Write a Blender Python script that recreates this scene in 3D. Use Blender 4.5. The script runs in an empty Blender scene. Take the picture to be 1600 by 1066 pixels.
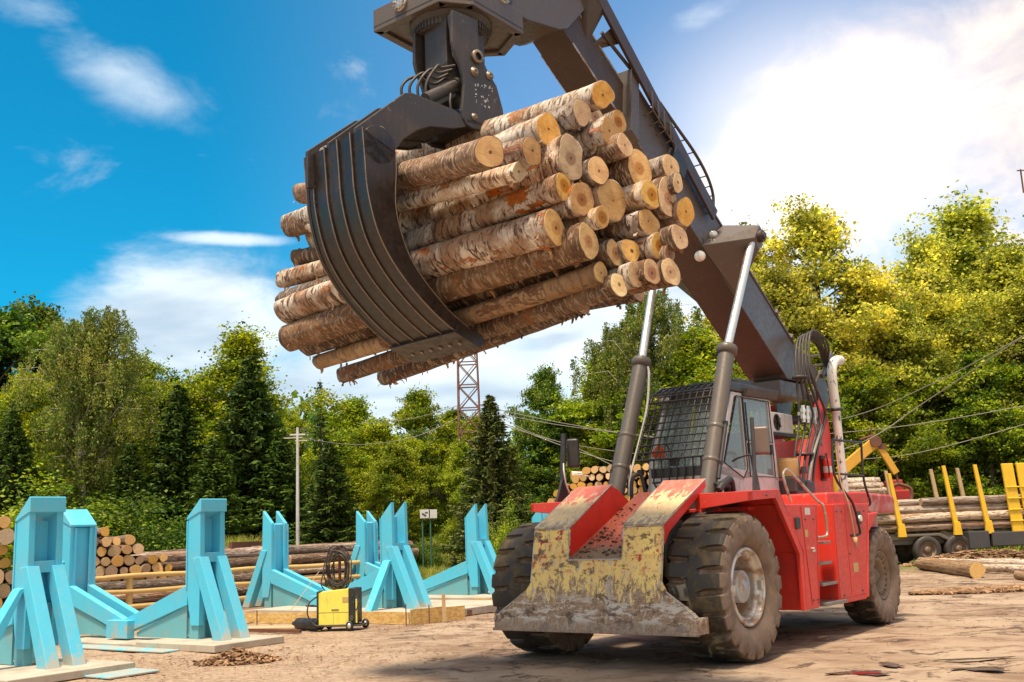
import bpy, bmesh, math, random
import numpy as np
from math import sin, cos, pi, radians, sqrt, atan2
from mathutils import Vector, Matrix, Euler

S = bpy.context.scene
COL = S.collection

# ------------------------------------------------------------------ camera
PITCH, ROLL, CAMH = radians(10.5), radians(2.3), 1.75
fwd = Vector((0, cos(PITCH), sin(PITCH)))
up0 = Vector((0, -sin(PITCH), cos(PITCH)))
rt0 = Vector((1, 0, 0))
rt = cos(ROLL) * rt0 - sin(ROLL) * up0
upv = sin(ROLL) * rt0 + cos(ROLL) * up0
cd = bpy.data.cameras.new("camera")
cam = bpy.data.objects.new("camera", cd)
COL.objects.link(cam)
m = Matrix((rt, upv, -fwd)).transposed().to_4x4()
m.translation = Vector((0, 0, CAMH))
cam.matrix_world = m
cd.sensor_width = 36
cd.lens = 36
cd.clip_end = 3000
S.camera = cam

def ray(px, py):
    return fwd + rt * ((px - 800) / 1600) - upv * ((py - 533) / 1600)
def at(px, py, Y):                      # a point at world distance Y
    d = ray(px, py)
    return Vector((0, 0, CAMH)) + d * (Y / d.y)

# ------------------------------------------------------------------ sun and sky
SUN_DIR = Vector((-0.50 * 0.31, -0.87 * 0.31, 0.95)).normalized()       # towards the sun
sd = bpy.data.lights.new("sun", 'SUN')
sd.energy = 4.8
sd.angle = radians(8.0)
sd.color = (1.0, 0.86, 0.66)
sun = bpy.data.objects.new("sun", sd)
sun.rotation_euler = SUN_DIR.to_track_quat('Z', 'Y').to_euler()
COL.objects.link(sun)

W = bpy.data.worlds.new("World")
S.world = W
W.use_nodes = True
nt = W.node_tree
nt.nodes.clear()
def wn(t, **k):
    n = nt.nodes.new(t)
    for a, b in k.items():
        setattr(n, a, b)
    return n
def wl(a, b):
    nt.links.new(a, b)
def wmath(op, a, b=None, clamp=False):
    n = wn('ShaderNodeMath', operation=op, use_clamp=clamp)
    for i, v in enumerate((a, b)):
        if v is None:
            continue
        if isinstance(v, (int, float)):
            n.inputs[i].default_value = v
        else:
            wl(v, n.inputs[i])
    return n.outputs[0]
def wmix(f, a, b, mode='MIX'):
    n = wn('ShaderNodeMix', data_type='RGBA', blend_type=mode)
    for i, v in ((0, f), (6, a), (7, b)):
        if isinstance(v, (int, float)):
            n.inputs[i].default_value = v
        elif isinstance(v, tuple):
            n.inputs[i].default_value = (*v, 1)
        else:
            wl(v, n.inputs[i])
    return n.outputs[2]
sky = wn('ShaderNodeTexSky', sky_type='NISHITA')
sky.sun_disc = False
sky.sun_elevation = math.asin(SUN_DIR.z)
sky.sun_rotation = atan2(SUN_DIR.x, SUN_DIR.y)
sky.air_density = 1.0
sky.dust_density = 0.4
sky.ozone_density = 2.0
geo = wn('ShaderNodeNewGeometry')
vneg = wn('ShaderNodeVectorMath', operation='SCALE')
tc = wn('ShaderNodeTexCoord')
dirv = tc.outputs['Generated']
def skydir(px, py):
    return tuple(ray(px, py).normalized())
def spot(px, py, rad_px, soft=1.0):     # 1 at a direction of the sky, falling off with angle
    d = wn('ShaderNodeVectorMath', operation='DISTANCE')
    wl(dirv, d.inputs[0])
    d.inputs[1].default_value = skydir(px, py)
    n = wn('ShaderNodeMapRange', interpolation_type='SMOOTHSTEP')
    wl(d.outputs['Value'], n.inputs[0])
    n.inputs[1].default_value = rad_px / 1600 * soft
    n.inputs[2].default_value = rad_px / 1600 * (1 - soft) if soft < 1 else 0.0
    n.inputs[3].default_value = 0
    n.inputs[4].default_value = 1
    return n.outputs[0]
def ellspot(px, py, rx, ry, ang=0.0):   # an elongated patch of sky, in degrees about the horizon
    c = ray(px, py).normalized()
    u = Vector((c.y, -c.x, 0)).normalized()
    v = u.cross(c)
    u2 = cos(ang) * u + sin(ang) * v
    v2 = -sin(ang) * u + cos(ang) * v
    du = wn('ShaderNodeVectorMath', operation='DOT_PRODUCT'); wl(dirv, du.inputs[0]); du.inputs[1].default_value = u2
    dv = wn('ShaderNodeVectorMath', operation='DOT_PRODUCT'); wl(dirv, dv.inputs[0]); dv.inputs[1].default_value = v2
    dc = wn('ShaderNodeVectorMath', operation='DOT_PRODUCT'); wl(dirv, dc.inputs[0]); dc.inputs[1].default_value = c
    a = wmath('MULTIPLY', du.outputs['Value'], 1600 / rx)
    b = wmath('MULTIPLY', dv.outputs['Value'], 1600 / ry)
    r = wmath('SQRT', wmath('ADD', wmath('MULTIPLY', a, a), wmath('MULTIPLY', b, b)))
    n = wn('ShaderNodeMapRange', interpolation_type='SMOOTHSTEP')
    wl(r, n.inputs[0]); n.inputs[1].default_value = 1; n.inputs[2].default_value = 0
    n.inputs[3].default_value = 0; n.inputs[4].default_value = 1
    front = wmath('GREATER_THAN', dc.outputs['Value'], 0)
    return wmath('MULTIPLY', n.outputs[0], front)
def wnoise(scale, detail=6, rough=0.55, dist=0.0, stretch=(1, 1, 1)):
    mp = wn('ShaderNodeMapping'); wl(dirv, mp.inputs[0]); mp.inputs[3].default_value = stretch
    n = wn('ShaderNodeTexNoise'); wl(mp.outputs[0], n.inputs['Vector'])
    n.inputs['Scale'].default_value = scale; n.inputs['Detail'].default_value = detail
    n.inputs['Roughness'].default_value = rough; n.inputs['Distortion'].default_value = dist
    return n.outputs[0]
def wramp(v, lo, hi):
    n = wn('ShaderNodeMapRange', interpolation_type='SMOOTHSTEP'); wl(v, n.inputs[0])
    n.inputs[1].default_value = lo; n.inputs[2].default_value = hi
    return n.outputs[0]
# blue of the sky: Nishita tinted, paler to the right
blue = wmix(1.0, sky.outputs[0], (0.045, 0.93, 1.12), 'MULTIPLY')
pale = wmix(1.0, sky.outputs[0], (0.95, 1.30, 1.40), 'MULTIPLY')
sep = wn('ShaderNodeSeparateXYZ'); wl(dirv, sep.inputs[0])
rightness = wramp(sep.outputs[0], -0.30, 0.10)
skyc = wmix(rightness, blue, pale)
n1 = wnoise(3.2, 8, 0.6, 0.4, (1, 1, 2.2))
n2 = wnoise(7.0, 8, 0.62, 0.6, (1, 1, 1.8))
nn = wmath('ADD', wmath('MULTIPLY', n1, 0.6), wmath('MULTIPLY', n2, 0.4))
def cloudmask(spots, lo, hi):
    acc = None
    for s in spots:
        acc = s if acc is None else wmath('MAXIMUM', acc, s)
    v = wmath('ADD', acc, wmath('MULTIPLY', wmath('SUBTRACT', nn, 0.5), 2.2))
    return wramp(v, lo, hi)
bright = cloudmask([ellspot(1340, 230, 420, 270, 0.45), ellspot(1680, 130, 430, 300, 0.0), ellspot(1500, 520, 420, 260, 0)], 0.14, 0.95)
wisp = cloudmask([wmath('MULTIPLY', ellspot(190, 110, 260, 110, -0.40), 0.75), wmath('MULTIPLY', ellspot(60, 10, 200, 70, 0), 0.7),
                  wmath('MULTIPLY', ellspot(1100, 25, 130, 50, 0.3), 0.6), ellspot(360, 374, 170, 20, 0.0)], 0.30, 1.05)
low = cloudmask([ellspot(330, 510, 330, 170, -0.05), ellspot(640, 610, 620, 190, 0), ellspot(1000, 560, 420, 200, 0.1)], 0.12, 0.70)
lown = wnoise(5.0, 5, 0.5, 0.3, (1, 1, 4.0))
lowcol = wmix(wramp(lown, 0.35, 0.62), (4.3, 5.2, 6.1), (7.4, 8.0, 8.2))
c = wmix(wmath('MULTIPLY', low, 0.92), skyc, lowcol)
c = wmix(wmath('MULTIPLY', wisp, 0.75), c, (8.0, 8.6, 9.0))
c = wmix(wmath('MULTIPLY', bright, 0.9), c, wmix(wramp(n2, 0.38, 0.62), (6.2, 5.6, 5.6), (8.8, 7.6, 6.7)))
glow = ellspot(1270, 225, 420, 360, 0)
glow2 = wmath('POWER', glow, 1.5)
gcol = wmix(1.0, (0, 0, 0), (8.5, 6.8, 4.6), 'ADD')
c = wmix(glow2, c, (7.0, 5.2, 3.2), 'ADD')
# warm bright cloud added behind the camera, out of view, as soft fill
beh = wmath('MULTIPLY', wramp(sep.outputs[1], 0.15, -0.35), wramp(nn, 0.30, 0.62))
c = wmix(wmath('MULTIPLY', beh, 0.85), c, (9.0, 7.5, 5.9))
over = wmath('MULTIPLY', wramp(sep.outputs[2], 0.60, 0.80), wramp(nn, 0.25, 0.55))  # unseen warm cloud added overhead to fill the shadows
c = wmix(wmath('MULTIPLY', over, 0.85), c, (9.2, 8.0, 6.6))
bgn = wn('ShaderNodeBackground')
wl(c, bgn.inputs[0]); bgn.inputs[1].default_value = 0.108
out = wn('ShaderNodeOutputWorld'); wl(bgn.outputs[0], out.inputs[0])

S.view_settings.view_transform = 'Standard'
S.view_settings.look = 'None'
S.view_settings.exposure = 0.42
S.view_settings.gamma = 1.0
S.render.engine = 'CYCLES'
S.cycles.max_bounces = 8
S.cycles.transparent_max_bounces = 8

# ------------------------------------------------------------------ object helpers
def link(o, parent=None):
    COL.objects.link(o)
    if parent is not None:
        o.parent = parent
    return o
def tag(o, label=None, cat=None, group=None, kind=None):
    if label: o['label'] = label
    if cat: o['category'] = cat
    if group: o['group'] = group
    if kind: o['kind'] = kind
    return o
def empty(name, loc=(0, 0, 0), rz=0.0, parent=None):
    o = bpy.data.objects.new(name, None)
    o.location = loc; o.rotation_euler = (0, 0, rz)
    o.empty_display_size = 0.2
    return link(o, parent)
def children(o):
    return [c for c in bpy.data.objects if c.parent == o]

def frame_of(d, upd=Vector((0, 0, 1))):
    d = Vector(d).normalized()
    if abs(d.dot(upd)) > 0.98:
        upd = Vector((1, 0, 0))
    x = upd.cross(d).normalized()
    y = d.cross(x)
    return x, y, d

class MB:
    def __init__(s):
        s.v = []; s.f = []; s.m = []; s.sm = []
    def add(s, vs, fs, mat=0, smooth=False):
        b = len(s.v)
        s.v += [tuple(v) for v in vs]
        for f in fs:
            s.f.append(tuple(b + i for i in f)); s.m.append(mat); s.sm.append(smooth)
        return s
    def box(s, c, size, mat=0, rz=0.0, M=None):
        hx, hy, hz = size[0] / 2, size[1] / 2, size[2] / 2
        vs = [Vector((x, y, z)) for x in (-hx, hx) for y in (-hy, hy) for z in (-hz, hz)]
        if M is None:
            M = Matrix.Rotation(rz, 3, 'Z')
        c = Vector(c)
        vs = [M @ v + c for v in vs]
        return s.add(vs, [(0, 1, 3, 2), (4, 6, 7, 5), (0, 4, 5, 1), (2, 3, 7, 6), (0, 2, 6, 4), (1, 5, 7, 3)], mat)
    def hexa(s, p, mat=0):       # eight corners: bottom 4 then top 4
        return s.add(p, [(3, 2, 1, 0), (4, 5, 6, 7), (0, 1, 5, 4), (1, 2, 6, 5), (2, 3, 7, 6), (3, 0, 4, 7)], mat)
    def bar(s, a, b, w, h, mat=0, upd=Vector((0, 0, 1))):   # box section between two points
        a = Vector(a); b = Vector(b)
        x, y, d = frame_of(b - a, upd)
        o = [(-w/2, -h/2), (w/2, -h/2), (w/2, h/2), (-w/2, h/2)]
        vs = [a + x*i + y*j for i, j in o] + [b + x*i + y*j for i, j in o]
        return s.hexa(vs, mat)
    def prism(s, poly, ext, mat=0):     # polygon of 3-D points extruded by a vector
        n = len(poly); e = Vector(ext)
        vs = [Vector(p) for p in poly] + [Vector(p) + e for p in poly]
        fs = [tuple(range(n - 1, -1, -1)), tuple(range(n, 2 * n))]
        fs += [(i, (i + 1) % n, n + (i + 1) % n, n + i) for i in range(n)]
        return s.add(vs, fs, mat)
    def tube(s, pts, r, segs=10, mat=0, cap=True, smooth=True):
        pts = [Vector(p) for p in pts]
        n = len(pts)
        rs = r if isinstance(r, (list, tuple)) else [r] * n
        T = []
        for i in range(n):
            a = pts[max(0, i - 1)]; b = pts[min(n - 1, i + 1)]
            T.append((b - a).normalized())
        x, y, _ = frame_of(T[0])
        vs = []
        for i in range(n):
            if i:
                x = (x - T[i] * x.dot(T[i])).normalized()
                y = T[i].cross(x)
            for k in range(segs):
                a = 2 * pi * k / segs
                vs.append(pts[i] + (x * cos(a) + y * sin(a)) * rs[i])
        fs = [(i*segs + k, i*segs + (k+1) % segs, (i+1)*segs + (k+1) % segs, (i+1)*segs + k) for i in range(n-1) for k in range(segs)]
        s.add(vs, fs, mat, smooth)
        if cap:
            s.add(vs[:segs], [tuple(range(segs - 1, -1, -1))], mat)
            s.add(vs[-segs:], [tuple(range(segs))], mat)
        return s
    def cyl(s, a, b, r, segs=20, mat=0, r2=None):
        return s.tube([a, b], [r, r if r2 is None else r2], segs, mat)
    def lathe(s, prof, c, axis, segs=32, mat=0, smooth=True):    # prof: (radius, along)
        x, y, d = frame_of(axis); c = Vector(c)
        vs = []
        for r, t in prof:
            for k in range(segs):
                a = 2 * pi * k / segs
                vs.append(c + d * t + (x * cos(a) + y * sin(a)) * r)
        n = len(prof)
        fs = [(i*segs + k, i*segs + (k+1) % segs, (i+1)*segs + (k+1) % segs, (i+1)*segs + k) for i in range(n-1) for k in range(segs)]
        return s.add(vs, fs, mat, smooth)
    def build(s, name, mats, parent=None, bevel=0.0, recalc=True, segs=2):
        me = bpy.data.meshes.new(name)
        me.from_pydata(s.v, [], s.f)
        if not isinstance(mats, (list, tuple)):
            mats = [mats]
        for mt in mats:
            me.materials.append(mt)
        me.polygons.foreach_set('material_index', s.m)
        me.polygons.foreach_set('use_smooth', s.sm)
        if recalc:
            b = bmesh.new(); b.from_mesh(me)
            bmesh.ops.recalc_face_normals(b, faces=b.faces)
            b.to_mesh(me); b.free()
        me.update()
        o = bpy.data.objects.new(name, me)
        link(o, parent)
        if bevel:
            md = o.modifiers.new('bevel', 'BEVEL')
            md.width = bevel; md.segments = segs; md.limit_method = 'ANGLE'; md.angle_limit = radians(35)
            md.harden_normals = False
        return o

def split_build(b, name, mats, parent=None, bevel=0.0):    # every separate piece becomes an object of its own
    par = list(range(len(b.v)))
    def find(i):
        while par[i] != i:
            par[i] = par[par[i]]; i = par[i]
        return i
    key = {}
    for i, v in enumerate(b.v):
        k = (round(v[0], 5), round(v[1], 5), round(v[2], 5))
        if k in key: par[find(i)] = find(key[k])
        else: key[k] = i
    for f in b.f:
        for j in f[1:]: par[find(j)] = find(f[0])
    groups = {}
    for fi, f in enumerate(b.f): groups.setdefault(find(f[0]), []).append(fi)
    out = []
    for fl in groups.values():
        n = MB(); idx = {}
        for fi in fl:
            for j in b.f[fi]:
                if j not in idx: idx[j] = len(n.v); n.v.append(b.v[j])
            n.f.append(tuple(idx[j] for j in b.f[fi])); n.m.append(b.m[fi]); n.sm.append(b.sm[fi])
        out.append(n.build(name, mats, parent, bevel))
    return out

def arc(p0, p1, sag, n=14):
    p0 = Vector(p0); p1 = Vector(p1)
    return [p0.lerp(p1, i/n) + Vector((0, 0, -4 * sag * (i/n) * (1 - i/n))) for i in range(n + 1)]
def spline(P, n=8):              # Catmull-Rom through the points
    P = [Vector(p) for p in P]
    Q = [2*P[0]-P[1]] + P + [2*P[-1]-P[-2]]
    o = []
    for i in range(1, len(Q) - 2):
        for k in range(n):
            t = k / n
            a, b, c_, d = Q[i-1], Q[i], Q[i+1], Q[i+2]
            o.append(0.5 * ((2*b) + (c_-a)*t + (2*a-5*b+4*c_-d)*t*t + (-a+3*b-3*c_+d)*t**3))
    o.append(P[-1])
    return o
# ------------------------------------------------------------------ materials
class NT:
    def __init__(s, name):
        s.m = bpy.data.materials.new(name); s.m.use_nodes = True
        s.t = s.m.node_tree; s.t.nodes.clear()
        s.out = s.t.nodes.new('ShaderNodeOutputMaterial')
        s.b = s.t.nodes.new('ShaderNodeBsdfPrincipled')
        s.t.links.new(s.b.outputs[0], s.out.inputs[0])
        s._tc = None
    def n(s, t, **k):
        n = s.t.nodes.new(t)
        for a, b in k.items(): setattr(n, a, b)
        return n
    def l(s, a, b): s.t.links.new(a, b)
    def put(s, sock, v):
        if isinstance(v, (int, float)): sock.default_value = v
        elif isinstance(v, tuple): sock.default_value = (*v, 1) if len(v) == 3 and sock.type == 'RGBA' else v
        else: s.l(v, sock)
    @property
    def obj(s):
        if s._tc is None: s._tc = s.n('ShaderNodeTexCoord')
        return s._tc.outputs['Object']
    def scale(s, v, sc, loc=None):
        mp = s.n('ShaderNodeMapping'); s.l(v, mp.inputs[0]); mp.inputs[3].default_value = sc
        if loc is not None: s.put(mp.inputs[1], loc)
        return mp.outputs[0]
    def noise(s, vec, sc, det=5, ro=0.55, di=0.0, out=0):
        n = s.n('ShaderNodeTexNoise'); s.l(vec, n.inputs['Vector'])
        n.inputs['Scale'].default_value = sc; n.inputs['Detail'].default_value = det
        n.inputs['Roughness'].default_value = ro; n.inputs['Distortion'].default_value = di
        return n.outputs[out]
    def ramp(s, v, lo, hi, a=0.0, b=1.0):
        n = s.n('ShaderNodeMapRange', interpolation_type='SMOOTHSTEP'); s.l(v, n.inputs[0])
        n.inputs[1].default_value = lo; n.inputs[2].default_value = hi
        n.inputs[3].default_value = a; n.inputs[4].default_value = b
        return n.outputs[0]
    def math(s, op, a, b=0.0, clamp=False):
        n = s.n('ShaderNodeMath', operation=op, use_clamp=clamp)
        s.put(n.inputs[0], a); s.put(n.inputs[1], b)
        return n.outputs[0]
    def mix(s, f, a, b, mode='MIX'):
        n = s.n('ShaderNodeMix', data_type='RGBA', blend_type=mode)
        s.put(n.inputs[0], f); s.put(n.inputs[6], a); s.put(n.inputs[7], b)
        return n.outputs[2]
    def bump(s, h, st=0.5, dist=0.02):
        n = s.n('ShaderNodeBump'); n.inputs['Strength'].default_value = st; n.inputs['Distance'].default_value = dist
        s.l(h, n.inputs['Height']); s.l(n.outputs[0], s.b.inputs['Normal'])
        return s
    def rnd(s):
        return s.n('ShaderNodeObjectInfo').outputs['Random']
    def hsv(s, c, h=0.5, sa=1.0, v=1.0):
        n = s.n('ShaderNodeHueSaturation'); s.put(n.inputs['Hue'], h); s.put(n.inputs['Saturation'], sa); s.put(n.inputs['Value'], v)
        s.put(n.inputs['Color'], c); return n.outputs[0]
    def set(s, **k):
        for a, b in k.items():
            s.put(s.b.inputs[{'base': 'Base Color', 'rough': 'Roughness', 'metal': 'Metallic', 'alpha': 'Alpha', 'spec': 'Specular IOR Level',
                              'coat': 'Coat Weight', 'trans': 'Transmission Weight'}[a]], b)
        return s

def painted(name, base, dirt=(0.16, 0.11, 0.07), damt=0.35, rough=0.45, scr=None, samt=0.0, sc=2.5, metal=0.0, streak=True, var=0.12):
    t = NT(name); o = t.obj
    n1 = t.noise(o, sc, 7, 0.62, 0.3)
    n2 = t.noise(o, sc * 6, 6, 0.65)
    st = t.noise(t.scale(o, (9, 9, 0.7)), sc * 1.2, 5, 0.6) if streak else n1
    dm = t.math('MULTIPLY', t.ramp(t.math('ADD', t.math('MULTIPLY', n1, 0.5), t.math('ADD', t.math('MULTIPLY', st, 0.3), t.math('MULTIPLY', n2, 0.2))), 0.46, 0.68), damt)
    c = t.mix(t.ramp(n1, 0.3, 0.7, 0, var * 2), base, tuple(x * 0.72 for x in base))
    c = t.mix(dm, c, dirt)
    if scr:
        sn = t.noise(o, sc * 9, 8, 0.7, 1.2)
        sm = t.math('MULTIPLY', t.ramp(sn, 0.66 - samt * 0.12, 0.68 - samt * 0.1), 0.85)
        c = t.mix(sm, c, scr)
    t.set(base=c, rough=t.ramp(n2, 0.25, 0.75, max(0.05, rough - 0.12), min(1, rough + 0.2)), metal=metal)
    t.bump(t.math('ADD', n2, t.math('MULTIPLY', n1, 0.5)), 0.12, 0.01)
    return t.m

M = {}
M['red'] = painted('red_paint', (0.68, 0.042, 0.026), (0.22, 0.06, 0.035), 0.45, 0.42, (0.42, 0.22, 0.16), 0.25)
M['red_dark'] = painted('red_paint_dusty', (0.40, 0.025, 0.018), (0.18, 0.08, 0.05), 0.6, 0.55)
M['boom'] = painted('boom_glow_tinted_paint', (0.060, 0.036, 0.024), (0.11, 0.07, 0.045), 0.5, 0.42, (0.22, 0.17, 0.12), 0.2)  # the warm glow washing over the boom is mixed into this brown
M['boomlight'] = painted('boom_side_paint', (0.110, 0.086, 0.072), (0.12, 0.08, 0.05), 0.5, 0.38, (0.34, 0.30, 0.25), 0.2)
M['grapple'] = painted('grapple_steel', (0.042, 0.034, 0.031), (0.095, 0.060, 0.040), 0.7, 0.42, (0.26, 0.20, 0.15), 0.12, sc=2.6)
M['claw'] = painted('claw_steel', (0.017, 0.011, 0.009), (0.060, 0.038, 0.027), 0.55, 0.36, (0.15, 0.11, 0.08), 0.0, sc=2.2)
M['edge'] = painted('worn_steel_edge', (0.26, 0.19, 0.14), (0.08, 0.055, 0.04), 0.8, 0.4, sc=9, metal=0.5)
M['black'] = painted('black_paint', (0.022, 0.021, 0.022), (0.09, 0.07, 0.055), 0.4, 0.45)
M['dkgrey'] = painted('dark_grey_paint', (0.055, 0.052, 0.055), (0.12, 0.09, 0.065), 0.5, 0.5)
M['cyl'] = painted('cylinder_paint', (0.105, 0.088, 0.074), (0.15, 0.10, 0.065), 0.6, 0.42, (0.28, 0.22, 0.16), 0.2)
M['cab'] = painted('cab_grey_paint', (0.60, 0.58, 0.55), (0.17, 0.12, 0.085), 0.6, 0.5, sc=2.0)
M['white'] = painted('white_paint', (0.62, 0.60, 0.56), (0.3, 0.22, 0.15), 0.4, 0.5)
M['rubberhose'] = painted('rubber_hose', (0.045, 0.035, 0.03), (0.13, 0.09, 0.06), 0.4, 0.55)
M['greycap'] = painted('foot_steel', (0.23, 0.21, 0.19), (0.13, 0.09, 0.06), 0.5, 0.5)
M['bluep'] = painted('light_blue_paint', (0.085, 0.53, 0.74), (0.34, 0.42, 0.40), 0.4, 0.48, (0.30, 0.26, 0.20), 0.16, sc=1.5)
def add_foot_dust(mat, z0, z1, col):
    nt_ = mat.node_tree; b_ = next(n for n in nt_.nodes if n.type == 'BSDF_PRINCIPLED'); src = b_.inputs['Base Color'].links[0].from_socket
    tc_ = nt_.nodes.new('ShaderNodeTexCoord'); sp = nt_.nodes.new('ShaderNodeSeparateXYZ'); nt_.links.new(tc_.outputs['Object'], sp.inputs[0])
    no = nt_.nodes.new('ShaderNodeTexNoise'); nt_.links.new(tc_.outputs['Object'], no.inputs['Vector']); no.inputs['Scale'].default_value = 2.3; no.inputs['Detail'].default_value = 7; no.inputs['Roughness'].default_value = .65
    ad = nt_.nodes.new('ShaderNodeMath'); ad.operation = 'MULTIPLY_ADD'; nt_.links.new(no.outputs[0], ad.inputs[0]); ad.inputs[1].default_value = -1.5; nt_.links.new(sp.outputs[2], ad.inputs[2])
    mr_ = nt_.nodes.new('ShaderNodeMapRange'); mr_.interpolation_type = 'SMOOTHSTEP'; nt_.links.new(ad.outputs[0], mr_.inputs[0]); mr_.inputs[1].default_value = z1 - .75; mr_.inputs[2].default_value = z0 - .75; mr_.inputs[4].default_value = .85
    mx_ = nt_.nodes.new('ShaderNodeMix'); mx_.data_type = 'RGBA'; nt_.links.new(mr_.outputs[0], mx_.inputs[0]); nt_.links.new(src, mx_.inputs[6]); mx_.inputs[7].default_value = (*col, 1); nt_.links.new(mx_.outputs[2], b_.inputs['Base Color'])
add_foot_dust(M['bluep'], 0.02, 0.26, (0.42, 0.38, 0.30))
M['blued'] = painted('blue_web_paint', (0.13, 0.40, 0.46), (0.36, 0.33, 0.26), 0.5, 0.55)
M['conc'] = painted('concrete', (0.46, 0.40, 0.32), (0.26, 0.19, 0.13), 0.6, 0.9, sc=2.2, streak=False)
M['rust'] = painted('rusty_iron', (0.16, 0.065, 0.038), (0.10, 0.05, 0.03), 0.6, 0.8, sc=4)
M['yelpipe'] = painted('faded_yellow_pipe', (0.56, 0.37, 0.13), (0.32, 0.22, 0.12), 0.55, 0.6, sc=3)
M['yel'] = painted('yellow_paint', (0.84, 0.76, 0.12), (0.42, 0.30, 0.07), 0.4, 0.45, (0.25, 0.2, 0.1), 0.1, sc=3.5)
M['yeldeep'] = painted('stake_yellow', (0.85, 0.50, 0.02), (0.4, 0.25, 0.06), 0.4, 0.5, sc=3)
M['crane'] = painted('crane_yellow', (0.66, 0.33, 0.03), (0.3, 0.18, 0.06), 0.5, 0.5)
M['woodraw'] = painted('raw_timber', (0.52, 0.36, 0.19), (0.28, 0.18, 0.1), 0.5, 0.8, sc=4)
M['truckgrey'] = painted('truck_frame', (0.14, 0.115, 0.09), (0.2, 0.15, 0.1), 0.6, 0.7)
M['orange'] = painted('orange_cloth', (0.75, 0.12, 0.02), (0.4, 0.1, 0.05), 0.3, 0.8)
M['green_net'] = painted('green_post', (0.04, 0.16, 0.09), (0.1, 0.1, 0.07), 0.3, 0.6)

def metal(name, col, rough, m=1.0, rust=None, ramt=0.5):
    t = NT(name); o = t.obj
    n = t.noise(o, 14, 6, 0.6)
    c = col
    if rust:
        c = t.mix(t.ramp(t.noise(o, 5, 7, 0.65), 0.5 - 0.12 * ramt, 0.62), col, rust)
        mm = t.ramp(t.noise(o, 5, 7, 0.65), 0.5 - 0.12 * ramt, 0.62, m, 0.0)
    else:
        mm = m
    t.set(base=c, rough=t.ramp(n, 0.3, 0.7, rough, rough + 0.15), metal=mm)
    t.bump(n, 0.05, 0.005)
    return t.m
M['chrome'] = metal('chrome_rod', (0.70, 0.66, 0.62), 0.34, 0.85)
M['rim'] = metal('rim_silver', (0.60, 0.56, 0.50), 0.30, 0.6, (0.30, 0.17, 0.09), 0.75)
M['rimrear'] = metal('rim_dusty', (0.22, 0.15, 0.10), 0.5, 0.2, (0.16, 0.10, 0.06), 0.6)
M['hubgrey'] = metal('hub_cover', (0.44, 0.45, 0.47), 0.38, 0.25, (0.35, 0.22, 0.12), 0.1)
M['steel'] = metal('bare_steel', (0.55, 0.52, 0.48), 0.35, 0.8, (0.25, 0.15, 0.09), 0.3)
M['fitting'] = metal('steel_fitting', (0.72, 0.70, 0.64), 0.25, 0.7)
M['lampglass'] = metal('lamp_lens', (0.92, 0.90, 0.82), 0.12, 0.2)
M['mirrorglass'] = metal('mirror_glass', (0.17, 0.12, 0.095), 0.4, 0.1)

# exhaust: white paint peeled off in patches
t = NT('exhaust_paint'); o = t.obj
n = t.noise(t.scale(o, (3, 3, 1.2)), 3.2, 8, 0.65, 0.5)
t.set(base=t.mix(t.ramp(n, 0.57, 0.60), (0.70, 0.66, 0.60), (0.13, 0.12, 0.12)), rough=0.5); t.bump(n, 0.3, 0.01); M['exhaust'] = t.m

# worn guard paint: cream primer, red, bare grey, rust
t = NT('guard_worn_paint'); o = t.obj
sepn = t.n('ShaderNodeSeparateXYZ'); t.l(o, sepn.inputs[0])
big = t.noise(o, 2.2, 6, 0.6, 0.4); med = t.noise(t.scale(o, (2.0, 3.0, 1.2)), 3.6, 9, 0.74, 0.5); fine = t.noise(t.scale(o, (3, 4, 2.6)), 9, 8, 0.75, 0.6)
cream = t.mix(t.ramp(big, 0.35, 0.65), (0.90, 0.64, 0.20), (0.80, 0.54, 0.19))
rustc = t.mix(t.ramp(fine, 0.35, 0.65), (0.19, 0.10, 0.055), (0.44, 0.28, 0.17))
greyc = t.mix(t.ramp(fine, 0.3, 0.7), (0.58, 0.50, 0.43), (0.34, 0.26, 0.20))
zlow = t.ramp(sepn.outputs[2], 1.25, 0.62)
w1 = t.math('ADD', t.math('MULTIPLY', med, 0.6), t.math('MULTIPLY', fine, 0.4))
c = t.mix(t.ramp(t.math('ADD', w1, t.math('MULTIPLY', zlow, 0.15)), 0.545, 0.575), cream, rustc)
c = t.mix(t.math('MULTIPLY', t.ramp(t.noise(t.scale(o, (2, 3.5, 1.3)), 2.6, 7, 0.68, 0.5), 0.56, 0.60), t.ramp(sepn.outputs[2], 1.55, 1.15)), c, greyc)
redm = t.math('MULTIPLY', t.ramp(t.noise(o, 6.5, 6, 0.7, 0.5), 0.56, 0.60), t.ramp(sepn.outputs[2], 1.05, 1.35))
c = t.mix(redm, c, (0.46, 0.03, 0.02))
scr_ = t.noise(t.scale(o, (2, 1.1, 4.0)), 3.2, 9, 0.75, 0.6)
band = t.math('MULTIPLY', t.ramp(sepn.outputs[2], 0.98, 0.74), t.ramp(sepn.outputs[2], 0.48, 0.60))
c = t.mix(t.math('MULTIPLY', t.math('MULTIPLY', t.ramp(scr_, 0.50, 0.55), band), 0.85), c, (0.66, 0.58, 0.50))
c = t.mix(t.math('MULTIPLY', t.ramp(t.noise(t.scale(o, (1, 1.3, 2)), 3.0, 8, 0.7, 0.4), 0.56, 0.60), 0.8), c, (0.085, 0.045, 0.028))
c = t.mix(t.math('MULTIPLY', t.ramp(sepn.outputs[2], 0.60, 0.50), 0.55), c, t.mix(t.ramp(fine, 0.42, 0.6), (0.30, 0.18, 0.11), (0.40, 0.33, 0.28)))
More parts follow.
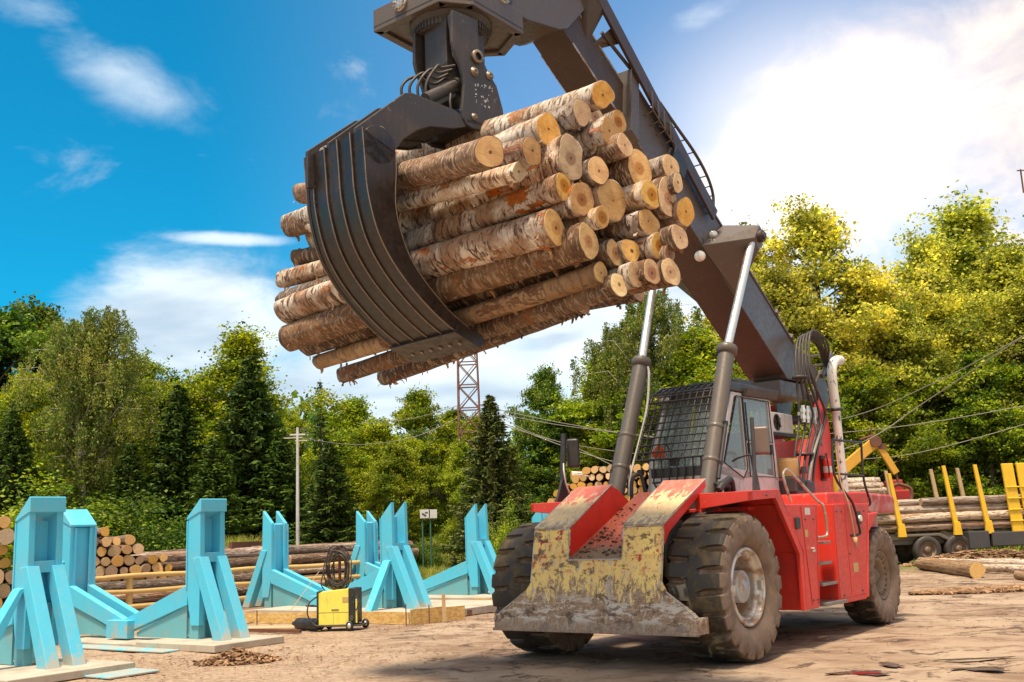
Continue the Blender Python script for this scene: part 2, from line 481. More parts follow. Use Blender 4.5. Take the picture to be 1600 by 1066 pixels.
t.set(base=c, rough=t.ramp(fine, 0.3, 0.7, 0.42, 0.75), metal=0.0); t.bump(t.math('ADD', w1, fine), 0.35, 0.015); M['guard'] = t.m
# the sloping covers: red behind, cream and grey worn in front, dark scuffs
t = NT('cover_worn_paint'); o = t.obj
sepn = t.n('ShaderNodeSeparateXYZ'); t.l(o, sepn.inputs[0])
fine = t.noise(t.scale(o, (2, 6, 2)), 7, 9, 0.74, 0.5); big = t.noise(t.scale(o, (1, 2.2, 1)), 5, 9, 0.74, 0.4)
xx = t.math('ADD', sepn.outputs[0], t.math('MULTIPLY', t.math('SUBTRACT', big, 0.5), 2.4))
redc = t.mix(t.ramp(big, 0.35, 0.65), (0.60, 0.10, 0.07), (0.58, 0.22, 0.15))
c = t.mix(t.ramp(xx, 0.10, 0.16), redc, t.mix(t.ramp(fine, 0.4, 0.6), (0.80, 0.56, 0.27), (0.62, 0.44, 0.24)))
c = t.mix(t.ramp(xx, 0.72, 0.80, 0, 0.85), c, t.mix(t.ramp(fine, 0.4, 0.6), (0.33, 0.26, 0.20), (0.20, 0.15, 0.115)))
c = t.mix(t.ramp(fine, 0.60, 0.66), c, (0.09, 0.06, 0.045))
t.set(base=c, rough=0.55); t.bump(t.math('ADD', big, fine), 0.25, 0.01); M['cover'] = t.m
# channel floor: red dusted with bark crumbs
t = NT('channel_floor_paint'); o = t.obj
sepn = t.n('ShaderNodeSeparateXYZ'); t.l(o, sepn.inputs[0])
big = t.noise(o, 4, 7, 0.65, 0.5)
xx = t.math('ADD', sepn.outputs[0], t.math('MULTIPLY', t.math('SUBTRACT', big, 0.5), 0.6))
c = t.mix(t.ramp(xx, 0.45, 0.72), (0.56, 0.15, 0.09), (0.24, 0.15, 0.09))
vv = t.noise(t.scale(o, (5, 12, 5)), 3.4, 4, 0.6)
c = t.mix(t.ramp(vv, 0.60, 0.63), c, (0.07, 0.045, 0.03))
t.set(base=c, rough=0.65); t.bump(vv, 0.3, 0.01); M['chan'] = t.m
M['wallred'] = painted('channel_wall_red', (0.66, 0.028, 0.014), (0.20, 0.04, 0.03), 0.35, 0.4, (0.10, 0.05, 0.04), 0.15)

# tyre rubber: dusty sidewall, darker muddy tread (by radius in the tyre's own frame)
def tyre_mat(name, R, muddy):
    t = NT(name); o = t.obj
    s2 = t.n('ShaderNodeSeparateXYZ'); t.l(o, s2.inputs[0])
    r = t.math('SQRT', t.math('ADD', t.math('MULTIPLY', s2.outputs[0], s2.outputs[0]), t.math('MULTIPLY', s2.outputs[2], s2.outputs[2])))
    n1 = t.noise(o, 3.5, 7, 0.65, 0.4); n2 = t.noise(o, 22, 6, 0.65)
    dust = t.mix(t.ramp(n1, 0.35, 0.65), (0.20, 0.130, 0.086), (0.135, 0.088, 0.058))
    tread = t.mix(t.ramp(n1, 0.46, 0.66), (0.024, 0.018, 0.014), (0.095, 0.064, 0.026) if muddy else (0.11, 0.075, 0.05))
    pale = t.math('MULTIPLY', t.ramp(t.noise(o, 1.6, 4, 0.5, 1.2), 0.63, 0.68), 0.6)
    if muddy:
        tread = t.mix(pale, tread, (0.34, 0.28, 0.2))
    c = t.mix(t.ramp(t.math('ADD', r, t.math('MULTIPLY', t.math('SUBTRACT', n1, 0.5), 0.03)), R * 0.955, R * 0.975), dust, tread)
    c = t.mix(t.ramp(n2, 0.60, 0.72, 0, 0.35), c, (0.05, 0.038, 0.03))
    t.set(base=c, rough=t.ramp(n1, 0.35, 0.65, 0.55, 0.85)); t.bump(t.math('ADD', n1, n2), 0.35, 0.02)
    return t.m

# glass
t = NT('cab_glass'); o = t.obj
t.set(base=(0.40, 0.45, 0.45), rough=0.08, spec=1.0)  # pale base colour stands in for sky reflected in the panes
tr = t.n('ShaderNodeBsdfTransparent'); tr.inputs[0].default_value = (0.82, 0.90, 0.88, 1)
mx = t.n('ShaderNodeMixShader'); mx.inputs[0].default_value = 0.40
t.l(tr.outputs[0], mx.inputs[1]); t.l(t.b.outputs[0], mx.inputs[2]); t.l(mx.outputs[0], t.out.inputs[0]); M['glass'] = t.m

# logs: local x is the axis
def bark(name, cols, peel, lent=0.5, scale=1.0, pamt=0.5):
    t = NT(name); o = t.obj; r = t.rnd()
    off = t.n('ShaderNodeCombineXYZ')
    for i, k in enumerate((37.0, 11.0, 23.0)):
        t.l(t.math('MULTIPLY', r, k), off.inputs[i])
    v = t.n('ShaderNodeVectorMath', operation='ADD'); t.l(o, v.inputs[0]); t.l(off.outputs[0], v.inputs[1]); v = v.outputs[0]
    n1 = t.noise(v, 2.6 * scale, 7, 0.65, 0.6)
    n2 = t.noise(t.scale(v, (7, 2.2, 2.2)), 3.5 * scale, 6, 0.6, 0.8)
    ln = t.noise(t.scale(v, (26, 5, 5)), 2.2 * scale, 4, 0.6, 0.3)
    fi = t.noise(v, 30 * scale, 6, 0.7)
    c = t.mix(t.ramp(n1, 0.36, 0.60), cols[0], cols[1])
    c = t.mix(t.ramp(n2, 0.50, 0.60), c, cols[2])
    c = t.mix(t.math('MULTIPLY', t.ramp(ln, 0.60, 0.66), lent), c, (0.055, 0.036, 0.025))
    pm = t.ramp(t.noise(t.scale(v, (1.6, 3.5, 3.5)), 1.7 * scale, 6, 0.6, 0.4), 0.66 - 0.1 * pamt, 0.675 - 0.1 * pamt)
    c = t.mix(pm, c, t.mix(t.ramp(fi, 0.35, 0.65), peel, tuple(x * 0.55 for x in peel)))
    c = t.hsv(c, 0.5, t.ramp(r, 0, 1, 0.85, 1.12), t.ramp(t.math('FRACT', t.math('MULTIPLY', r, 7.3)), 0, 1, 0.72, 1.15))
    c = t.mix(t.ramp(fi, 0.55, 0.8, 0, 0.5), c, (0.04, 0.03, 0.02))
    t.set(base=c, rough=0.82)
    t.bump(t.math('ADD', t.math('MULTIPLY', n2, 1.0), t.math('ADD', t.math('MULTIPLY', fi, 0.55), t.math('MULTIPLY', pm, -0.6))), 0.8, 0.03)
    return t.m
M['birch'] = bark('birch_bark', ((0.68, 0.58, 0.48), (0.29, 0.165, 0.095), (0.105, 0.050, 0.029)), (0.52, 0.16, 0.04), 0.75, 0.75, 0.7)
M['birchw'] = bark('pale_birch_bark', ((0.78, 0.70, 0.60), (0.52, 0.35, 0.22), (0.20, 0.105, 0.06)), (0.52, 0.21, 0.06), 0.6, 0.8, 0.5)
M['brownbark'] = bark('brown_bark', ((0.28, 0.155, 0.085), (0.13, 0.066, 0.036), (0.44, 0.31, 0.21)), (0.38, 0.15, 0.05), 0.3, 1.2)
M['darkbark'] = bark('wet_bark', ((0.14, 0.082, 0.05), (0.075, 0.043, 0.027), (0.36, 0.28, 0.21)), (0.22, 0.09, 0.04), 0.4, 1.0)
M['peeled'] = bark('peeled_timber', ((0.56, 0.35, 0.16), (0.40, 0.21, 0.08), (0.26, 0.14, 0.07)), (0.30, 0.12, 0.045), 0.35, 0.7, 0.9)

def endwood(name, a, b, heart, grime=0.3):   # sawn face
    t = NT(name); o = t.obj; r = t.rnd()
    s2 = t.n('ShaderNodeSeparateXYZ'); t.l(o, s2.inputs[0])
    off = t.n('ShaderNodeCombineXYZ')
    for i, k in enumerate((31.0, 17.0, 7.0)):
        t.l(t.math('MULTIPLY', r, k), off.inputs[i])
    v = t.n('ShaderNodeVectorMath', operation='ADD'); t.l(o, v.inputs[0]); t.l(off.outputs[0], v.inputs[1]); v = v.outputs[0]
    rr = t.math('SQRT', t.math('ADD', t.math('MULTIPLY', s2.outputs[1], s2.outputs[1]), t.math('MULTIPLY', s2.outputs[2], s2.outputs[2])))
    n1 = t.noise(v, 7, 5, 0.6, 0.3); n2 = t.noise(v, 3, 4, 0.5)
    rw = t.math('ADD', rr, t.math('MULTIPLY', t.math('SUBTRACT', n1, 0.5), 0.06))
    ring = t.math('SINE', t.math('MULTIPLY', rw, 420.0))
    c = t.mix(t.ramp(n1, 0.35, 0.65), a, b)
    c = t.mix(t.ramp(ring, -1, 1, 0, 0.22), c, tuple(x * 0.6 for x in b))
    c = t.mix(t.math('MULTIPLY', t.ramp(rw, 0.085, 0.055), t.ramp(r, 0.25, 0.7)), c, heart)
    c = t.mix(t.ramp(rw, 0.022, 0.012), c, tuple(x * 0.35 for x in heart))
    # checks: dark radial cracks
    ang = t.math('ARCTAN2', s2.outputs[2], s2.outputs[1])
    crk = t.math('ABSOLUTE', t.math('SINE', t.math('ADD', t.math('MULTIPLY', ang, 2.5), t.math('ADD', t.math('MULTIPLY', n2, 7.0), t.math('MULTIPLY', r, 20.0)))))
    cm = t.math('MULTIPLY', t.ramp(crk, 0.05, 0.015), t.ramp(n1, 0.50, 0.60))
    c = t.mix(cm, c, (0.12, 0.06, 0.03))
    saw = t.noise(t.scale(v, (1, 3, 26)), 3.0, 3, 0.5)
    c = t.mix(t.ramp(saw, 0.45, 0.7, 0, 0.3), c, tuple(x * 0.55 for x in b))
    g = t.noise(v, 11, 7, 0.7, 0.6)
    c = t.mix(t.math('MULTIPLY', t.ramp(g, 0.50, 0.70), grime), c, (0.22, 0.12, 0.06))
    c = t.hsv(c, t.ramp(t.math('FRACT', t.math('MULTIPLY', r, 3.3)), 0, 1, 0.494, 0.503), t.ramp(t.math('FRACT', t.math('MULTIPLY', r, 8.7)), 0, 1, 0.8, 1.15), t.ramp(t.math('FRACT', t.math('MULTIPLY', r, 5.1)), 0, 1, 0.74, 1.12))
    t.set(base=c, rough=0.75); t.bump(t.math('ADD', g, t.math('MULTIPLY', ring, 0.1)), 0.25, 0.008)
    return t.m
M['cut'] = endwood('sawn_end', (0.80, 0.50, 0.18), (0.64, 0.35, 0.11), (0.46, 0.18, 0.03), 0.45)
M['cutheart'] = endwood('rotten_heart_end', (0.68, 0.42, 0.17), (0.58, 0.34, 0.12), (0.62, 0.22, 0.01), 0.3)
M['cutpale'] = endwood('fresh_sawn_end', (0.80, 0.64, 0.40), (0.70, 0.52, 0.30), (0.66, 0.46, 0.24), 0.15)
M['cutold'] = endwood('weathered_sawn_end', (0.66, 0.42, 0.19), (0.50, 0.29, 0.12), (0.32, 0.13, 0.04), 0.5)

# foliage
def leafmat(name, a, b, c3=None, trans=0.35, amt3=0.15):
    t = NT(name)
    g = t.n('ShaderNodeNewGeometry')
    rpi = g.outputs['Random Per Island']
    col = t.mix(rpi, a, b)
    if c3:
        big = t.noise(t.obj, 0.55, 3, 0.5)
        sel = t.ramp(t.math('ADD', t.math('MULTIPLY', t.math('FRACT', t.math('MULTIPLY', rpi, 13.7)), 0.35), big), 0.74 - amt3, 0.80 - amt3)
        col = t.mix(sel, col, c3)
    vn = t.noise(t.obj, 2.6, 4, 0.6)
    col = t.hsv(col, 0.5, 1.0, t.ramp(vn, 0.36, 0.64, 0.62, 1.38))
    col = t.hsv(col, t.ramp(t.rnd(), 0, 1, 0.495, 0.515), 1.0, t.ramp(t.math('FRACT', t.math('MULTIPLY', t.rnd(), 9.1)), 0, 1, 0.8, 1.2))
    t.set(base=col, rough=0.55, spec=0.25)
    tr = t.n('ShaderNodeBsdfTranslucent'); t.l(t.hsv(col, 0.505, 1.1, 1.4), tr.inputs[0])
    mx = t.n('ShaderNodeMixShader'); mx.inputs[0].default_value = trans
    t.l(t.b.outputs[0], mx.inputs[1]); t.l(tr.outputs[0], mx.inputs[2]); t.l(mx.outputs[0], t.out.inputs[0])
    return t.m
M['leaf_green'] = leafmat('green_leaves', (0.060, 0.125, 0.012), (0.165, 0.235, 0.020), (0.30, 0.33, 0.025))
M['leaf_dark'] = leafmat('dark_leaves', (0.032, 0.082, 0.012), (0.085, 0.150, 0.018), (0.17, 0.22, 0.025), 0.3, 0.08)
M['leaf_yellow'] = leafmat('yellowing_leaves', (0.085, 0.15, 0.016), (0.18, 0.25, 0.025), (0.42, 0.44, 0.035), 0.4, 0.05)
M['leaf_gold'] = leafmat('glow_tinted_leaves', (0.17, 0.20, 0.03), (0.35, 0.34, 0.06), (0.60, 0.54, 0.10), 0.5, 0.08)  # warm glow of the upper right is put into the leaf colour
M['leaf_birch'] = leafmat('birch_leaves', (0.070, 0.115, 0.020), (0.160, 0.20, 0.04), (0.26, 0.25, 0.05), 0.35, 0.06)
M['needle'] = leafmat('spruce_needles', (0.024, 0.060, 0.010), (0.085, 0.145, 0.022), (0.14, 0.20, 0.035), 0.2, 0.15)
M['needle_olive'] = leafmat('olive_spruce_needles', (0.055, 0.080, 0.018), (0.13, 0.155, 0.035), (0.19, 0.20, 0.05), 0.2, 0.15)
M['grass'] = leafmat('grass_blades', (0.15, 0.24, 0.02), (0.30, 0.37, 0.04), (0.44, 0.42, 0.10), 0.35, 0.15)
M['trunk'] = bark('tree_bark', ((0.16, 0.12, 0.085), (0.10, 0.07, 0.05), (0.22, 0.17, 0.12)), (0.12, 0.08, 0.05), 0.2)
M['trunkbirch'] = bark('white_birch_trunk', ((0.62, 0.57, 0.50), (0.50, 0.44, 0.37), (0.20, 0.15, 0.12)), (0.2, 0.15, 0.1), 0.7)

# OSB board
t = NT('strand_board'); o = t.obj
vo = t.n('ShaderNodeTexVoronoi'); t.l(t.scale(o, (1, 1, 2.6)), vo.inputs['Vector']); vo.inputs['Scale'].default_value = 16
c = t.mix(t.ramp(vo.outputs['Color'], 0.2, 0.8), (0.55, 0.33, 0.09), (0.72, 0.50, 0.20)); t.set(base=t.mix(t.ramp(t.noise(o, 6, 5, 0.6), 0.5, 0.7, 0, 0.5), c, (0.38, 0.22, 0.08)), rough=0.8); M['osb'] = t.m

# ground
t = NT('yard_ground'); o = t.obj
sg = t.n('ShaderNodeSeparateXYZ'); t.l(o, sg.inputs[0])
a1 = t.noise(o, 0.35, 7, 0.6, 0.5); a2 = t.noise(o, 1.6, 8, 0.65, 0.6); a3 = t.noise(o, 11, 8, 0.7); a4 = t.noise(o, 60, 5, 0.7)
c = t.mix(t.ramp(a2, 0.35, 0.65), (0.32, 0.225, 0.155), (0.225, 0.150, 0.100))
c = t.mix(t.ramp(a1, 0.42, 0.62), c, (0.37, 0.275, 0.195))
c = t.mix(t.math('MULTIPLY', t.ramp(t.noise(t.scale(o, (1, 1.6, 1)), 0.9, 8, 0.68, 1.0), 0.50, 0.60), 0.75), c, (0.185, 0.112, 0.072))
c = t.mix(t.math('MULTIPLY', t.ramp(t.noise(t.scale(o, (1.0, 1.2, 1)), 1.1, 8, 0.7, 0.5), 0.57, 0.61), 0.88), c, (0.075, 0.046, 0.034))
c = t.mix(t.ramp(a3, 0.58, 0.78, 0, 0.45), c, (0.17, 0.11, 0.07))
c = t.mix(t.ramp(a4, 0.60, 0.85, 0, 0.6), c, (0.15, 0.10, 0.065))
c = t.mix(t.ramp(a4, 0.36, 0.22, 0, 0.5), c, (0.62, 0.50, 0.38))
vo = t.n('ShaderNodeTexVoronoi', feature='DISTANCE_TO_EDGE')
wv = t.n('ShaderNodeVectorMath', operation='ADD'); t.l(o, wv.inputs[0])
nsc = t.n('ShaderNodeVectorMath', operation='SCALE'); t.l(t.noise(o, 2.0, 6, 0.65, 0, 1), nsc.inputs[0]); nsc.inputs[3].default_value = 1.1; t.l(nsc.outputs[0], wv.inputs[1])
t.l(wv.outputs[0], vo.inputs['Vector']); vo.inputs['Scale'].default_value = 0.42
crack = t.math('MULTIPLY', t.ramp(vo.outputs['Distance'], 0.016, 0.005), t.ramp(a2, 0.42, 0.52))
c = t.mix(t.math('MULTIPLY', crack, 0.8), c, (0.075, 0.045, 0.03))
# looser, sandier soil on the left
sandy = t.ramp(t.math('ADD', t.math('SUBTRACT', sg.outputs[0], t.math('MULTIPLY', sg.outputs[1], -0.17)), t.math('MULTIPLY', a2, 1.2)), 2.0, 0.4)
c = t.mix(t.math('MULTIPLY', sandy, 0.7), c, t.mix(t.ramp(a3, 0.35, 0.65), (0.46, 0.34, 0.235), (0.24, 0.155, 0.10)))
far = t.ramp(t.math('ADD', sg.outputs[1], t.math('MULTIPLY', a1, 8.0)), 36.0, 40.0)
c = t.mix(far, c, t.mix(t.ramp(a2, 0.35, 0.65), (0.10, 0.13, 0.03), (0.18, 0.17, 0.06)))
t.set(base=c, rough=t.ramp(a2, 0.35, 0.65, 0.72, 0.95), spec=0.25)
h = t.math('SUBTRACT', t.math('ADD', t.math('MULTIPLY', a3, 0.5), t.math('ADD', t.math('MULTIPLY', a4, 0.2), a2)), t.math('MULTIPLY', crack, 1.0))
t.bump(h, 0.5, 0.03); M['ground'] = t.m
t = NT('oil_patch'); o = t.obj
n = t.noise(o, 7, 8, 0.7, 0.5)
t.set(base=t.mix(t.ramp(n, 0.4, 0.6), (0.05, 0.028, 0.022), (0.11, 0.07, 0.05)), rough=t.ramp(n, 0.4, 0.6, 0.22, 0.6)); M['oil'] = t.m
t = NT('red_oil_patch'); t.set(base=(0.16, 0.012, 0.010), rough=0.15); M['oilred'] = t.m
t = NT('bark_chips'); o = t.obj; g = t.n('ShaderNodeNewGeometry')
c = t.mix(g.outputs['Random Per Island'], (0.13, 0.065, 0.032), (0.42, 0.25, 0.13)); t.set(base=c, rough=0.85); M['chips'] = t.m
# ================================================================== THE LOG HANDLER
ORG = Vector((1.537, 14.547, 0)); YAW = radians(37.5)
Fd = Vector((-sin(YAW), -cos(YAW), 0)); Ld = Vector((cos(YAW), -sin(YAW), 0))
ROOT = empty('log_handler', ORG, atan2(Fd.y, Fd.x))
tag(ROOT, 'large red log handler with worn yellow guard and raised dark boom gripping a log bundle', 'log handler')
def v2w(x, y, z): return ORG + Fd * x + Ld * y + Vector((0, 0, z))

def hull_obj(groups, name, mats, parent, bevel=0.0):
    bm = bmesh.new()
    for pts in groups:
        b2 = bmesh.new()
        for p in pts: b2.verts.new(p)
        bmesh.ops.convex_hull(b2, input=b2.verts)
        bmesh.ops.dissolve_limit(b2, angle_limit=0.02, verts=b2.verts, edges=b2.edges)
        me = bpy.data.meshes.new('tmp'); b2.to_mesh(me); b2.free(); bm.from_mesh(me); bpy.data.meshes.remove(me)
    me = bpy.data.meshes.new(name); bmesh.ops.recalc_face_normals(bm, faces=bm.faces); bm.to_mesh(me); bm.free()
    me.materials.append(mats)
    o = link(bpy.data.objects.new(name, me), parent)
    if bevel:
        md = o.modifiers.new('bevel', 'BEVEL'); md.width = bevel; md.segments = 2; md.limit_method = 'ANGLE'
    return o

# ---- front guard
gx = lambda z: 0.85 + (1.74 - z) * 0.215
def gp(y, z, x=None): return (gx(z) if x is None else x, y, z)
gl = [gp(-1.55, 0.43), gp(-1.55, 0.62), gp(-1.50, 0.68), gp(-1.10, 0.93), gp(-1.02, 1.05), gp(-1.02, 1.74), gp(-0.43, 1.74), gp(-0.425, 1.345), gp(-0.41, 1.335),
      gp(0.41, 1.335), gp(0.425, 1.345), gp(0.43, 1.74), gp(1.02, 1.74), gp(1.02, 1.05), gp(1.10, 0.93), gp(1.50, 0.68), gp(1.55, 0.62), gp(1.55, 0.43)]
b = MB()
b.prism(gl, (-0.04, 0, 0))
guard = b.build('front_guard', M['guard'], ROOT, 0.008)
b = MB()
b.prism([gp(-1.57, 0.64, 1.105), gp(-1.57, 0.43, 1.14), gp(1.57, 0.43, 1.14), gp(1.57, 0.64, 1.105)], (-0.02, 0, 0.0))
b.bar((1.15, -1.58, 0.435), (1.15, 1.58, 0.435), 0.03, 0.035)
b.bar((gx(1.3) + .003, -1.0, 1.385), (gx(1.3) + .003, -0.44, 1.385), 0.012, 0.012)
b.bar((gx(1.3) + .003, 1.0, 1.385), (gx(1.3) + .003, 0.44, 1.385), 0.012, 0.012)
b.box((1.0, -1.56, 0.53), (0.26, 0.03, 0.2)); b.box((1.0, 1.56, 0.53), (0.26, 0.03, 0.2))
b.build('guard_lip', M['guard'], guard, 0.006)
b = MB()
for s in (-1, 1):
    for y0, y1 in ((0.43, 1.02),):
        P0 = (0.845, s*y0, 1.745); P1 = (0.845, s*y1, 1.745); Q0 = (-0.29, s*(y0 + .01), 2.335); Q1 = (-0.32, s*(y1 + .04), 2.325)
        b.hexa([P0, P1, Q1, Q0] + [tuple(Vector(p) + Vector((0.008, 0, 0.028))) for p in (P0, P1, Q1, Q0)])
split_build(b, 'slope_cover', M['cover'], guard, 0.006)
b = MB()
for s in (-1, 1):
    b.prism([(0.86, s*0.43, 1.34), (0.84, s*0.43, 1.74), (-0.29, s*0.43, 2.335), (-0.45, s*0.43, 2.28), (-0.75, s*0.43, 2.10), (-0.55, s*0.43, 2.02)], (0, s*0.02, 0))
    b.prism([(0.85, s*1.02, 1.50), (0.84, s*1.02, 1.74), (-0.32, s*1.05, 2.325), (-0.34, s*1.05, 2.24), (0.72, s*1.03, 1.66)], (0, s*-0.02, 0))
split_build(b, 'channel_wall', M['wallred'], guard, 0.004)
b = MB()
b.hexa([(0.93, -0.43, 1.325), (0.93, 0.43, 1.325), (-1.0, 0.43, 2.22), (-1.0, -0.43, 2.22), (0.93, -0.43, 1.345), (0.93, 0.43, 1.345), (-1.0, 0.43, 2.24), (-1.0, -0.43, 2.24)])
b.build('channel_floor', M['chan'], guard)
rr = random.Random(4)
b = MB()
for i in range(170):
    t_ = rr.random() ** 0.8; x = 0.9 - 1.5 * (1 - t_); y = rr.uniform(-0.4, 0.4); z = 1.345 + (0.93 - x) * 0.4637 + .004
    s_ = rr.uniform(0.008, 0.03)
    b.box((x, y, z + s_ * .3), (s_ * 1.6, s_, s_ * 0.6), rz=rr.uniform(0, 3), M=Matrix.Rotation(rr.uniform(0, 3), 3, 'Z') @ Matrix.Rotation(rr.uniform(-.5, .5), 3, 'X'))
tag(b.build('bark_crumbs', M['darkbark'], guard), kind='stuff')

b = MB()
for s in (-1, 1):
    b.tube([gp(s*1.015, 1.06), gp(s*1.015, 1.735)], 0.009, 5); b.tube([gp(s*1.02, 1.745), gp(s*0.43, 1.745)], 0.011, 5); b.tube([gp(s*0.43, 1.74), gp(s*0.425, 1.345)], 0.009, 5)
    b.tube([(0.86, s*0.43, 1.77), (-0.29, s*0.43, 2.36)], 0.008, 5); b.tube([(0.86, s*1.02, 1.77), (-0.32, s*1.06, 2.35)], 0.008, 5)
    b.tube([gp(s*1.10, 0.93), gp(s*1.55, 0.62), gp(s*1.55, 0.45)], 0.009, 5)
b.tube([gp(-0.42, 1.335), gp(0.42, 1.335)], 0.010, 5)
split_build(b, 'worn_edge', M['steel'], guard)
# ---- chassis and dark running gear
b = MB()
b.box((-2.9, 0, 1.15), (5.6, 1.5, 1.0)); b.box((0.1, 0, 0.95), (1.2, 1.7, 0.66))
b.box((-5.3, 0, 1.35), (1.9, 1.9, 0.9)); b.box((-1.65, 0, 1.9), (1.1, 2.3, 0.38))
b.cyl((0, -1.3, 0.93), (0, 1.3, 0.93), 0.24, 20); b.cyl((-5.0, -1.3, 0.79), (-5.0, 1.3, 0.79), 0.2, 20)
b.box((0.45, 0.92, 1.45), (0.5, 0.06, 0.7)); b.box((0.5, -0.92, 1.45), (0.5, 0.06, 0.7))
chassis = b.build('chassis', M['dkgrey'], ROOT, 0.01)
b = MB()
for i in range(5):
    y = 0.95 + 0.04 * i
    b.tube(spline([(0.6, y, 1.5 - 0.03*i), (0.2, y + .03, 1.75), (-0.2, y, 1.9), (-0.9, y - .05, 2.02)], 5), 0.018, 6)
split_build(b, 'brake_hose', M['rubberhose'], chassis)

# ---- body
def split_fender(b):       # near and far fender as two objects
    for sg in (1, -1):
        n = MB(); idx = {}
        for fi, f in enumerate(b.f):
            if sum(b.v[j][1] for j in f) * sg <= 0: continue
            for j in f:
                if j not in idx: idx[j] = len(n.v); n.v.append(b.v[j])
            n.f.append(tuple(idx[j] for j in f)); n.m.append(0); n.sm.append(False)
        n.build('front_fender', M['red'], ROOT, 0.008)
    return []
b = MB()
for s in (1, -1):
    Y = 1.80 * s
    e = (0, -0.06 * s, 0)
    # fender lips
    b.prism([(-0.12, Y, 2.14), (-1.04, Y, 2.165), (-0.90, Y, 2.05), (-0.12, Y, 2.02)], e)
    b.prism([(-0.12, s*0.98, 2.12), (-0.12, Y, 2.14), (-0.12, Y, 2.02), (-0.12, s*0.98, 1.93)], (-0.05, 0, 0))
    b.prism([(-1.04, Y, 2.165), (-1.66, Y, 1.30), (-1.62, Y, 0.50), (-1.56, Y, 0.50), (-1.56, Y, 1.27), (-0.90, Y, 2.05)], e)
    # fender top and rear sheets
    b.hexa([(-0.12, Y, 2.12), (-1.05, Y, 2.145), (-1.05, s*0.95, 2.145), (-0.12, s*0.95, 2.12), (-0.12, Y, 2.145), (-1.05, Y, 2.17), (-1.05, s*0.95, 2.17), (-0.12, s*0.95, 2.145)])
    b.prism([(-1.05, Y, 2.16), (-1.67, Y, 1.30), (-1.65, Y, 1.29), (-1.03, Y, 2.13)], (0, -s*0.9, 0))
    b.prism([(-1.67, Y, 1.30), (-1.63, Y, 0.50), (-1.61, Y, 0.50), (-1.65, Y, 1.29)], (0, -s*0.9, 0))
    b.box((-0.2, s*1.03, 1.88), (0.16, 0.06, 0.40))
[None for o_ in split_fender(b)]
b = MB()
for s in (1, -1):
    Y = 1.80 * s
    b.prism([(-1.13, Y, 1.965), (-2.37, Y, 1.965), (-2.12, Y, 0.50), (-1.63, Y, 0.50), (-1.70, Y, 1.30)], (0, -s*1.0, 0))          # forward locker
    b.prism([(-2.37, s*1.42, 1.965), (-3.02, s*1.42, 1.965), (-3.02, s*1.42, 0.5), (-2.12, s*1.42, 0.5)], (0, -s*0.6, 0))      # step recess
    b.prism([(-2.98, Y, 1.965), (-4.60, Y, 1.965), (-4.40, Y, 1.62), (-4.06, Y, 0.48), (-2.94, Y, 0.48), (-2.72, s*1.43, 0.9), (-2.80, s*1.43, 1.5)][0:5], (0, -s*0.9, 0))
    b.prism([(-4.50, Y + s*.01, 1.80), (-4.98, Y + s*.01, 1.82), (-4.42, Y + s*.01, 1.50), (-4.16, Y + s*.01, 0.50), (-4.05, Y + s*.01, 0.50)], (0, -s*0.85, 0))
b.box((-2.7, 0, 1.93), (3.4, 2.7, 0.06))
body = b.build('body_panel', M['red'], ROOT, 0.014)
b = MB()
b.box((-2.70, 1.66, 1.40), (0.28, 0.22, 0.035)); b.box((-2.58, 1.62, 1.10), (0.50, 0.28, 0.04)); b.box((-2.66, 1.64, 0.80), (0.62, 0.28, 0.04)); b.box((-2.72, 1.66, 0.52), (0.80, 0.34, 0.05))
split_build(b, 'step', M['greycap'], body, 0.004)
b = MB()
b.box((-2.05, 1.803, 1.30), (0.10, 0.02, 0.03)); b.cyl((-2.0, 1.8, 1.33), (-2.0, 1.84, 1.33), 0.02, 10)
split_build(b, 'latch', M['fitting'], body)
b = MB(); b.box((-1.53, 1.81, 1.70), (0.14, 0.05, 0.16)); b.build('locker_handle', M['black'], body, 0.01)
b = MB(); b.box((-1.96, 1.8035, 1.86), (0.17, 0.006, 0.10)); b.build('sticker', M['white'], body)
b = MB(); b.box((-4.03, 1.79, 1.74), (0.22, 0.03, 0.20)); b.build('light_recess', M['black'], body)
b = MB(); b.cyl((-4.06, 1.80, 1.73), (-4.06, 1.835, 1.73), 0.05, 14); b.build('side_lamp', M['lampglass'], body)
b = MB()
for x0, x1 in ((-1.62, -2.33),):
    b.bar((-1.72, 1.803, 1.93), (-1.84, 1.803, 0.56), 0.012, 0.006)
    b.bar((-2.30, 1.803, 1.93), (-2.08, 1.803, 0.56), 0.012, 0.006)
split_build(b, 'panel_seam', M['red_dark'], body)
b = MB(); rr = random.Random(12)
for x, z in [(-1.30, 2.10), (-0.6, 2.09), (-1.85, 1.75), (-1.9, 0.62), (-2.15, 1.75), (-2.05, 0.62), (-3.1, 0.6), (-3.1, 1.85), (-3.9, 0.62), (-4.3, 1.85), (-3.5, 1.2), (-3.3, 1.85)]:
    b.lathe([(0, 0), (0.018, 0), (0.018, 0.008), (0.012, 0.014), (0, 0.014)], (x, 1.80, z), (0, 1, 0), 8)
split_build(b, 'panel_bolt', M['dkgrey'], body)
b = MB(); b.bar((-2.97, 1.803, 1.93), (-2.93, 1.803, 0.52), 0.010, 0.006); b.bar((-3.0, 1.803, 0.56), (-4.05, 1.803, 0.56), 0.006, 0.010); b.bar((-3.45, 1.803, 1.93), (-3.42, 1.803, 0.58), 0.006, 0.004)
split_build(b, 'weld_seam', M['red_dark'], body)
b = MB(); b.box((-3.7, 1.804, 0.98), (0.20, 0.004, 0.14)); b.box((-1.85, 1.804, 1.55), (0.10, 0.004, 0.10)); split_build(b, 'warning_sticker', M['yelpipe'], body)
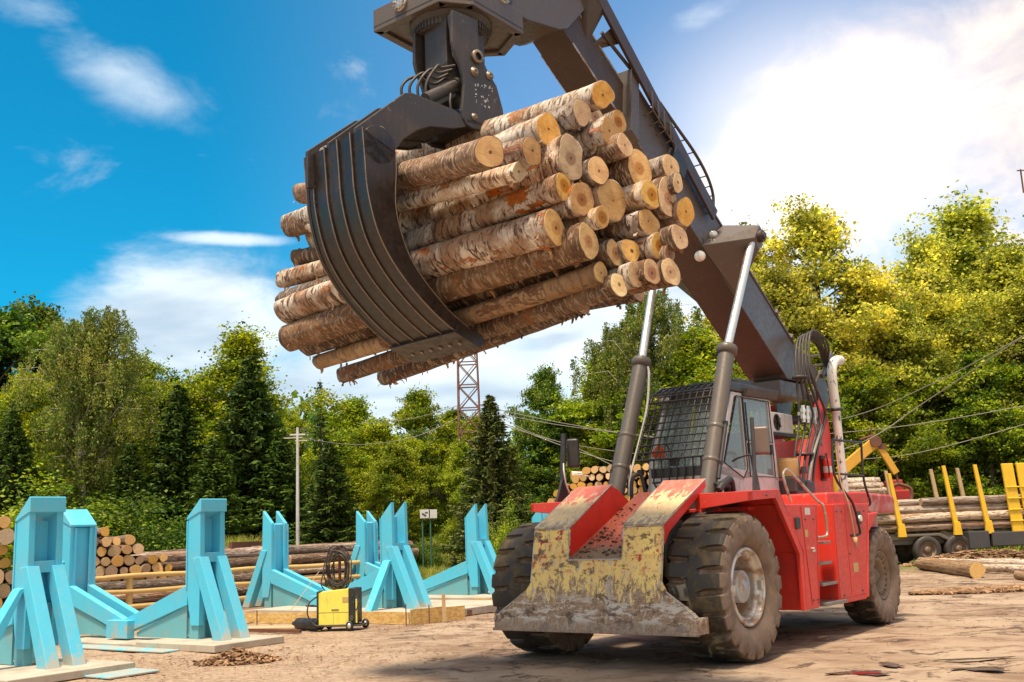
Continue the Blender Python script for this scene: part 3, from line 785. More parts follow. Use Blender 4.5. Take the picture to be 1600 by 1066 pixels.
# rear hood and counterweight
b = MB()
b.prism([(-3.27, 1.60, 1.95), (-3.32, 1.60, 2.15), (-5.14, 1.60, 2.17), (-5.14, 1.60, 1.95)], (0, -3.2, 0))
b.build('rear_hood', M['red'], ROOT, 0.03)
t = NT('counterweight_faded_red'); o = t.obj
n_ = t.noise(o, 3.5, 8, 0.7, 0.4)
t.set(base=t.mix(t.ramp(n_, 0.42, 0.56), (0.50, 0.22, 0.19), (0.48, 0.04, 0.035)), rough=0.5); t.bump(n_, 0.2, 0.01)
b = MB()
b.prism([(-5.15, 1.62, 1.80), (-5.12, 1.62, 2.15), (-6.40, 1.62, 2.12), (-6.50, 1.62, 2.04), (-6.48, 1.62, 1.80)], (0, -3.24, 0))
b.prism([(-6.0, 1.3, 0.9), (-6.0, 1.3, 1.8), (-6.45, 1.3, 1.8), (-6.40, 1.3, 0.9)], (0, -2.6, 0))
b.build('counterweight', t.m, ROOT, 0.04)

# ---- tower
tw = [(-4.25, 1.95), (-5.05, 3.12), (-5.62, 3.20 + 0.22), (-6.05, 3.84), (-6.22, 3.95), (-6.44, 3.95), (-6.58, 3.70), (-6.66, 3.08), (-6.51, 2.10), (-6.40, 1.95)]
tw = [(-4.50, 2.0), (-5.69, 3.20), (-6.05, 3.81), (-6.20, 3.95), (-6.40, 3.96), (-6.55, 3.84), (-6.62, 3.60), (-6.66, 3.08), (-6.51, 2.1), (-6.1, 1.95)]
b = MB()
for s in (1, -1):
    b.prism([(x, s*0.50, z) for x, z in tw], (0, -s*0.05, 0))
b.prism([(-4.55, 0.46, 2.0), (-5.72, 0.46, 3.20), (-5.78, 0.46, 3.14), (-4.65, 0.46, 1.98)], (0, -0.92, 0))
tower = b.build('tower', M['red'], ROOT, 0.01)
b = MB()
b.cyl((-6.38, 0.49, 3.62), (-6.38, 0.515, 3.62), 0.15, 26); b.build('pin_boss', M['red_dark'], tower, 0.01)
b = MB(); b.cyl((-6.38, 0.50, 3.62), (-6.38, 0.52, 3.62), 0.10, 24); b.build('pin_hole_shade', M['black'], tower)  # solid black disc paints the darkness of an open hole
b = MB()
b.lathe([(0.0, 0), (0.07, 0), (0.085, 0.02), (0.085, 0.30), (0.06, 0.36), (0.03, 0.38), (0.03, 0.42), (0, 0.42)], (-6.05, 0.61, 2.47), (0, 0, 1), 18)
ext = b.build('fire_extinguisher', M['red'], tower)
b = MB(); b.lathe([(0.0875, 0.10), (0.0875, 0.22)], (-6.05, 0.61, 2.47), (0, 0, 1), 18); b.build('extinguisher_label', M['white'], ext)
b = MB(); b.tube(spline([(-6.05, 0.61, 2.90), (-5.93, 0.66, 2.88), (-5.92, 0.68, 2.65), (-5.95, 0.67, 2.5)], 5), 0.012, 6); b.box((-6.05, 0.61, 2.90), (0.05, 0.03, 0.05))
b.box((-6.05, 0.53, 2.66), (0.20, 0.02, 0.46)); b.build('extinguisher_hose', M['black'], ext)

# ---- exhaust
b = MB()
b.tube([(-6.82, 0.6, 2.0), (-6.78, 0.6, 3.75)], 0.080, 18)
b.tube(spline([(-6.78, 0.6, 3.72), (-6.74, 0.6, 4.35), (-6.82, 0.6, 4.62), (-7.02, 0.6, 4.76), (-7.30, 0.6, 4.80)], 6), 0.094, 18, 0, False)
ex = b.build('exhaust_pipe', M['exhaust'], ROOT)
b = MB(); b.lathe([(0.12, -0.03), (0.135, -0.03), (0.135, 0.03), (0.12, 0.03)], (-6.78, 0.6, 3.78), (0, 0, 1), 18); b.box((-6.65, 0.55, 3.78), (0.3, 0.05, 0.04)); b.build('pipe_clamp', M['black'], ex)

# ---- wheels
def tyre_obj(name, R, w, lugs, mat, rim_r, depth, grooves, parent):
    ns = lugs * 8
    half = w / 2
    prof = [(rim_r, -half*0.60), (rim_r + 0.02, -half*0.80), (R*0.70, -half*0.97), (R*0.82, -half), (R*0.90, -half*0.99), (R*0.955, -half*0.955), (R*0.985, -half*0.88), (R, -half*0.78),
            (R*1.003, -half*0.45), (R*1.005, -half*0.12), (R*1.005, half*0.12), (R*1.003, half*0.45), (R, half*0.78), (R*0.985, half*0.88), (R*0.955, half*0.955), (R*0.90, half*0.99),
            (R*0.82, half), (R*0.70, half*0.97), (rim_r + 0.02, half*0.80), (rim_r, half*0.60)]
    n = len(prof)
    vs = []
    for i, (r, y) in enumerate(prof):
        for k in range(ns):
            side = 1 if y > 0 else -1
            kk = (k + (0 if side > 0 else 4)) % 8
            r2, y2 = r, y
            if kk in (0, 1, 2)[:grooves] and 4 <= i <= n - 5 and abs(y) > half * 0.3:
                if r > R * 0.94: r2 = r - depth * (1.0 if abs(y) < half * 0.9 else 0.75)
                else: y2 = y - side * 0.03
            a = 2 * pi * (k + 0.5 * (abs(y) / half) * 1.6) / ns
            vs.append((r2 * cos(a), y2, r2 * sin(a)))
    fs = [(i*ns + k, i*ns + (k+1) % ns, (i+1)*ns + (k+1) % ns, (i+1)*ns + k) for i in range(n-1) for k in range(ns)]
    b = MB(); b.add(vs, fs, 0, False)
    o = b.build(name, mat, parent)
    me = o.data
    cs = np.zeros(len(me.polygons) * 3); me.polygons.foreach_get('center', cs); cs = cs.reshape(-1, 3)
    rad = np.hypot(cs[:, 0], cs[:, 2])
    me.polygons.foreach_set('use_smooth', (rad < R * 0.88).tolist())
    return o
TF = tyre_mat('front_tyre_rubber', 0.93, True); TR = tyre_mat('rear_tyre_rubber', 0.79, False)
def wheel_front():
    w = empty('wheel', (0, 0, 0), 0, ROOT)
    tyre_obj('tyre', 0.93, 0.80, 21, TF, 0.50, 0.095, 2, w)
    b = MB()
    b.lathe([(0.505, 0.24), (0.50, 0.315), (0.49, 0.33), (0.465, 0.335), (0.455, 0.31), (0.45, 0.27), (0.425, 0.26), (0.415, 0.285), (0.395, 0.28), (0.385, 0.20), (0.375, 0.05), (0.36, -0.02), (0.2, -0.03), (0, -0.03)], (0, 0, 0), (0, 1, 0), 48)
    for a in (0.3, 3.5):
        b.box((0.43*cos(a), 0.30, 0.43*sin(a)), (0.10, 0.05, 0.12), M=Matrix.Rotation(-a, 3, 'Y'))
    rim = b.build('rim', M['rim'], w)
    b = MB()
    b.lathe([(0.235, -0.03), (0.235, 0.10), (0.205, 0.12), (0.205, 0.235), (0.195, 0.25), (0.14, 0.25), (0.135, 0.262), (0.06, 0.262), (0.055, 0.275), (0, 0.275)], (0, 0, 0), (0, 1, 0), 40)
    hub = b.build('hub', M['hubgrey'], w)
    b = MB()
    for k in range(20):
        a = 2*pi*k/20
        b.cyl((0.215*cos(a), 0.10, 0.215*sin(a)), (0.215*cos(a), 0.155, 0.215*sin(a)), 0.016, 6)
    split_build(b, 'wheel_nut', M['dkgrey'], hub)
    return w
def wheel_rear():
    w = empty('wheel', (0, 0, 0), 0, ROOT)
    tyre_obj('tyre', 0.79, 0.56, 24, TR, 0.40, 0.05, 3, w)
    b = MB()
    b.lathe([(0.405, 0.15), (0.40, 0.20), (0.385, 0.21), (0.37, 0.205), (0.36, 0.18), (0.33, 0.165), (0.29, 0.16), (0.27, 0.165), (0.255, 0.16), (0.235, 0.15), (0.22, 0.05), (0.18, 0.0), (0.12, 0.0), (0.115, 0.09), (0.09, 0.12), (0.05, 0.125), (0.045, 0.15), (0, 0.15)], (0, 0, 0), (0, 1, 0), 44)
    rim = b.build('rim', M['rimrear'], w)
    b = MB()
    for k in range(20):
        a = 2*pi*k/20
        b.cyl((0.31*cos(a), 0.155, 0.31*sin(a)), (0.31*cos(a), 0.195, 0.31*sin(a)), 0.02, 6)
    split_build(b, 'wheel_nut', M['rimrear'], rim)
    return w
def copy_tree(o, parent=None):
    c = o.copy(); COL.objects.link(c)
    if parent is not None: c.parent = parent
    for ch in children(o): copy_tree(ch, c)
    return c
wf = wheel_front(); wf.location = (0, 1.40, 0.93); wf.rotation_euler = (0, 0.35, 0)
w2 = copy_tree(wf); w2.location = (0, -1.42, 0.93); w2.rotation_euler = (0, -1.0, pi)
wr = wheel_rear(); wr.location = (-5.08, 1.52, 0.79)
w4 = copy_tree(wr); w4.location = (-5.08, -1.52, 0.79); w4.rotation_euler = (0, 0.4, pi)
for w_, lb in ((wf, 'big muddy front wheel with silver rim nearest the camera'), (w2, 'dark front wheel behind the far end of the guard'),
               (wr, 'smaller dusty rear wheel')):
    w_['label'] = lb

# ---- boom
zb = lambda x: 5.02 + 0.637 * (x + 4)
ztp = lambda x: 6.00 + 0.637 * (x + 4)
prof = [(-0.25, zb(-0.25)), (-5.05, zb(-5.05)), (-5.14, 4.27), (-6.42, 4.30), (-6.72, 4.56), (-6.02, 4.84), (-5.66, ztp(-5.66)), (-0.25, ztp(-0.25))]
b = MB(); b.prism([(x, 0.36, z) for x, z in prof], (0, -0.72, 0))
boom = b.build('boom', M['boomlight'], ROOT, 0.012)
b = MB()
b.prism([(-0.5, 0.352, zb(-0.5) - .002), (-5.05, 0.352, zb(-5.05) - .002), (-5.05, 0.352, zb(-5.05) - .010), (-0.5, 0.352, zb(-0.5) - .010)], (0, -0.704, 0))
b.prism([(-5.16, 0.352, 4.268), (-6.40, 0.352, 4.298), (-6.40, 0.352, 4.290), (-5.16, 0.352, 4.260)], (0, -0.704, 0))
b.build('boom_underside_shade', M['boom'], boom)  # thin browner sheet: shade and warm glow below the boom, as colour
b = MB()      # welded edge strips and collar, hinges
for s in (1, -1):
    b.bar((-0.3, s*0.372, ztp(-0.3) - .02), (-5.6, s*0.372, ztp(-5.6) - .02), 0.02, 0.04)
b.prism([(-0.02, 0.43, zb(-0.02) - .06), (-0.22, 0.43, zb(-0.22) - .06 + .0), (-0.34, 0.43, ztp(-0.34) + .05), (-0.14, 0.43, ztp(-0.14) + .05)], (0, -0.86, 0))
for x in (-3.55, -4.9, -5.5):
    b.box((x, 0.38, ztp(x) + .03), (0.09, 0.05, 0.09), M=Matrix.Rotation(-0.567, 3, 'Y'))
b.build('boom_collar', M['boomlight'], boom, 0.006)
zi = lambda x: 8.08 + 0.62 * (x - 0.6)
b = MB()
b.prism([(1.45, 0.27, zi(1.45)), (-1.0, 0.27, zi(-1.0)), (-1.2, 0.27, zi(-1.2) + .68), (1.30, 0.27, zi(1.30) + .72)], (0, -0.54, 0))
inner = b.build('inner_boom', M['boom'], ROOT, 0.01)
b = MB()
for s in (1, -1):
    b.bar((1.2, s*0.276, zi(1.2) + .015), (-0.3, s*0.276, zi(-0.3) + .015), 0.012, 0.03)
    b.bar((1.0, s*0.276, zi(1.0) + .67), (-0.3, s*0.276, zi(-0.3) + .67), 0.012, 0.03)
split_build(b, 'wear_strip', M['steel'], inner)
b = MB()     # gooseneck
b.prism([(0.95, 0.35, 9.05), (1.42, 0.35, 8.58), (1.62, 0.35, 8.49), (2.35, 0.35, 8.34), (3.55, 0.35, 8.33), (3.75, 0.35, 8.62), (3.2, 0.35, 9.05), (1.9, 0.35, 9.55), (1.2, 0.35, 9.55)], (0, -0.70, 0))
neck = b.build('gooseneck', M['boomlight'], ROOT, 0.015)
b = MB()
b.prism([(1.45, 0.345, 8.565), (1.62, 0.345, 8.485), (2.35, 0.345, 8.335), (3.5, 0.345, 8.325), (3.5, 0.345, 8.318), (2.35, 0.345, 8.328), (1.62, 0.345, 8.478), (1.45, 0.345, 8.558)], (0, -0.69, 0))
b.build('gooseneck_underside_shade', M['boom'], neck)  # the neck's shaded, glow-browned bottom face painted as a thin sheet
b = MB()
b.lathe([(0.0, 0.0), (0.25, 0.0), (0.25, 0.06), (0.23, 0.08), (0, 0.08)], (3.02, 0.35, 8.42), (0, 1, 0), 30)
b.build('pivot_cheek', M['boom'], neck)
def boltcap(c, ax, r, name, parent, mat='steel'):
    b = MB(); x, y, d = frame_of(ax)
    b.lathe([(0, 0.0), (r, 0.0), (r, 0.035), (r*0.9, 0.045), (0, 0.045)], c, ax, 22)
    for k in range(9):
        a = 2*pi*k/9; p = Vector(c) + d*0.045 + (x*cos(a) + y*sin(a)) * r * 0.75
        b.cyl(p, p + d*0.025, r*0.14, 6)
    return b.build(name, M[mat], parent)
boltcap((3.02, 0.43, 8.42), (0, 1, 0), 0.15, 'pivot_pin', neck)
# hose beam on the side of the boom
b = MB(); b.bar((1.35, 0.47, 9.80), (-2.48, 0.47, 6.72), 0.05, 0.24)
beam = b.build('hose_beam', M['boom'], ROOT, 0.006)
b = MB(); b.prism([(0.72, 0.27, 8.72), (0.98, 0.27, 9.42), (0.90, 0.49, 9.45), (0.58, 0.49, 9.18)], (0.12, 0, -0.05)); b.prism([(0.6, 0.27, 8.66), (0.42, 0.27, 8.68), (0.1, 0.47, 8.82), (0.3, 0.47, 9.0)], (0.03, 0, 0.03))
split_build(b, 'beam_bracket', M['boom'], beam, 0.005)
b = MB(); b.tube([(0.55, 0.36, 8.85), (-0.45, 0.40, 8.40), (-0.9, 0.42, 8.1)], 0.028, 8); b.build('beam_brace', M['boom'], beam)
b = MB()
cg = spline([(-0.9, 0.45, 8.2), (-1.4, 0.45, 7.95), (-1.95, 0.45, 7.68), (-2.35, 0.45, 7.38), (-2.52, 0.45, 7.08), (-2.46, 0.45, 6.78)], 6)
cg2 = [Vector((p.x, 0.22, p.z)) for p in cg]
b.tube(cg, 0.026, 8); b.tube(cg2, 0.02, 8)
for i in range(0, len(cg), 3):
    b.tube([cg[i], cg2[i], cg2[i] + Vector((0.17, 0, -0.24))], 0.011, 6)
b.tube([Vector((p.x + .17, 0.22, p.z - .24)) for p in cg], 0.014, 6)
b.build('hose_guard', M['boom'], beam)
b = MB()     # small white-metal step frame and junction box on the boom flank
for k in range(4):
    x = -0.55 - 0.17*k
    b.tube([(x, 0.37, ztp(x) - .30), (x, 0.52, ztp(x) - .26), (x + .0, 0.52, ztp(x) + .05)], 0.012, 6)
b.tube([(-0.5, 0.52, ztp(-0.5) - .26), (-1.1, 0.52, ztp(-1.1) - .26)], 0.012, 6)
b.build('step_frame', M['boomlight'], boom)
b = MB(); b.box((-1.35, 0.43, zb(-1.35) + .62), (0.42, 0.14, 0.34), M=Matrix.Rotation(-0.567, 3, 'Y')); b.build('junction_box', M['black'], boom, 0.01)
b = MB()
for k in range(3):
    b.tube(spline([(-0.85, 0.42, zb(-0.85) + .78 + .05*k), (-1.05, 0.50, zb(-1.05) + .86 + .05*k), (-1.25, 0.46, zb(-1.25) + .78)], 5), 0.02, 6)
split_build(b, 'boom_hose', M['rubberhose'], boom)
# lamps under the boom bracket
b = MB(); c_ = Vector((-2.16, 0.30, 6.02))
b.lathe([(0, 0), (0.06, 0.0), (0.085, 0.05), (0.09, 0.08), (0, 0.095)], c_, (0.75, 0.45, -0.45), 20); b.build('work_lamp', M['lampglass'], boom)
b = MB(); b.tube([c_ + Vector((-.02, 0, 0)), c_ + Vector((-0.05, 0.05, 0.14)), (-2.2, 0.36, 6.3)], 0.014, 6); b.build('lamp_arm', M['black'], boom)
b = MB(); b.lathe([(0, 0), (0.05, 0.0), (0.07, 0.05), (0, 0.06)], (-2.50, 0.40, 6.42), (0.75, 0.5, -0.4), 16); b.build('work_lamp', M['lampglass'], boom)
# wings that take the lift cylinders
for s in (1, -1):
    w_ = hull_obj([[(-2.12, s*0.362, 6.16), (-2.95, s*0.362, 6.68), (-3.75, s*0.362, 6.05), (-3.30, s*0.362, 5.50),
               (-2.80, s*0.99, 6.30), (-3.02, s*1.0, 6.56), (-3.26, s*0.99, 6.42), (-3.02, s*0.95, 6.15)]], 'cylinder_wing', M['boomlight'], ROOT, 0.012)
    b = MB(); b.cyl((-3.0, s*0.70, 6.36), (-3.0, s*1.06, 6.36), 0.10, 20); b.cyl((-3.0, s*1.05, 6.36), (-3.0, s*1.09, 6.36), 0.06, 14)
    b.build('wing_pin', M['boom'], w_)
# tail bracket and arm
b = MB()
for s in (1, -1):
    b.prism([(-6.30, s*0.40, 3.62), (-6.15, s*0.40, 4.05), (-6.42, s*0.40, 4.31), (-6.78, s*0.40, 4.58), (-6.98, s*0.40, 4.32), (-7.02, s*0.40, 4.0), (-6.72, s*0.40, 3.6)], (0, -s*0.06, 0))
    b.bar((-6.70, s*0.42, 4.45), (-7.35, s*0.42, 4.98), 0.05, 0.10)
b.bar((-6.9, -0.42, 4.70), (-6.9, 0.42, 4.70), 0.05, 0.05); b.bar((-7.3, -0.42, 4.96), (-7.3, 0.42, 4.96), 0.05, 0.05)
b.cyl((-6.38, -0.46, 3.62), (-6.38, 0.46, 3.62), 0.09, 20)
b.box((-5.6, 0, 4.10), (1.3, 0.60, 0.28))
b.build('boom_heel', M['boomlight'], ROOT, 0.008)
# ---- hoses
hz = empty('hydraulic_hoses', (0, 0, 0), 0, ROOT)
for k in range(5):
    y = 0.56 + 0.05 * k; dx = 0.15 * k
    P = [(-4.42 - .1*k, y, 2.02), (-4.62 - .11*k, y, 2.7), (-4.98 - .17*k, y + .02, 3.45), (-5.00 - .17*k, y + .03, 3.72), (-5.02 - .05*k, y + .03, 4.25), (-5.16 - .03*k, y, 4.70), (-5.42 - .03*k, y - .03, 5.00 + .03*k),
         (-5.82 - .06*k, y - .06, 5.12 + .01*k), (-6.35 - .05*k, y - .10, 5.08 - .02*k), (-6.80 - .02*k, y - .14 - .03*k, 4.86 - .03*k), (-7.05, y - .2 - .04*k, 4.5)]
    b = MB(); b.tube(spline(P, 7), 0.024, 8); b.build('hose', M['rubberhose'], hz)
b = MB()
for k in range(4):
    x = -5.02 - 0.185*k
    b.cyl((x, 0.645, 3.44), (x + .0, 0.655, 3.74), 0.036, 12); b.cyl((x, 0.645, 3.50), (x, 0.646, 3.56), 0.052, 8); b.cyl((x, 0.65, 3.62), (x, 0.651, 3.68), 0.052, 8)
b.box((-5.3, 0.60, 3.59), (0.75, 0.03, 0.06)); split_build(b, 'hose_fitting', M['fitting'], hz)
b = MB(); b.tube(spline([(-4.95, 0.70, 4.20), (-5.15, 0.74, 4.22), (-5.5, 0.72, 4.25), (-5.85, 0.62, 3.98), (-6.0, 0.55, 3.9)], 6), 0.018, 6)
b.lathe([(0.0, 0), (0.14, 0), (0.14, 0.05), (0, 0.05)], (-5.05, 0.64, 4.22), (0, 0, 1), 14)
b.lathe([(0.0, 0), (0.17, 0), (0.17, 0.04), (0, 0.04)], (-4.98, 0.62, 2.85), (0, 0, 1), 14); split_build(b, 'hose_strap', M['rubberhose'], hz)
b = MB(); b.tube(spline([(-5.35, 0.70, 3.45), (-5.45, 0.72, 3.2), (-5.6, 0.72, 3.05), (-5.55, 0.66, 3.35)], 6), 0.022, 6)
b.tube(spline([(-4.60, 0.72, 2.02), (-5.0, 0.76, 2.8), (-5.55, 0.74, 3.35), (-5.58, 0.70, 3.55)], 6), 0.026, 8); split_build(b, 'drain_hose', M['greycap'], hz)

# ---- lift cylinders
for s in (1, -1):
    base = Vector((-0.99, s*0.77, 2.37)); col_ = Vector((-1.92, s*0.765, 4.37)); top = Vector((-2.93, s*0.90, 6.36))
    d_ = (col_ - base).normalized()
    cy = empty('lift_cylinder', (0, 0, 0), 0, ROOT)
    b = MB(); b.tube([base - d_*0.35, col_], 0.125, 26)
    b.lathe([(0.126, 0.0), (0.138, 0.02), (0.138, 0.05), (0.126, 0.07)], base + d_*0.25, d_, 26)
    b.lathe([(0.126, 0.0), (0.138, 0.02), (0.138, 0.05), (0.126, 0.07)], base + d_*0.80, d_, 26)
    b.build('barrel', M['cyl'], cy)
    b = MB(); b.lathe([(0.125, -0.09), (0.158, -0.08), (0.162, 0.02), (0.150, 0.05), (0.08, 0.06), (0.07, 0.06)], col_, d_, 28)
    for k in range(12):
        a = 2*pi*k/12; x_, y_, _ = frame_of(d_); p = col_ + d_*0.05 + (x_*cos(a) + y_*sin(a))*0.12; b.cyl(p, p + d_*0.025, 0.013, 6)
    b.build('gland', M['cyl'], cy)
    b = MB(); b.tube([col_, top], 0.066, 24); b.build('rod', M['chrome'], cy)
    b = MB(); b.tube([base + Vector((.0, s*.15, 0)) , base + d_*0.9 + Vector((0, s*.15, 0))], 0.03, 8); b.box(base + d_*0.9 + Vector((0, s*.12, 0)), (0.07, 0.1, 0.07)); b.box(base + d_*0.25 + Vector((0, s*.12, 0)), (0.08, 0.1, 0.06))
    b.build('feed_pipe', M['black'], cy)
b = MB(); b.tube(spline([(-1.87, -0.62, 4.28), (-1.85, -0.60, 4.12), (-1.72, -0.60, 3.6), (-1.42, -0.62, 3.0), (-1.15, -0.64, 2.5), (-1.1, -0.66, 2.2)], 7), 0.020, 8); b.build('white_hose', M['white'], ROOT)
b = MB(); b.tube(spline([(-0.95, -0.52, 2.1), (-0.98, -0.50, 2.45), (-1.1, -0.42, 2.50), (-1.15, -0.38, 2.2)], 6), 0.028, 8)
b.tube(spline([(-1.35, 0.95, 2.2), (-1.2, 1.0, 2.35), (-1.0, 1.0, 2.3), (-0.85, 0.98, 2.2)], 6), 0.05, 8); b.tube(spline([(-1.4, 0.86, 2.16), (-1.15, 0.95, 2.28), (-0.9, 0.9, 2.25)], 6), 0.06, 8); split_build(b, 'base_hose', M['black'], ROOT)

# ---- cab
cabe = empty('cab', (0, 0, 0), 0, ROOT)
W2 = 0.62
b = MB()
side = [(-1.60, 2.05), (-1.68, 2.60), (-3.78, 2.46), (-3.80, 2.05)]
b.prism([(x, W2, z) for x, z in side], (0, -2*W2, 0))
for s in (1, -1):
    y = s*W2; e = 0.07
    b.prism([(-1.66, y, 2.62), (-1.78, y, 2.60), (-2.36, y, 3.72), (-2.26, y, 3.76)], (0, -s*e, 0))                       # front pillar
    b.prism([(-2.48, y, 2.40), (-2.72, y, 2.42), (-2.68, y, 3.76), (-2.58, y, 3.76), (-2.60, y, 2.60)], (0, -s*e, 0))       # door front post
    b.prism([(-3.64, y, 2.40), (-3.80, y, 2.40), (-3.70, y, 3.76), (-3.60, y, 3.76)], (0, -s*e, 0))                       # rear post
    b.prism([(-2.60, y, 2.96), (-2.60, y, 3.02), (-3.70, y, 3.03), (-3.70, y, 2.97)], (0, -s*e, 0))                       # mid rail
    b.prism([(-2.26, y, 3.70), (-2.26, y, 3.77), (-3.70, y, 3.77), (-3.70, y, 3.70)], (0, -s*e, 0))
    b.prism([(-1.66, y, 2.46), (-1.70, y, 2.66), (-1.90, y, 2.62), (-2.48, y, 2.42), (-2.48, y, 2.36)], (0, -s*e, 0))
b.box((-3.72, 0, 2.72), (0.05, 1.2, 0.5)); b.box((-3.72, -0.35, 3.2), (0.05, 0.08, 1.0)); b.box((-3.72, 0.15, 3.2), (0.05, 0.05, 1.0)); b.box((-3.70, 0, 3.68), (0.08, 1.2, 0.14))
cabs = b.build('cab_shell', M['cab'], cabe, 0.012)
b = MB()
b.prism([(-2.05, 0.66, 3.78), (-2.20, 0.66, 3.92), (-3.75, 0.66, 3.92), (-3.80, 0.66, 3.78)], (0, -1.32, 0))
b.prism([(-2.62, 0.68, 3.72), (-2.62, 0.74, 3.86), (-3.86, 0.74, 3.89), (-3.86, 0.68, 3.74)], (0, -0.10, 0))
b.box((-3.2, 0.0, 4.0), (0.6, 0.9, 0.12))
b.build('roof', M['dkgrey'], cabe, 0.02)
b = MB()
b.hexa([(-1.70, -0.55, 2.62), (-1.70, 0.55, 2.62), (-2.32, 0.55, 3.74), (-2.32, -0.55, 3.74), (-1.71, -0.55, 2.61), (-1.71, 0.55, 2.61), (-2.33, 0.55, 3.73), (-2.33, -0.55, 3.73)])
for s in (1, -1):
    b.prism([(-1.84, s*.60, 2.64), (-2.42, s*.60, 3.70), (-2.58, s*.60, 3.71), (-2.61, s*.60, 2.58), (-2.46, s*.60, 2.44)], (0, .006, 0))
    b.prism([(-2.68, s*.60, 3.02), (-2.66, s*.60, 3.70), (-3.61, s*.60, 3.70), (-3.64, s*.60, 3.02)], (0, .006, 0))
    b.prism([(-2.70, s*.60, 2.46), (-2.69, s*.60, 2.97), (-3.64, s*.60, 2.97), (-3.64, s*.60, 2.46)], (0, .006, 0))
split_build(b, 'window', M['glass'], cabe)
b = MB()
for s in (1,):
    for q in ([(-2.66, 3.02), (-2.64, 3.70), (-3.62, 3.70), (-3.65, 3.02)], [(-2.70, 2.45), (-2.69, 2.97), (-3.65, 2.97), (-3.65, 2.45)], [(-1.82, 2.64), (-2.41, 3.71), (-2.60, 3.71), (-2.62, 2.57), (-2.46, 2.42)]):
        pts = [Vector((x, s*0.624, z)) for x, z in q]
        for i in range(len(pts)):
            b.bar(pts[i], pts[(i+1) % len(pts)], 0.02, 0.012)
b.build('window_seal', M['black'], cabe)
b = MB(); b.tube([(-2.64, 0.66, 3.62), (-2.66, 0.66, 2.9), (-2.74, 0.67, 2.5)], 0.015, 6); b.box((-3.55, 0.64, 2.9), (0.08, 0.04, 0.16)); b.build('door_handle', M['black'], cabe)
b = MB(); b.bar((-3.38, 0.57, 3.66), (-3.40, 0.57, 2.5), 0.03, 0.01); b.bar((-2.2, 0.0, 3.6), (-1.85, 0.0, 2.75), 0.03, 0.01, 0, Vector((0, 1, 0))); split_build(b, 'yellow_strap', M['yel'], cabe)
b = MB()
b.box((-3.05, 0, 2.55), (0.5, 0.5, 0.12)); b.box((-3.32, 0, 2.88), (0.13, 0.48, 0.66)); b.box((-2.3, 0.0, 2.62), (0.25, 0.6, 0.25)); b.lathe([(0.16, -.012), (0.18, 0), (0.16, .012)], (-2.45, 0, 2.92), (0.5, 0, 1), 18)
b.build('driver_seat', M['black'], cabe, 0.03)
# grille
b = MB()
g0 = Vector((-1.24, 0, 2.73)); g1 = Vector((-1.80, 0, 3.66)); g2 = Vector((-1.90, 0, 3.80)); g3 = Vector((-2.22, 0, 3.93))
nb = 11
for i in range(nb):
    y = -0.58 + 1.16 * i / (nb - 1)
    r_ = 0.016 if 0 < i < nb - 1 else 0.022
    b.tube([g0 + Vector((0, y, 0)), g1 + Vector((0, y, 0)), g2 + Vector((0, y, 0)), g3 + Vector((0, y, 0))], r_, 6)
nh = 9
for j in range(nh):
    p = g0.lerp(g1, j / (nh - 1)); rad_ = 0.020 if j in (0, nh - 1) else 0.013
    b.tube([p + Vector((0.015, -0.58, 0)), p + Vector((0.015, 0.58, 0))], rad_, 6)
for p in (g2, g3):
    b.tube([p + Vector((0, -0.58, 0)), p + Vector((0, 0.58, 0))], 0.018, 6)
for s in (1, -1):           # side returns
    for j in range(nh):
        p = g0.lerp(g1, j / (nh - 1)); q = Vector((p.x - 0.40, 0, p.z))
        b.tube([p + Vector((0, s*0.58, 0)), q + Vector((0, s*0.58, 0))], 0.011, 6)
    b.tube([g0 + Vector((-0.38, s*0.58, 0)), g1 + Vector((-0.38, s*0.58, 0))], 0.014, 6)
for i in range(7):
    y = -0.26 + 0.80 * i / 6
    b.tube([g0 + Vector((0, y, 0)), (-1.20, y, 2.38), (-1.3, y, 2.28)], 0.014, 6)
b.tube([(-1.2, -0.28, 2.38), (-1.2, 0.58, 2.38)], 0.016, 6)
b.build('front_grille', M['black'], cabe)
b = MB(); b.box((-1.30, 0.12, 2.52), (0.10, 0.90, 0.14)); b.tube([(-1.45, -0.05, 2.72), (-1.68, -0.30, 3.10)], 0.014, 6); b.tube([(-1.5, 0.0, 2.66), (-1.62, 0.12, 2.95)], 0.012, 6); b.box((-1.5, -0.05, 2.68), (0.1, 0.12, 0.1))
b.cyl((-1.3, -0.58, 2.55), (-1.3, -0.50, 2.55), 0.05, 12); b.build('wiper', M['black'], cabe, 0.005)
b = MB(); rr = random.Random(8)
for i in range(9):
    b.box((-1.40 + rr.uniform(-.03, .03), -0.27 + rr.uniform(-.07, .07), 2.86 + rr.uniform(-.07, .05)), (0.02, 0.10, 0.08), M=Matrix.Rotation(rr.uniform(0, 3), 3, 'X') @ Matrix.Rotation(rr.uniform(-.5, .5), 3, 'Y'))
b.build('orange_rag', M['orange'], cabe)
b = MB(); b.cyl((-1.95, -0.42, 3.72), (-1.90, -0.42, 3.70), 0.035, 12); b.cyl((-1.95, -0.34, 3.72), (-1.90, -0.34, 3.70), 0.035, 12); split_build(b, 'headlight', M['lampglass'], cabe)
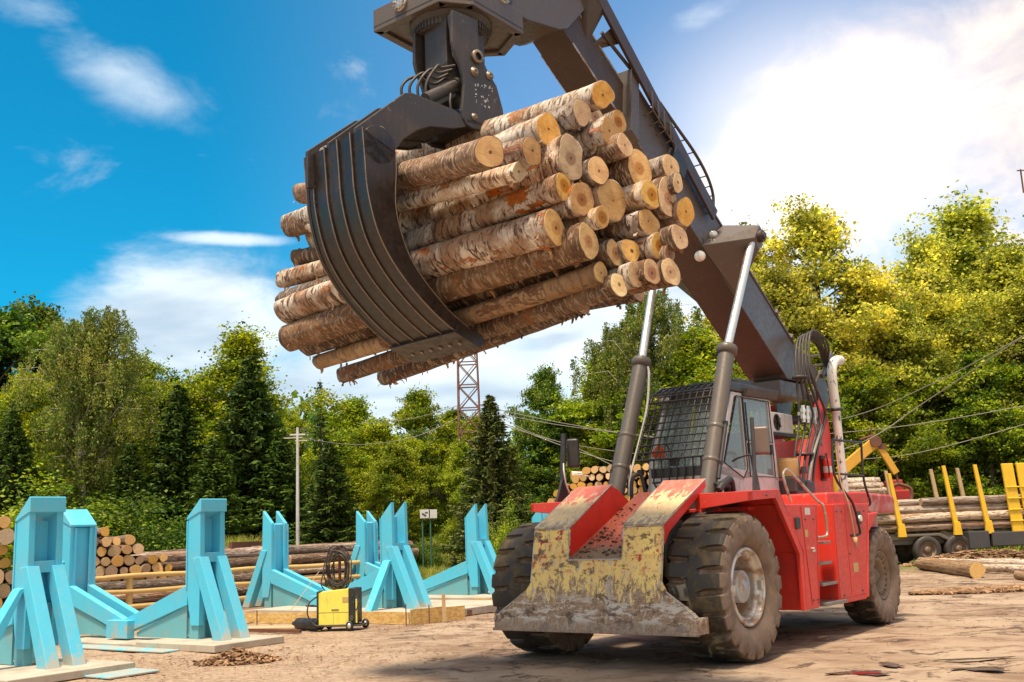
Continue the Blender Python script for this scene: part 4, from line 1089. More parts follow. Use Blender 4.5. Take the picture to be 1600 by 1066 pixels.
# mirrors
mr = empty('mirror', (0, 0, 0), 0, ROOT)
b = MB(); b.tube(spline([(-1.62, 1.16, 2.10), (-1.66, 1.18, 2.6), (-1.66, 1.20, 3.26)], 5), 0.032, 8); b.tube(spline([(-1.66, 1.18, 2.62), (-1.76, 1.1, 2.72), (-1.8, 0.9, 2.7), (-1.95, 0.70, 2.66)], 5), 0.016, 6)
b.prism([(-1.55, 1.2, 2.1), (-1.78, 1.2, 2.1), (-1.68, 1.2, 2.5), (-1.62, 1.2, 2.5)], (0, -0.04, 0)); b.build('mirror_post', M['dkgrey'], mr)
b = MB(); b.box((-1.92, 1.20, 2.93), (0.10, 0.24, 0.42), rz=0.45); b.build('mirror_head', M['mirrorglass'], mr, 0.04, segs=4)
mr = empty('mirror', (0, 0, 0), 0, ROOT)
b = MB(); b.tube([(-0.66, -1.6, 2.1), (-0.72, -1.6, 2.6), (-0.80, -1.6, 3.22)], 0.045, 8); b.prism([(-0.45, -1.6, 2.1), (-0.85, -1.6, 2.1), (-0.72, -1.6, 2.5), (-0.66, -1.6, 2.5)], (0, .04, 0)); b.build('mirror_post', M['black'], mr)
b = MB(); b.box((-0.98, -1.56, 2.92), (0.10, 0.20, 0.46), rz=0.5); b.build('mirror_head', M['black'], mr, 0.04, segs=4)
b = MB(); b.tube(spline([(-0.70, -1.56, 2.75), (-0.62, -1.5, 2.6), (-0.7, -1.5, 2.35), (-0.95, -1.5, 2.15)], 6), 0.012, 6); b.build('mirror_cable', M['white'], mr)

# ---- air conditioner, drum, rails
ac = empty('air_conditioner', (0, 0, 0), 0, ROOT)
b = MB(); b.box((-4.92, 0.12, 3.45), (0.92, 0.36, 0.36)); b.build('casing', M['white'], ac, 0.02)
b = MB(); b.lathe([(0, 0), (0.145, 0), (0.15, 0.006), (0.15, 0.0)], (-4.66, 0.302, 3.45), (0, 1, 0), 24); b.build('fan_guard', M['dkgrey'], ac)
b = MB()
for k in range(5):
    a = 2*pi*k/5; b.bar((-4.66, 0.315, 3.45), (-4.66 + .13*cos(a), 0.315, 3.45 + .13*sin(a)), 0.05, 0.004)
split_build(b, 'fan_blade', M['black'], ac)
b = MB(); b.box((-4.92, 0.12, 3.235), (0.98, 0.42, 0.05)); b.box((-4.6, 0.12, 3.1), (0.1, 0.2, 0.25)); b.tube([(-4.6, 0.2, 3.1), (-4.6, 0.2, 2.2)], 0.03, 8); b.build('mount', M['black'], ac)
b = MB(); b.lathe([(0, 0), (0.20, 0), (0.20, 0.27), (0.19, 0.28), (0.19, 0.31), (0, 0.31)], (-4.15, 0.62, 2.46), (0, 0, 1), 24)
dr = b.build('filter_drum', M['yelpipe'], ROOT, 0.01)
b = MB(); b.box((-4.15, 0.6, 2.25), (0.6, 0.6, 0.30)); b.box((-3.97, 0.8, 2.32), (0.3, 0.2, 0.25)); b.box((-4.4, 0.85, 2.2), (0.35, 0.15, 0.35)); b.cyl((-4.2, 0.9, 2.5), (-4.2, 0.9, 2.62), 0.05, 12); b.build('valve_block', M['dkgrey'], ROOT, 0.02)
def rail(name, P, r, mat, n=5):
    b = MB(); b.tube(spline(P, n) if n else P, r, 10); return b.build(name, M[mat], ROOT)
rail('handrail', [(-1.52, 1.75, 2.0), (-1.34, 1.75, 2.32), (-1.40, 1.75, 2.43), (-1.60, 1.75, 2.42), (-2.40, 1.78, 2.02), (-2.50, 1.84, 1.92), (-2.50, 1.86, 1.56), (-2.44, 1.84, 1.49), (-2.25, 1.80, 1.48)], 0.020, 'steel', 3)
rail('handrail', [(-3.34, 1.75, 2.96), (-3.29, 1.75, 2.42), (-3.52, 1.82, 2.12), (-3.66, 1.87, 1.95), (-3.84, 1.87, 1.55), (-3.82, 1.85, 1.48), (-3.60, 1.80, 1.47)], 0.020, 'black', 3)
rail('handrail', [(-4.66, 1.75, 2.96), (-4.60, 1.75, 2.40), (-4.68, 1.76, 2.15), (-4.84, 1.74, 1.98), (-4.82, 1.70, 1.93), (-4.70, 1.65, 1.93)], 0.020, 'black', 3)
b = MB(); b.tube([(-3.34, 1.75, 2.96), (-4.66, 1.75, 2.97)], 0.02, 8); b.tube([(-3.29, 1.75, 2.43), (-4.6, 1.75, 2.42)], 0.018, 8); split_build(b, 'rail_bar', M['black'], ROOT)
rail('rope', [(-3.36, 1.79, 2.85), (-3.40, 1.80, 2.3), (-3.46, 1.87, 1.95), (-3.60, 1.87, 1.42)], 0.012, 'woodraw')
b = MB(); b.lathe([(0, 0), (0.02, 0.0), (0.035, 0.14), (0.0, 0.15)], (-3.61, 1.87, 1.30), (0, 0, 1), 8); b.build('rope_tassel', M['woodraw'], ROOT)

# ================================================================== THE GRAPPLE (local frame: v across the logs, u along them)
GC = Vector((-0.594, 11.77, 0)); AZ = radians(43.5)
Ud = Vector((-sin(AZ), cos(AZ), 0)); Vd = Vector((-cos(AZ), -sin(AZ), 0))
RINV = (Matrix.Translation(ORG) @ Matrix.Rotation(atan2(Fd.y, Fd.x), 4, 'Z')).inverted()
def G(v, z, u):       # grapple coordinates to the machine's frame
    return RINV @ (GC + Vd * v + Ud * u + Vector((0, 0, z)))
DV = (G(1, 0, 0) - G(0, 0, 0)); DU = (G(0, 0, 1) - G(0, 0, 0))

# rotator frame under the boom head
b = MB()
fr = [(3.96, -0.92), (3.98, 0.16), (3.62, 0.42), (2.50, 0.46), (2.30, -0.1), (2.62, -0.78), (3.20, -0.98)]
fr = [(3.94, -0.92), (3.96, 0.20), (3.62, 0.46), (2.62, 0.46), (2.30, -0.10), (2.66, -0.60), (3.20, -0.95)]
rf = MB()
rf.prism([(x, y, 8.04) for x, y in fr], (0, 0, 0.04))
n_ = len(fr)
for i in range(n_):
    a_ = Vector((*fr[i], 8.0)); c_ = Vector((*fr[(i+1) % n_], 8.0))
    rf.prism([a_, c_, c_ + Vector((0, 0, 0.30)), a_ + Vector((0, 0, 0.30))], (Vector((3.2, -.2, 8.0)) - (a_ + c_)/2).normalized() * 0.12 * Vector((1, 1, 0)).length / 1.414)
rf.box((3.1, 0.0, 8.24), (0.9, 0.5, 0.2))
rframe = rf.build('rotator_frame', M['boomlight'], ROOT, 0.008)
boltcap((3.945, -0.42, 8.20), (1, 0, 0), 0.105, 'bolt_cover', rframe)
for s in (0, 1):
    pass
RC = G(-0.12, 0, 0.15)
b = MB()
b.lathe([(0.30, 0.25), (0.52, 0.22), (0.52, 0.12), (0.46, 0.10), (0.46, 0.02), (0.44, 0.0), (0.36, -0.02), (0.0, -0.02)], RC + Vector((0, 0, 7.84)), (0, 0, 1), 48)
ringo = b.build('slewing_ring', M['grapple'], ROOT)
b = MB()
for k in range(56):
    a = 2*pi*k/56
    b.box(RC + Vector((0.455*cos(a), 0.455*sin(a), 7.89)), (0.035, 0.025, 0.09), rz=a)
split_build(b, 'ring_tooth', M['grapple'], ringo)

GR = empty('grapple', (0, 0, 0), 0, ROOT)
b = MB()
# column and hanging plates
for u0, d in ((-0.42, 0.05), (0.30, 0.05)):
    P = [(0.34, 7.86), (-0.06, 7.86), (-0.08, 7.44), (-0.20, 7.24), (-0.34, 7.08), (-0.43, 6.80), (-0.45, 6.55), (-0.42, 6.49), (-0.36, 6.46), (0.08, 6.43), (0.17, 6.46), (0.225, 6.53), (0.235, 6.62), (0.19, 6.95), (0.20, 7.05), (0.25, 7.20), (0.33, 7.36), (0.355, 7.46)]
    b.prism([G(v, z, u0) for v, z in P], DU * d)
b.prism([G(v, z, -0.37) for v, z in ((0.30, 7.86), (-0.10, 7.86), (-0.12, 7.2), (0.0, 7.05), (0.24, 7.35))], DU * 0.10)
b.prism([G(v, z, -0.20) for v, z in ((0.26, 7.86), (-0.36, 7.86), (-0.36, 7.0), (0.12, 6.9), (0.26, 7.3))], DU * 0.42)
b.prism([G(v, z, -0.42) for v, z in ((0.18, 6.48), (-0.42, 6.50), (-0.42, 6.56), (0.18, 6.54))], DU * 0.77)
yoke = b.build('yoke', M['grapple'], GR, 0.012)
b = MB()
for v, z, r_ in ((0.02, 7.16, 0.062), (-0.22, 7.18, 0.058), (0.05, 6.58, 0.045), (-0.31, 6.62, 0.045)):
    c_ = G(v, z, -0.42)
    b.lathe([(0, 0), (r_, 0), (r_, 0.012), (r_*0.62, 0.016), (r_*0.6, 0.035), (r_*.25, 0.036), (r_*.25, 0.02), (0, 0.02)], c_, -DU, 18)
c_ = G(-0.02, 7.36, -0.42); b.lathe([(0.05, 0.0), (0.085, 0), (0.085, 0.04), (0.05, 0.04)], c_, -DU, 20)
split_build(b, 'yoke_bolt', M['edge'], yoke)
b = MB(); rr = random.Random(3)       # worn stencil on the plate
for i in range(46):
    t_ = rr.random()
    if t_ < .3: v, z = rr.uniform(-.30, 0.0), 7.0 + rr.uniform(-.02, .03)
    elif t_ < .45: v, z = -0.31 + rr.uniform(-.012, .012), rr.uniform(6.76, 7.0)
    elif t_ < .6: v, z = 0.0 + rr.uniform(-.012, .012), rr.uniform(6.76, 7.0)
    else: v, z = rr.uniform(-.22, -.08), rr.choice((6.75, 6.83, 6.9, 6.86)) + rr.uniform(-.02, .02)
    w_, h_ = rr.uniform(.006, .022), rr.uniform(.006, .03)
    b.prism([G(v, z, -0.4205), G(v + w_, z + rr.uniform(-.006, .006), -0.4205), G(v + w_*rr.uniform(.5, 1), z + h_, -0.4205), G(v + rr.uniform(0, .006), z + h_*.8, -0.4205)], DU * -0.002)
b.build('worn_stencil', M['white'], yoke)
# cylinder across the yoke, hoses
b = MB(); b.tube([G(0.62, 6.72, -0.22), G(0.0, 7.12, -0.22)], 0.075, 20); b.tube([G(0.16, 7.02, -0.22), G(0.10, 7.06, -0.22)], 0.09, 20); b.tube([G(-0.9, 6.75, 0.1), G(-0.2, 7.1, 0.1)], 0.07, 16)
split_build(b, 'grapple_cylinder', M['grapple'], GR)
b = MB()
for k in range(4):
    b.tube(spline([G(0.66 - .05*k, 6.66, 0.1 - .08*k), G(0.72 - .06*k, 6.95, 0.1 - .08*k), G(0.55 - .05*k, 7.12 + .03*k, 0.05 - .08*k), G(0.35, 7.05 + .05*k, -0.05 - .05*k), G(0.2, 7.15 + .03*k, -0.1 - .06*k)], 6), 0.018, 7)
b.tube(spline([G(0.3, 6.85, -.3), G(0.34, 6.7, -.33), G(0.3, 6.55, -.33), G(0.2, 6.6, -.3)], 6), 0.014, 6)
split_build(b, 'grapple_hose', M['rubberhose'], GR)
# arms and claws: one profile, mirrored for the other side
outer = [(1.76, 5.98), (1.735, 5.66), (1.70, 5.28), (1.57, 4.85), (1.33, 4.50), (0.98, 4.18), (0.63, 3.95), (0.31, 3.82)]
inn = [(1.33, 5.80), (1.33, 5.57), (1.34, 5.15), (1.20, 4.72), (0.98, 4.43), (0.66, 4.15), (0.42, 4.00), (0.24, 3.90)]
outer_s = [(p.x, p.y) for p in spline([(v, z, 0) for v, z in outer], 5)]
inn_s = [(p.x, p.y) for p in spline([(v, z, 0) for v, z in inn], 5)]
OUT, INN = outer_s, inn_s
def claw(sg, cv):
    outer_s, inn_s = (OUT, INN) if sg > 0 else (OUT[:-13], INN[:-13])
    H = lambda v, z, u: G(cv + sg * (v - cv), z, u)
    name = 'claw'
    ns = len(outer_s)
    b = MB()
    # skin
    sk_o = [(o_[0]*0.965 + i_[0]*0.035, o_[1]*0.965 + i_[1]*0.035) for o_, i_ in zip(outer_s, inn_s)]
    sk_i = [(o_[0]*0.82 + i_[0]*0.18, o_[1]*0.82 + i_[1]*0.18) for o_, i_ in zip(outer_s, inn_s)]
    for i in range(ns - 1):
        p = [H(*sk_o[i], -.54), H(*sk_o[i], .54), H(*sk_o[i+1], .54), H(*sk_o[i+1], -.54)]
        q = [H(*sk_i[i], -.54), H(*sk_i[i], .54), H(*sk_i[i+1], .54), H(*sk_i[i+1], -.54)]
        b.add(p, [(0, 1, 2, 3)], 0, True); b.add(q, [(3, 2, 1, 0)], 0, True)
    skin = b.build(name, M['claw'], GR, 0, False)
    # end plates
    b = MB()
    for u0, d in ((-0.57, 0.045), (0.525, 0.045)):
        vs = [H(*p, u0) for p in outer_s] + [H(*p, u0) for p in inn_s]
        vs2 = [H(*p, u0 + d) for p in outer_s] + [H(*p, u0 + d) for p in inn_s]
        b.add(vs + vs2, [(i, i+1, ns+i+1, ns+i) for i in range(ns-1)] + [(2*ns+i, 3*ns+i, 3*ns+i+1, 2*ns+i+1) for i in range(ns-1)]
              + [(i, 2*ns+i, 2*ns+i+1, i+1) for i in range(ns-1)] + [(ns+i, ns+i+1, 3*ns+i+1, 3*ns+i) for i in range(ns-1)] + [(0, ns, 3*ns, 2*ns), (ns-1, 3*ns-1, 4*ns-1, 2*ns-1)], 0)
    b.lathe([(0.0, 0), (0.215, 0), (0.215, 0.045), (0, 0.045)], H(1.545, 5.83, -0.57), DU, 30)
    split_build(b, 'claw_plate', M['claw'], skin, 0.005)
    b = MB()
    for u0 in (-0.36, -0.11, 0.14, 0.40):
        o1 = [(o_[0]*1.0 + (o_[0]-i_[0])*0.02, o_[1]*1.0 + (o_[1]-i_[1])*0.02) for o_, i_ in zip(outer_s, inn_s)]
        vs = [H(*p, u0) for p in o1] + [H(*p, u0) for p in sk_i]; vs2 = [H(*p, u0 + .022) for p in o1] + [H(*p, u0 + .022) for p in sk_i]
        b.add(vs + vs2, [(i, i+1, ns+i+1, ns+i) for i in range(ns-1)] + [(2*ns+i, 3*ns+i, 3*ns+i+1, 2*ns+i+1) for i in range(ns-1)] + [(i, 2*ns+i, 2*ns+i+1, i+1) for i in range(ns-1)] + [(0, ns, 3*ns, 2*ns), (ns-1, 3*ns-1, 4*ns-1, 2*ns-1)], 0)
    split_build(b, 'claw_rib', M['claw'], skin, 0.004)
    # bright worn edge lines on ribs
    b = MB()
    for u0 in (-0.36, -0.11, 0.14, 0.40):
        b.tube([H(o_[0] + (o_[0]-i_[0])*0.025, o_[1] + (o_[1]-i_[1])*0.025, u0 + .011) for o_, i_ in zip(outer_s, inn_s)], 0.0085, 5)
    b.tube([H(*p, -0.568) for p in outer_s], 0.008, 5); b.tube([H(*p, 0.568) for p in outer_s], 0.008, 5); b.tube([H(*p, -0.57) for p in inn_s], 0.006, 5)
    split_build(b, 'worn_edge', M['edge'], skin)
    # tip bar with bolts
    b = MB()
    if sg > 0: b.prism([H(0.60, 3.90, -0.60), H(0.24, 3.76, -0.60), H(0.14, 3.84, -0.60), H(0.22, 3.92, -0.60), H(0.55, 4.00, -0.60)], DU * 1.2)
    if sg > 0: b.build('claw_tip', M['claw'], skin, 0.006)
    b = MB()
    for k in range(6 if sg > 0 else 0):
        c_ = H(0.40, 3.83, -0.45 + 0.17*k); b.cyl(c_, c_ + Vector((0, 0, -0.02)) + DV*sg*0.012, 0.024, 10)
    if sg > 0: split_build(b, 'tip_bolt', M['edge'], skin)
    # arm
    arm = MB()
    A_ = [(1.77, 5.58), (1.79, 6.00), (1.12, 6.58), (1.02, 6.61), (0.69, 6.59), (0.40, 6.57), (0.26, 6.52), (0.22, 6.40), (0.42, 6.33), (0.76, 6.27), (0.95, 6.18), (1.14, 6.03), (1.30, 5.82), (1.34, 5.58)]
    A2 = [(1.86, 5.55), (1.86, 5.98), (1.22, 6.50), (0.90, 6.60), (0.40, 6.57), (0.26, 6.52), (0.22, 6.40), (0.42, 6.33), (0.76, 6.27), (1.0, 6.10), (1.25, 5.82), (1.34, 5.58)]
    arm.prism([H(v - .06, z + .035, -0.40) for v, z in A_], DU * 0.05); arm.prism([H(v - .06, z + .03, 0.12) for v, z in A_], DU * 0.05)
    arm.prism([H(v - .04, z + .02, 0.40) for v, z in A2], DU * 0.05)
    arm.prism([H(v, z, -0.36) for v, z in ((1.04, 6.56), (0.3, 6.53), (0.3, 6.48), (1.02, 6.50))], DU * 0.78)
    arm.prism([H(v, z, -0.36) for v, z in ((1.66, 5.98), (1.04, 6.53), (1.0, 6.48), (1.60, 5.96))], DU * 0.50)
    arm.prism([H(v - .05, z + .02, -0.36) for v, z in ((1.28, 5.83), (1.12, 6.05), (0.95, 6.19), (0.76, 6.29), (0.42, 6.35), (0.42, 6.38), (0.78, 6.32), (0.98, 6.22), (1.16, 6.08), (1.31, 5.86))], DU * 0.78)
    a_ = arm.build('grapple_arm', M['grapple'], GR, 0.008)
    b = MB(); c_ = H(1.40, 6.06, -0.40); b.lathe([(0, 0), (0.07, 0), (0.065, 0.02), (0.035, 0.025), (0.03, 0.0)], c_, -DU, 14); b.build('arm_pin', M['edge'], a_)
    b = MB(); b.cyl(H(1.60, 6.02, 0.20), H(1.60, 6.02, 0.42), 0.07, 16); b.build('pin_tube', M['steel'], a_)
claw(1, 0.0)
claw(-1, -0.08)
# ================================================================== LOGS
def log_mesh(name, L, r0, r1, seed, mats, segs=26, rings=22, bend=0.02, rough=0.05, flakes=0, squash=None, lump=None, tilt=1.0):
    """a trunk along local x, from -L/2 (radius r0) to +L/2 (radius r1); mats = bark, cut end"""
    rn = random.Random(seed)
    ph = [rn.uniform(0, 6.28) for _ in range(12)]
    am = [rough * rn.uniform(0.3, 1.0) / (k * 0.5 + 0.5) for k in range(1, 7)]
    by, bz = rn.uniform(-bend, bend), rn.uniform(-bend, bend)
    sq = squash if squash is not None else rn.uniform(0.84, 0.97); sqa = rn.uniform(0, pi)
    t0, t1 = rn.uniform(-.12, .12) * tilt, rn.uniform(-.12, .12) * tilt
    knots = [(rn.uniform(.05, .95), rn.uniform(0, 6.28), rn.uniform(.05, .14)) for _ in range(3)]
    def rad(t, a):
        r = r0 + (r1 - r0) * t
        m_ = 1.0
        for k in range(1, 6):
            m_ += am[k-1] * cos(k * a + ph[k] + t * 2.2 * (k % 3 - 1)) 
        m_ += 0.5 * rough * sin(t * 31 + ph[7] + 2 * a) * 0.35 + 0.35 * rough * sin(t * 57 + ph[8] - 3 * a) * 0.35
        ca = cos(a - sqa)
        m_ *= 1 - (1 - sq) * ca * ca
        for kt, ka, kh in knots:
            da = (a - ka + pi) % (2 * pi) - pi
            m_ += kh * math.exp(-((t - kt) / 0.025) ** 2 - (da / 0.35) ** 2)
        if t < 0.03: m_ *= 1.0 + 0.03
        if lump: m_ *= 1 + lump * cos(2 * (a - sqa)) * math.exp(-t * 6)
        return r * m_
    vs, fs, mi, sm = [], [], [], []
    for i in range(rings + 1):
        t = i / rings
        tt = t ** 1.0
        for k in range(segs):
            a = 2 * pi * k / segs
            r = rad(tt, a)
            y, z = r * cos(a), r * sin(a)
            x = -L/2 + L * tt
            if i == 0: x += y * t0
            if i == rings: x += y * t1
            off = 4 * tt * (1 - tt)
            vs.append((x, y + by * off, z + bz * off))
    for i in range(rings):
        for k in range(segs):
            fs.append((i*segs + k, i*segs + (k+1) % segs, (i+1)*segs + (k+1) % segs, (i+1)*segs + k)); mi.append(0); sm.append(True)
    for i, s_ in ((0, -1), (rings, 1)):
        base = len(vs)
        # bark rim then the sawn face, slightly proud
        for f_ in (0.955, 0.94):
            for k in range(segs):
                v = vs[i*segs + k]
                vs.append((v[0] + (0.0 if f_ > .95 else s_ * 0.004), v[1] * f_, v[2] * f_))
        cidx = len(vs); cx = sum(vs[i*segs + k][0] for k in range(segs)) / segs
        vs.append((cx + s_ * 0.004, 0, 0))
        for k in range(segs):
            k2 = (k + 1) % segs
            q = [(i*segs + k, i*segs + k2, base + k2, base + k), (base + k, base + k2, base + segs + k2, base + segs + k), (base + segs + k, base + segs + k2, cidx)]
            if s_ > 0: q = [tuple(reversed(f)) for f in q]
            q = [tuple(reversed(f)) for f in q]
            fs += q; mi += [0, 1, 1]; sm += [False, False, False]
    # loose curls of bark
    for _ in range(flakes):
        t = rn.uniform(0.02, 0.98) if rn.random() < .6 else rn.choice((rn.uniform(0, .04), rn.uniform(.96, 1)))
        a = rn.uniform(0, 2*pi) if rn.random() < .4 else -pi/2 + rn.uniform(-.8, .8)
        r = rad(t, a); ln = rn.uniform(0.02, 0.09) * (r0 / .15); wd = rn.uniform(0.015, 0.05)
        x = -L/2 + L*t; er = Vector((0, cos(a), sin(a))); et = Vector((0, -sin(a), cos(a))) * rn.choice((-1, 1)); ex_ = Vector((1, 0, 0)); c0 = Vector((x, 0, 0)) + er * r * 0.97
        skew = rn.uniform(-.5, .5); b0 = len(vs); n_ = 4
        for j in range(n_ + 1):
            u = j / n_
            p = c0 + et * ln * u * cos(u * .9) + er * (ln * 0.9 * u * u + 0.004) + ex_ * skew * ln * u
            w_ = wd * (1 - 0.5 * u) * rn.uniform(.7, 1.1)
            vs.append(tuple(p - ex_ * w_)); vs.append(tuple(p + ex_ * w_))
        for j in range(n_):
            fs.append((b0 + 2*j, b0 + 2*j + 1, b0 + 2*j + 3, b0 + 2*j + 2)); mi.append(2 if rn.random() < .6 else 0); sm.append(True)
    me = bpy.data.meshes.new(name); me.from_pydata(vs, [], fs)
    for m_ in mats: me.materials.append(m_)
    if len(mats) < 3: me.materials.append(M['brownbark'])
    me.polygons.foreach_set('material_index', mi); me.polygons.foreach_set('use_smooth', sm); me.update()
    return me
def aim(o, p0, p1, roll=0.0):        # put local x from p0 to p1
    d = (Vector(p1) - Vector(p0)).normalized()
    z = Vector((0, 0, 1)); y = z.cross(d).normalized(); z = d.cross(y)
    m_ = Matrix((d, y, z)).transposed().to_4x4() @ Matrix.Rotation(roll, 4, 'X')
    m_.translation = (Vector(p0) + Vector(p1)) / 2
    o.matrix_world = m_
    return o

def on_u(px, py, u):
    d = ray(px, py); C_ = Vector((0, 0, CAMH)); P = GC + Ud * u
    return C_ + d * ((P - C_).dot(Ud) / d.dot(Ud))
def zq(x, y): return (740 + x * .4034, 110 + y * .4034)
# (zoom x, zoom y, zoom radius, bark, cut, left-end pixel or None, label, extras)
HL = [
 (65, 317, 58, 'brownbark', 'cut', (474, 303), 'smooth brown log, topmost one right of the claw, round end with a small ringed centre', {}),
 (175, 393, 37, 'birchw', 'cutpale', (455, 358), 'slender pale birch log with the freshest whitest sawn end, right of the claw', {}),
 (228, 312, 56, 'birch', 'cut', (450, 352), 'held log with a knobbly five-sided end just right of the smooth brown log', {'rough': .12, 'squash': .82}),
 (290, 228, 56, 'birchw', 'cut', None, 'held white birch log in the top row, third end from the top right corner', {}),
 (418, 163, 44, 'birch', 'cut', None, 'held log with an oval upright end in the top row, just below the topmost log', {'squash': .8}),
 (500, 97, 52, 'birchw', 'cut', (560, 262), 'topmost log of the held bundle, pale birch with loose bark along its back', {'squash': .92}),
 (525, 235, 50, 'birch', 'cut', None, 'held log with a bright orange rotten heart near the top right', {'heart': 1}),
 (585, 290, 38, 'brownbark', 'cut', None, 'small held log tucked right of the log with the orange heart', {}),
 (375, 340, 68, 'birch', 'cutold', None, 'widest held log with a pale lopsided pear-shaped end', {'squash': .72, 'rough': .1}),
 (485, 390, 48, 'darkbark', 'cut', None, 'recessed held log with a dark oval heart at the middle of the bundle top', {}),
 (640, 380, 60, 'brownbark', 'cut', None, 'broad held log with a clean pale end below the orange-hearted log', {'squash': .84}),
 (765, 375, 42, 'birch', 'cut', None, 'held log glowing yellow at the bundle right edge beside the boom', {}),
 (790, 435, 34, 'brownbark', 'cut', None, 'small held log with an oval end squeezed against the right edge by the boom', {'squash': .8}),
 (350, 447, 52, 'birch', 'cut', (443, 436), 'long held birch log in the second row with a yellow-brown heart', {}),
 (418, 500, 56, 'birch', 'cutold', None, 'held log with a bulging seven-sided greyish end behind the long birch log', {'rough': .11, 'squash': .85}),
 (446, 452, 38, 'brownbark', 'cut', None, 'small round held log half hidden between two bigger ones in the bundle middle', {}),
 (540, 505, 64, 'birch', 'cut', None, 'big round held log right at the centre of the bundle end', {'squash': .95}),
 (690, 482, 46, 'birchw', 'cut', None, 'held log in front of the broad twin-ringed log on the right', {}),
 (752, 498, 60, 'darkbark', 'cut', None, 'held log with big curved rings overlapped by a paler neighbour on the right', {'squash': .88}),
 (822, 548, 50, 'birch', 'cut', None, 'held log with a crack across its round end at the far right', {}),
 (318, 610, 68, 'birch', 'cut', (448, 486), 'thickest front log of the held bundle, birch with a clean fan-cut end', {'squash': .84}),
 (498, 570, 38, 'birchw', 'cutold', None, 'small round held log below the central big one', {}),
 (676, 585, 46, 'birch', 'cut', None, 'held birch log with a squarish brown end right of the centre', {'rough': .1, 'L': 3.0}),
 (445, 665, 68, 'brownbark', 'cut', (449, 530), 'held log with wide wavy growth rings and shaggy bark below the thickest front log', {'rough': .07}),
 (550, 710, 58, 'darkbark', 'cut', (478, 542), 'held log with a tall egg-shaped end at the lower middle', {'squash': .72}),
 (612, 700, 40, 'brownbark', 'cut', None, 'held log half covered by the egg-shaped end, lower middle', {}),
 (720, 682, 46, 'birch', 'cut', None, 'held log with torn bark above the lowest right pair', {'flakes': 16}),
 (800, 648, 40, 'brownbark', 'cut', None, 'short-looking held log at the right below the cracked one', {}),
 (493, 785, 44, 'peeled', 'cut', (500, 566), 'half-peeled orange-brown log along the bundle bottom front', {'flakes': 20}),
 (563, 830, 44, 'brownbark', 'cutpale', (535, 586), 'lowest held log with a pale oval end and hanging bark', {'flakes': 44, 'squash': .85}),
 (631, 788, 44, 'birch', 'cut', None, 'held log in the bottom row just right of the lowest oval end', {}),
 (690, 785, 40, 'brownbark', 'cutold', None, 'held log with a split notched end in the bottom row', {'rough': .14}),
 (762, 782, 45, 'birch', 'cut', None, 'round held log at the lower right corner of the bundle', {}),
 (757, 712, 34, 'brownbark', 'cutold', None, 'held log barely showing behind the torn-bark one at lower right', {}),
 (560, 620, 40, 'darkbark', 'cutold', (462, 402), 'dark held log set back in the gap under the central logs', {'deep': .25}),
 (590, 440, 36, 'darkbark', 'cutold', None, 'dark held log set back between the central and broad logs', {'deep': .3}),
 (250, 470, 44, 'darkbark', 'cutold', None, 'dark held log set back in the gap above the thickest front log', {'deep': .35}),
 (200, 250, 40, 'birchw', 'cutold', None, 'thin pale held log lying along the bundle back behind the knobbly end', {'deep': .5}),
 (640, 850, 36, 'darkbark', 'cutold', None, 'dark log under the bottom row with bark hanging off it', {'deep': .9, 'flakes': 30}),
 (420, 905, 44, 'darkbark', 'cutold', (600, 590), 'dark bottom log resting on the claw tip, its end lost in shade', {'deep': 1.4, 'flakes': 40}),
]
for i, (zx, zy, zr, bk, ct, lp, lab, ex_) in enumerate(HL):
    px, py = zq(zx, zy)
    rn = random.Random(100 + i)
    ur = -1.98 - 0.80 * (px - 766) / 324 + rn.uniform(-.07, .07) + ex_.get('deep', 0)
    P0 = on_u(px, py, ur)
    dist = (P0 - Vector((0, 0, CAMH))).dot(fwd)
    r = zr * .4034 / 1600 * dist * (1.09 if lp else 1.27)
    if lp:
        P1 = on_u(lp[0], lp[1], 2.55 + rn.uniform(-.15, .1))
        P1 = P0.lerp(P1, 1.0)
    else:
        ul = 2.35 + rn.uniform(-.25, .15)
        if 'L' in ex_: ul = ur + 4.4
        P1 = P0 + Ud * (ul - ur)
        cen = GC + Vector((0, 0, 5.05))
        rel = P1 - cen - Ud * ((P1 - cen).dot(Ud)); P1 -= rel * 0.10
    L = (P1 - P0).length
    heart = ex_.get('heart')
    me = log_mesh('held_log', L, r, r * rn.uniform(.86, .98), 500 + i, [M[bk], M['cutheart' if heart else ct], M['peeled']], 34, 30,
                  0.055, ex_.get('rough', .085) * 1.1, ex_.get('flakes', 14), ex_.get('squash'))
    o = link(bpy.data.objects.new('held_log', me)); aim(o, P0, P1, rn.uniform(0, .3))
    tag(o, lab, 'log', 'logs held in the grapple')
# short dark lengths set back in the gaps of the bundle
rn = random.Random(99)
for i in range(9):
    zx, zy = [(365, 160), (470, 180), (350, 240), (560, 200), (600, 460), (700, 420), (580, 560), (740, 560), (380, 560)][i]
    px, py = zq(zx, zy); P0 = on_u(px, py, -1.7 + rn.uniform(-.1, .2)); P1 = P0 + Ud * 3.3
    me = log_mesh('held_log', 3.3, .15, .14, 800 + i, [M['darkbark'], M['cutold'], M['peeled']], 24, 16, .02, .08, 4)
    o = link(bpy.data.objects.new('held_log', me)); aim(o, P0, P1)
    tag(o, 'dark log deep inside the held bundle, its end in the shade between other ends', 'log', 'logs deep inside the held bundle')
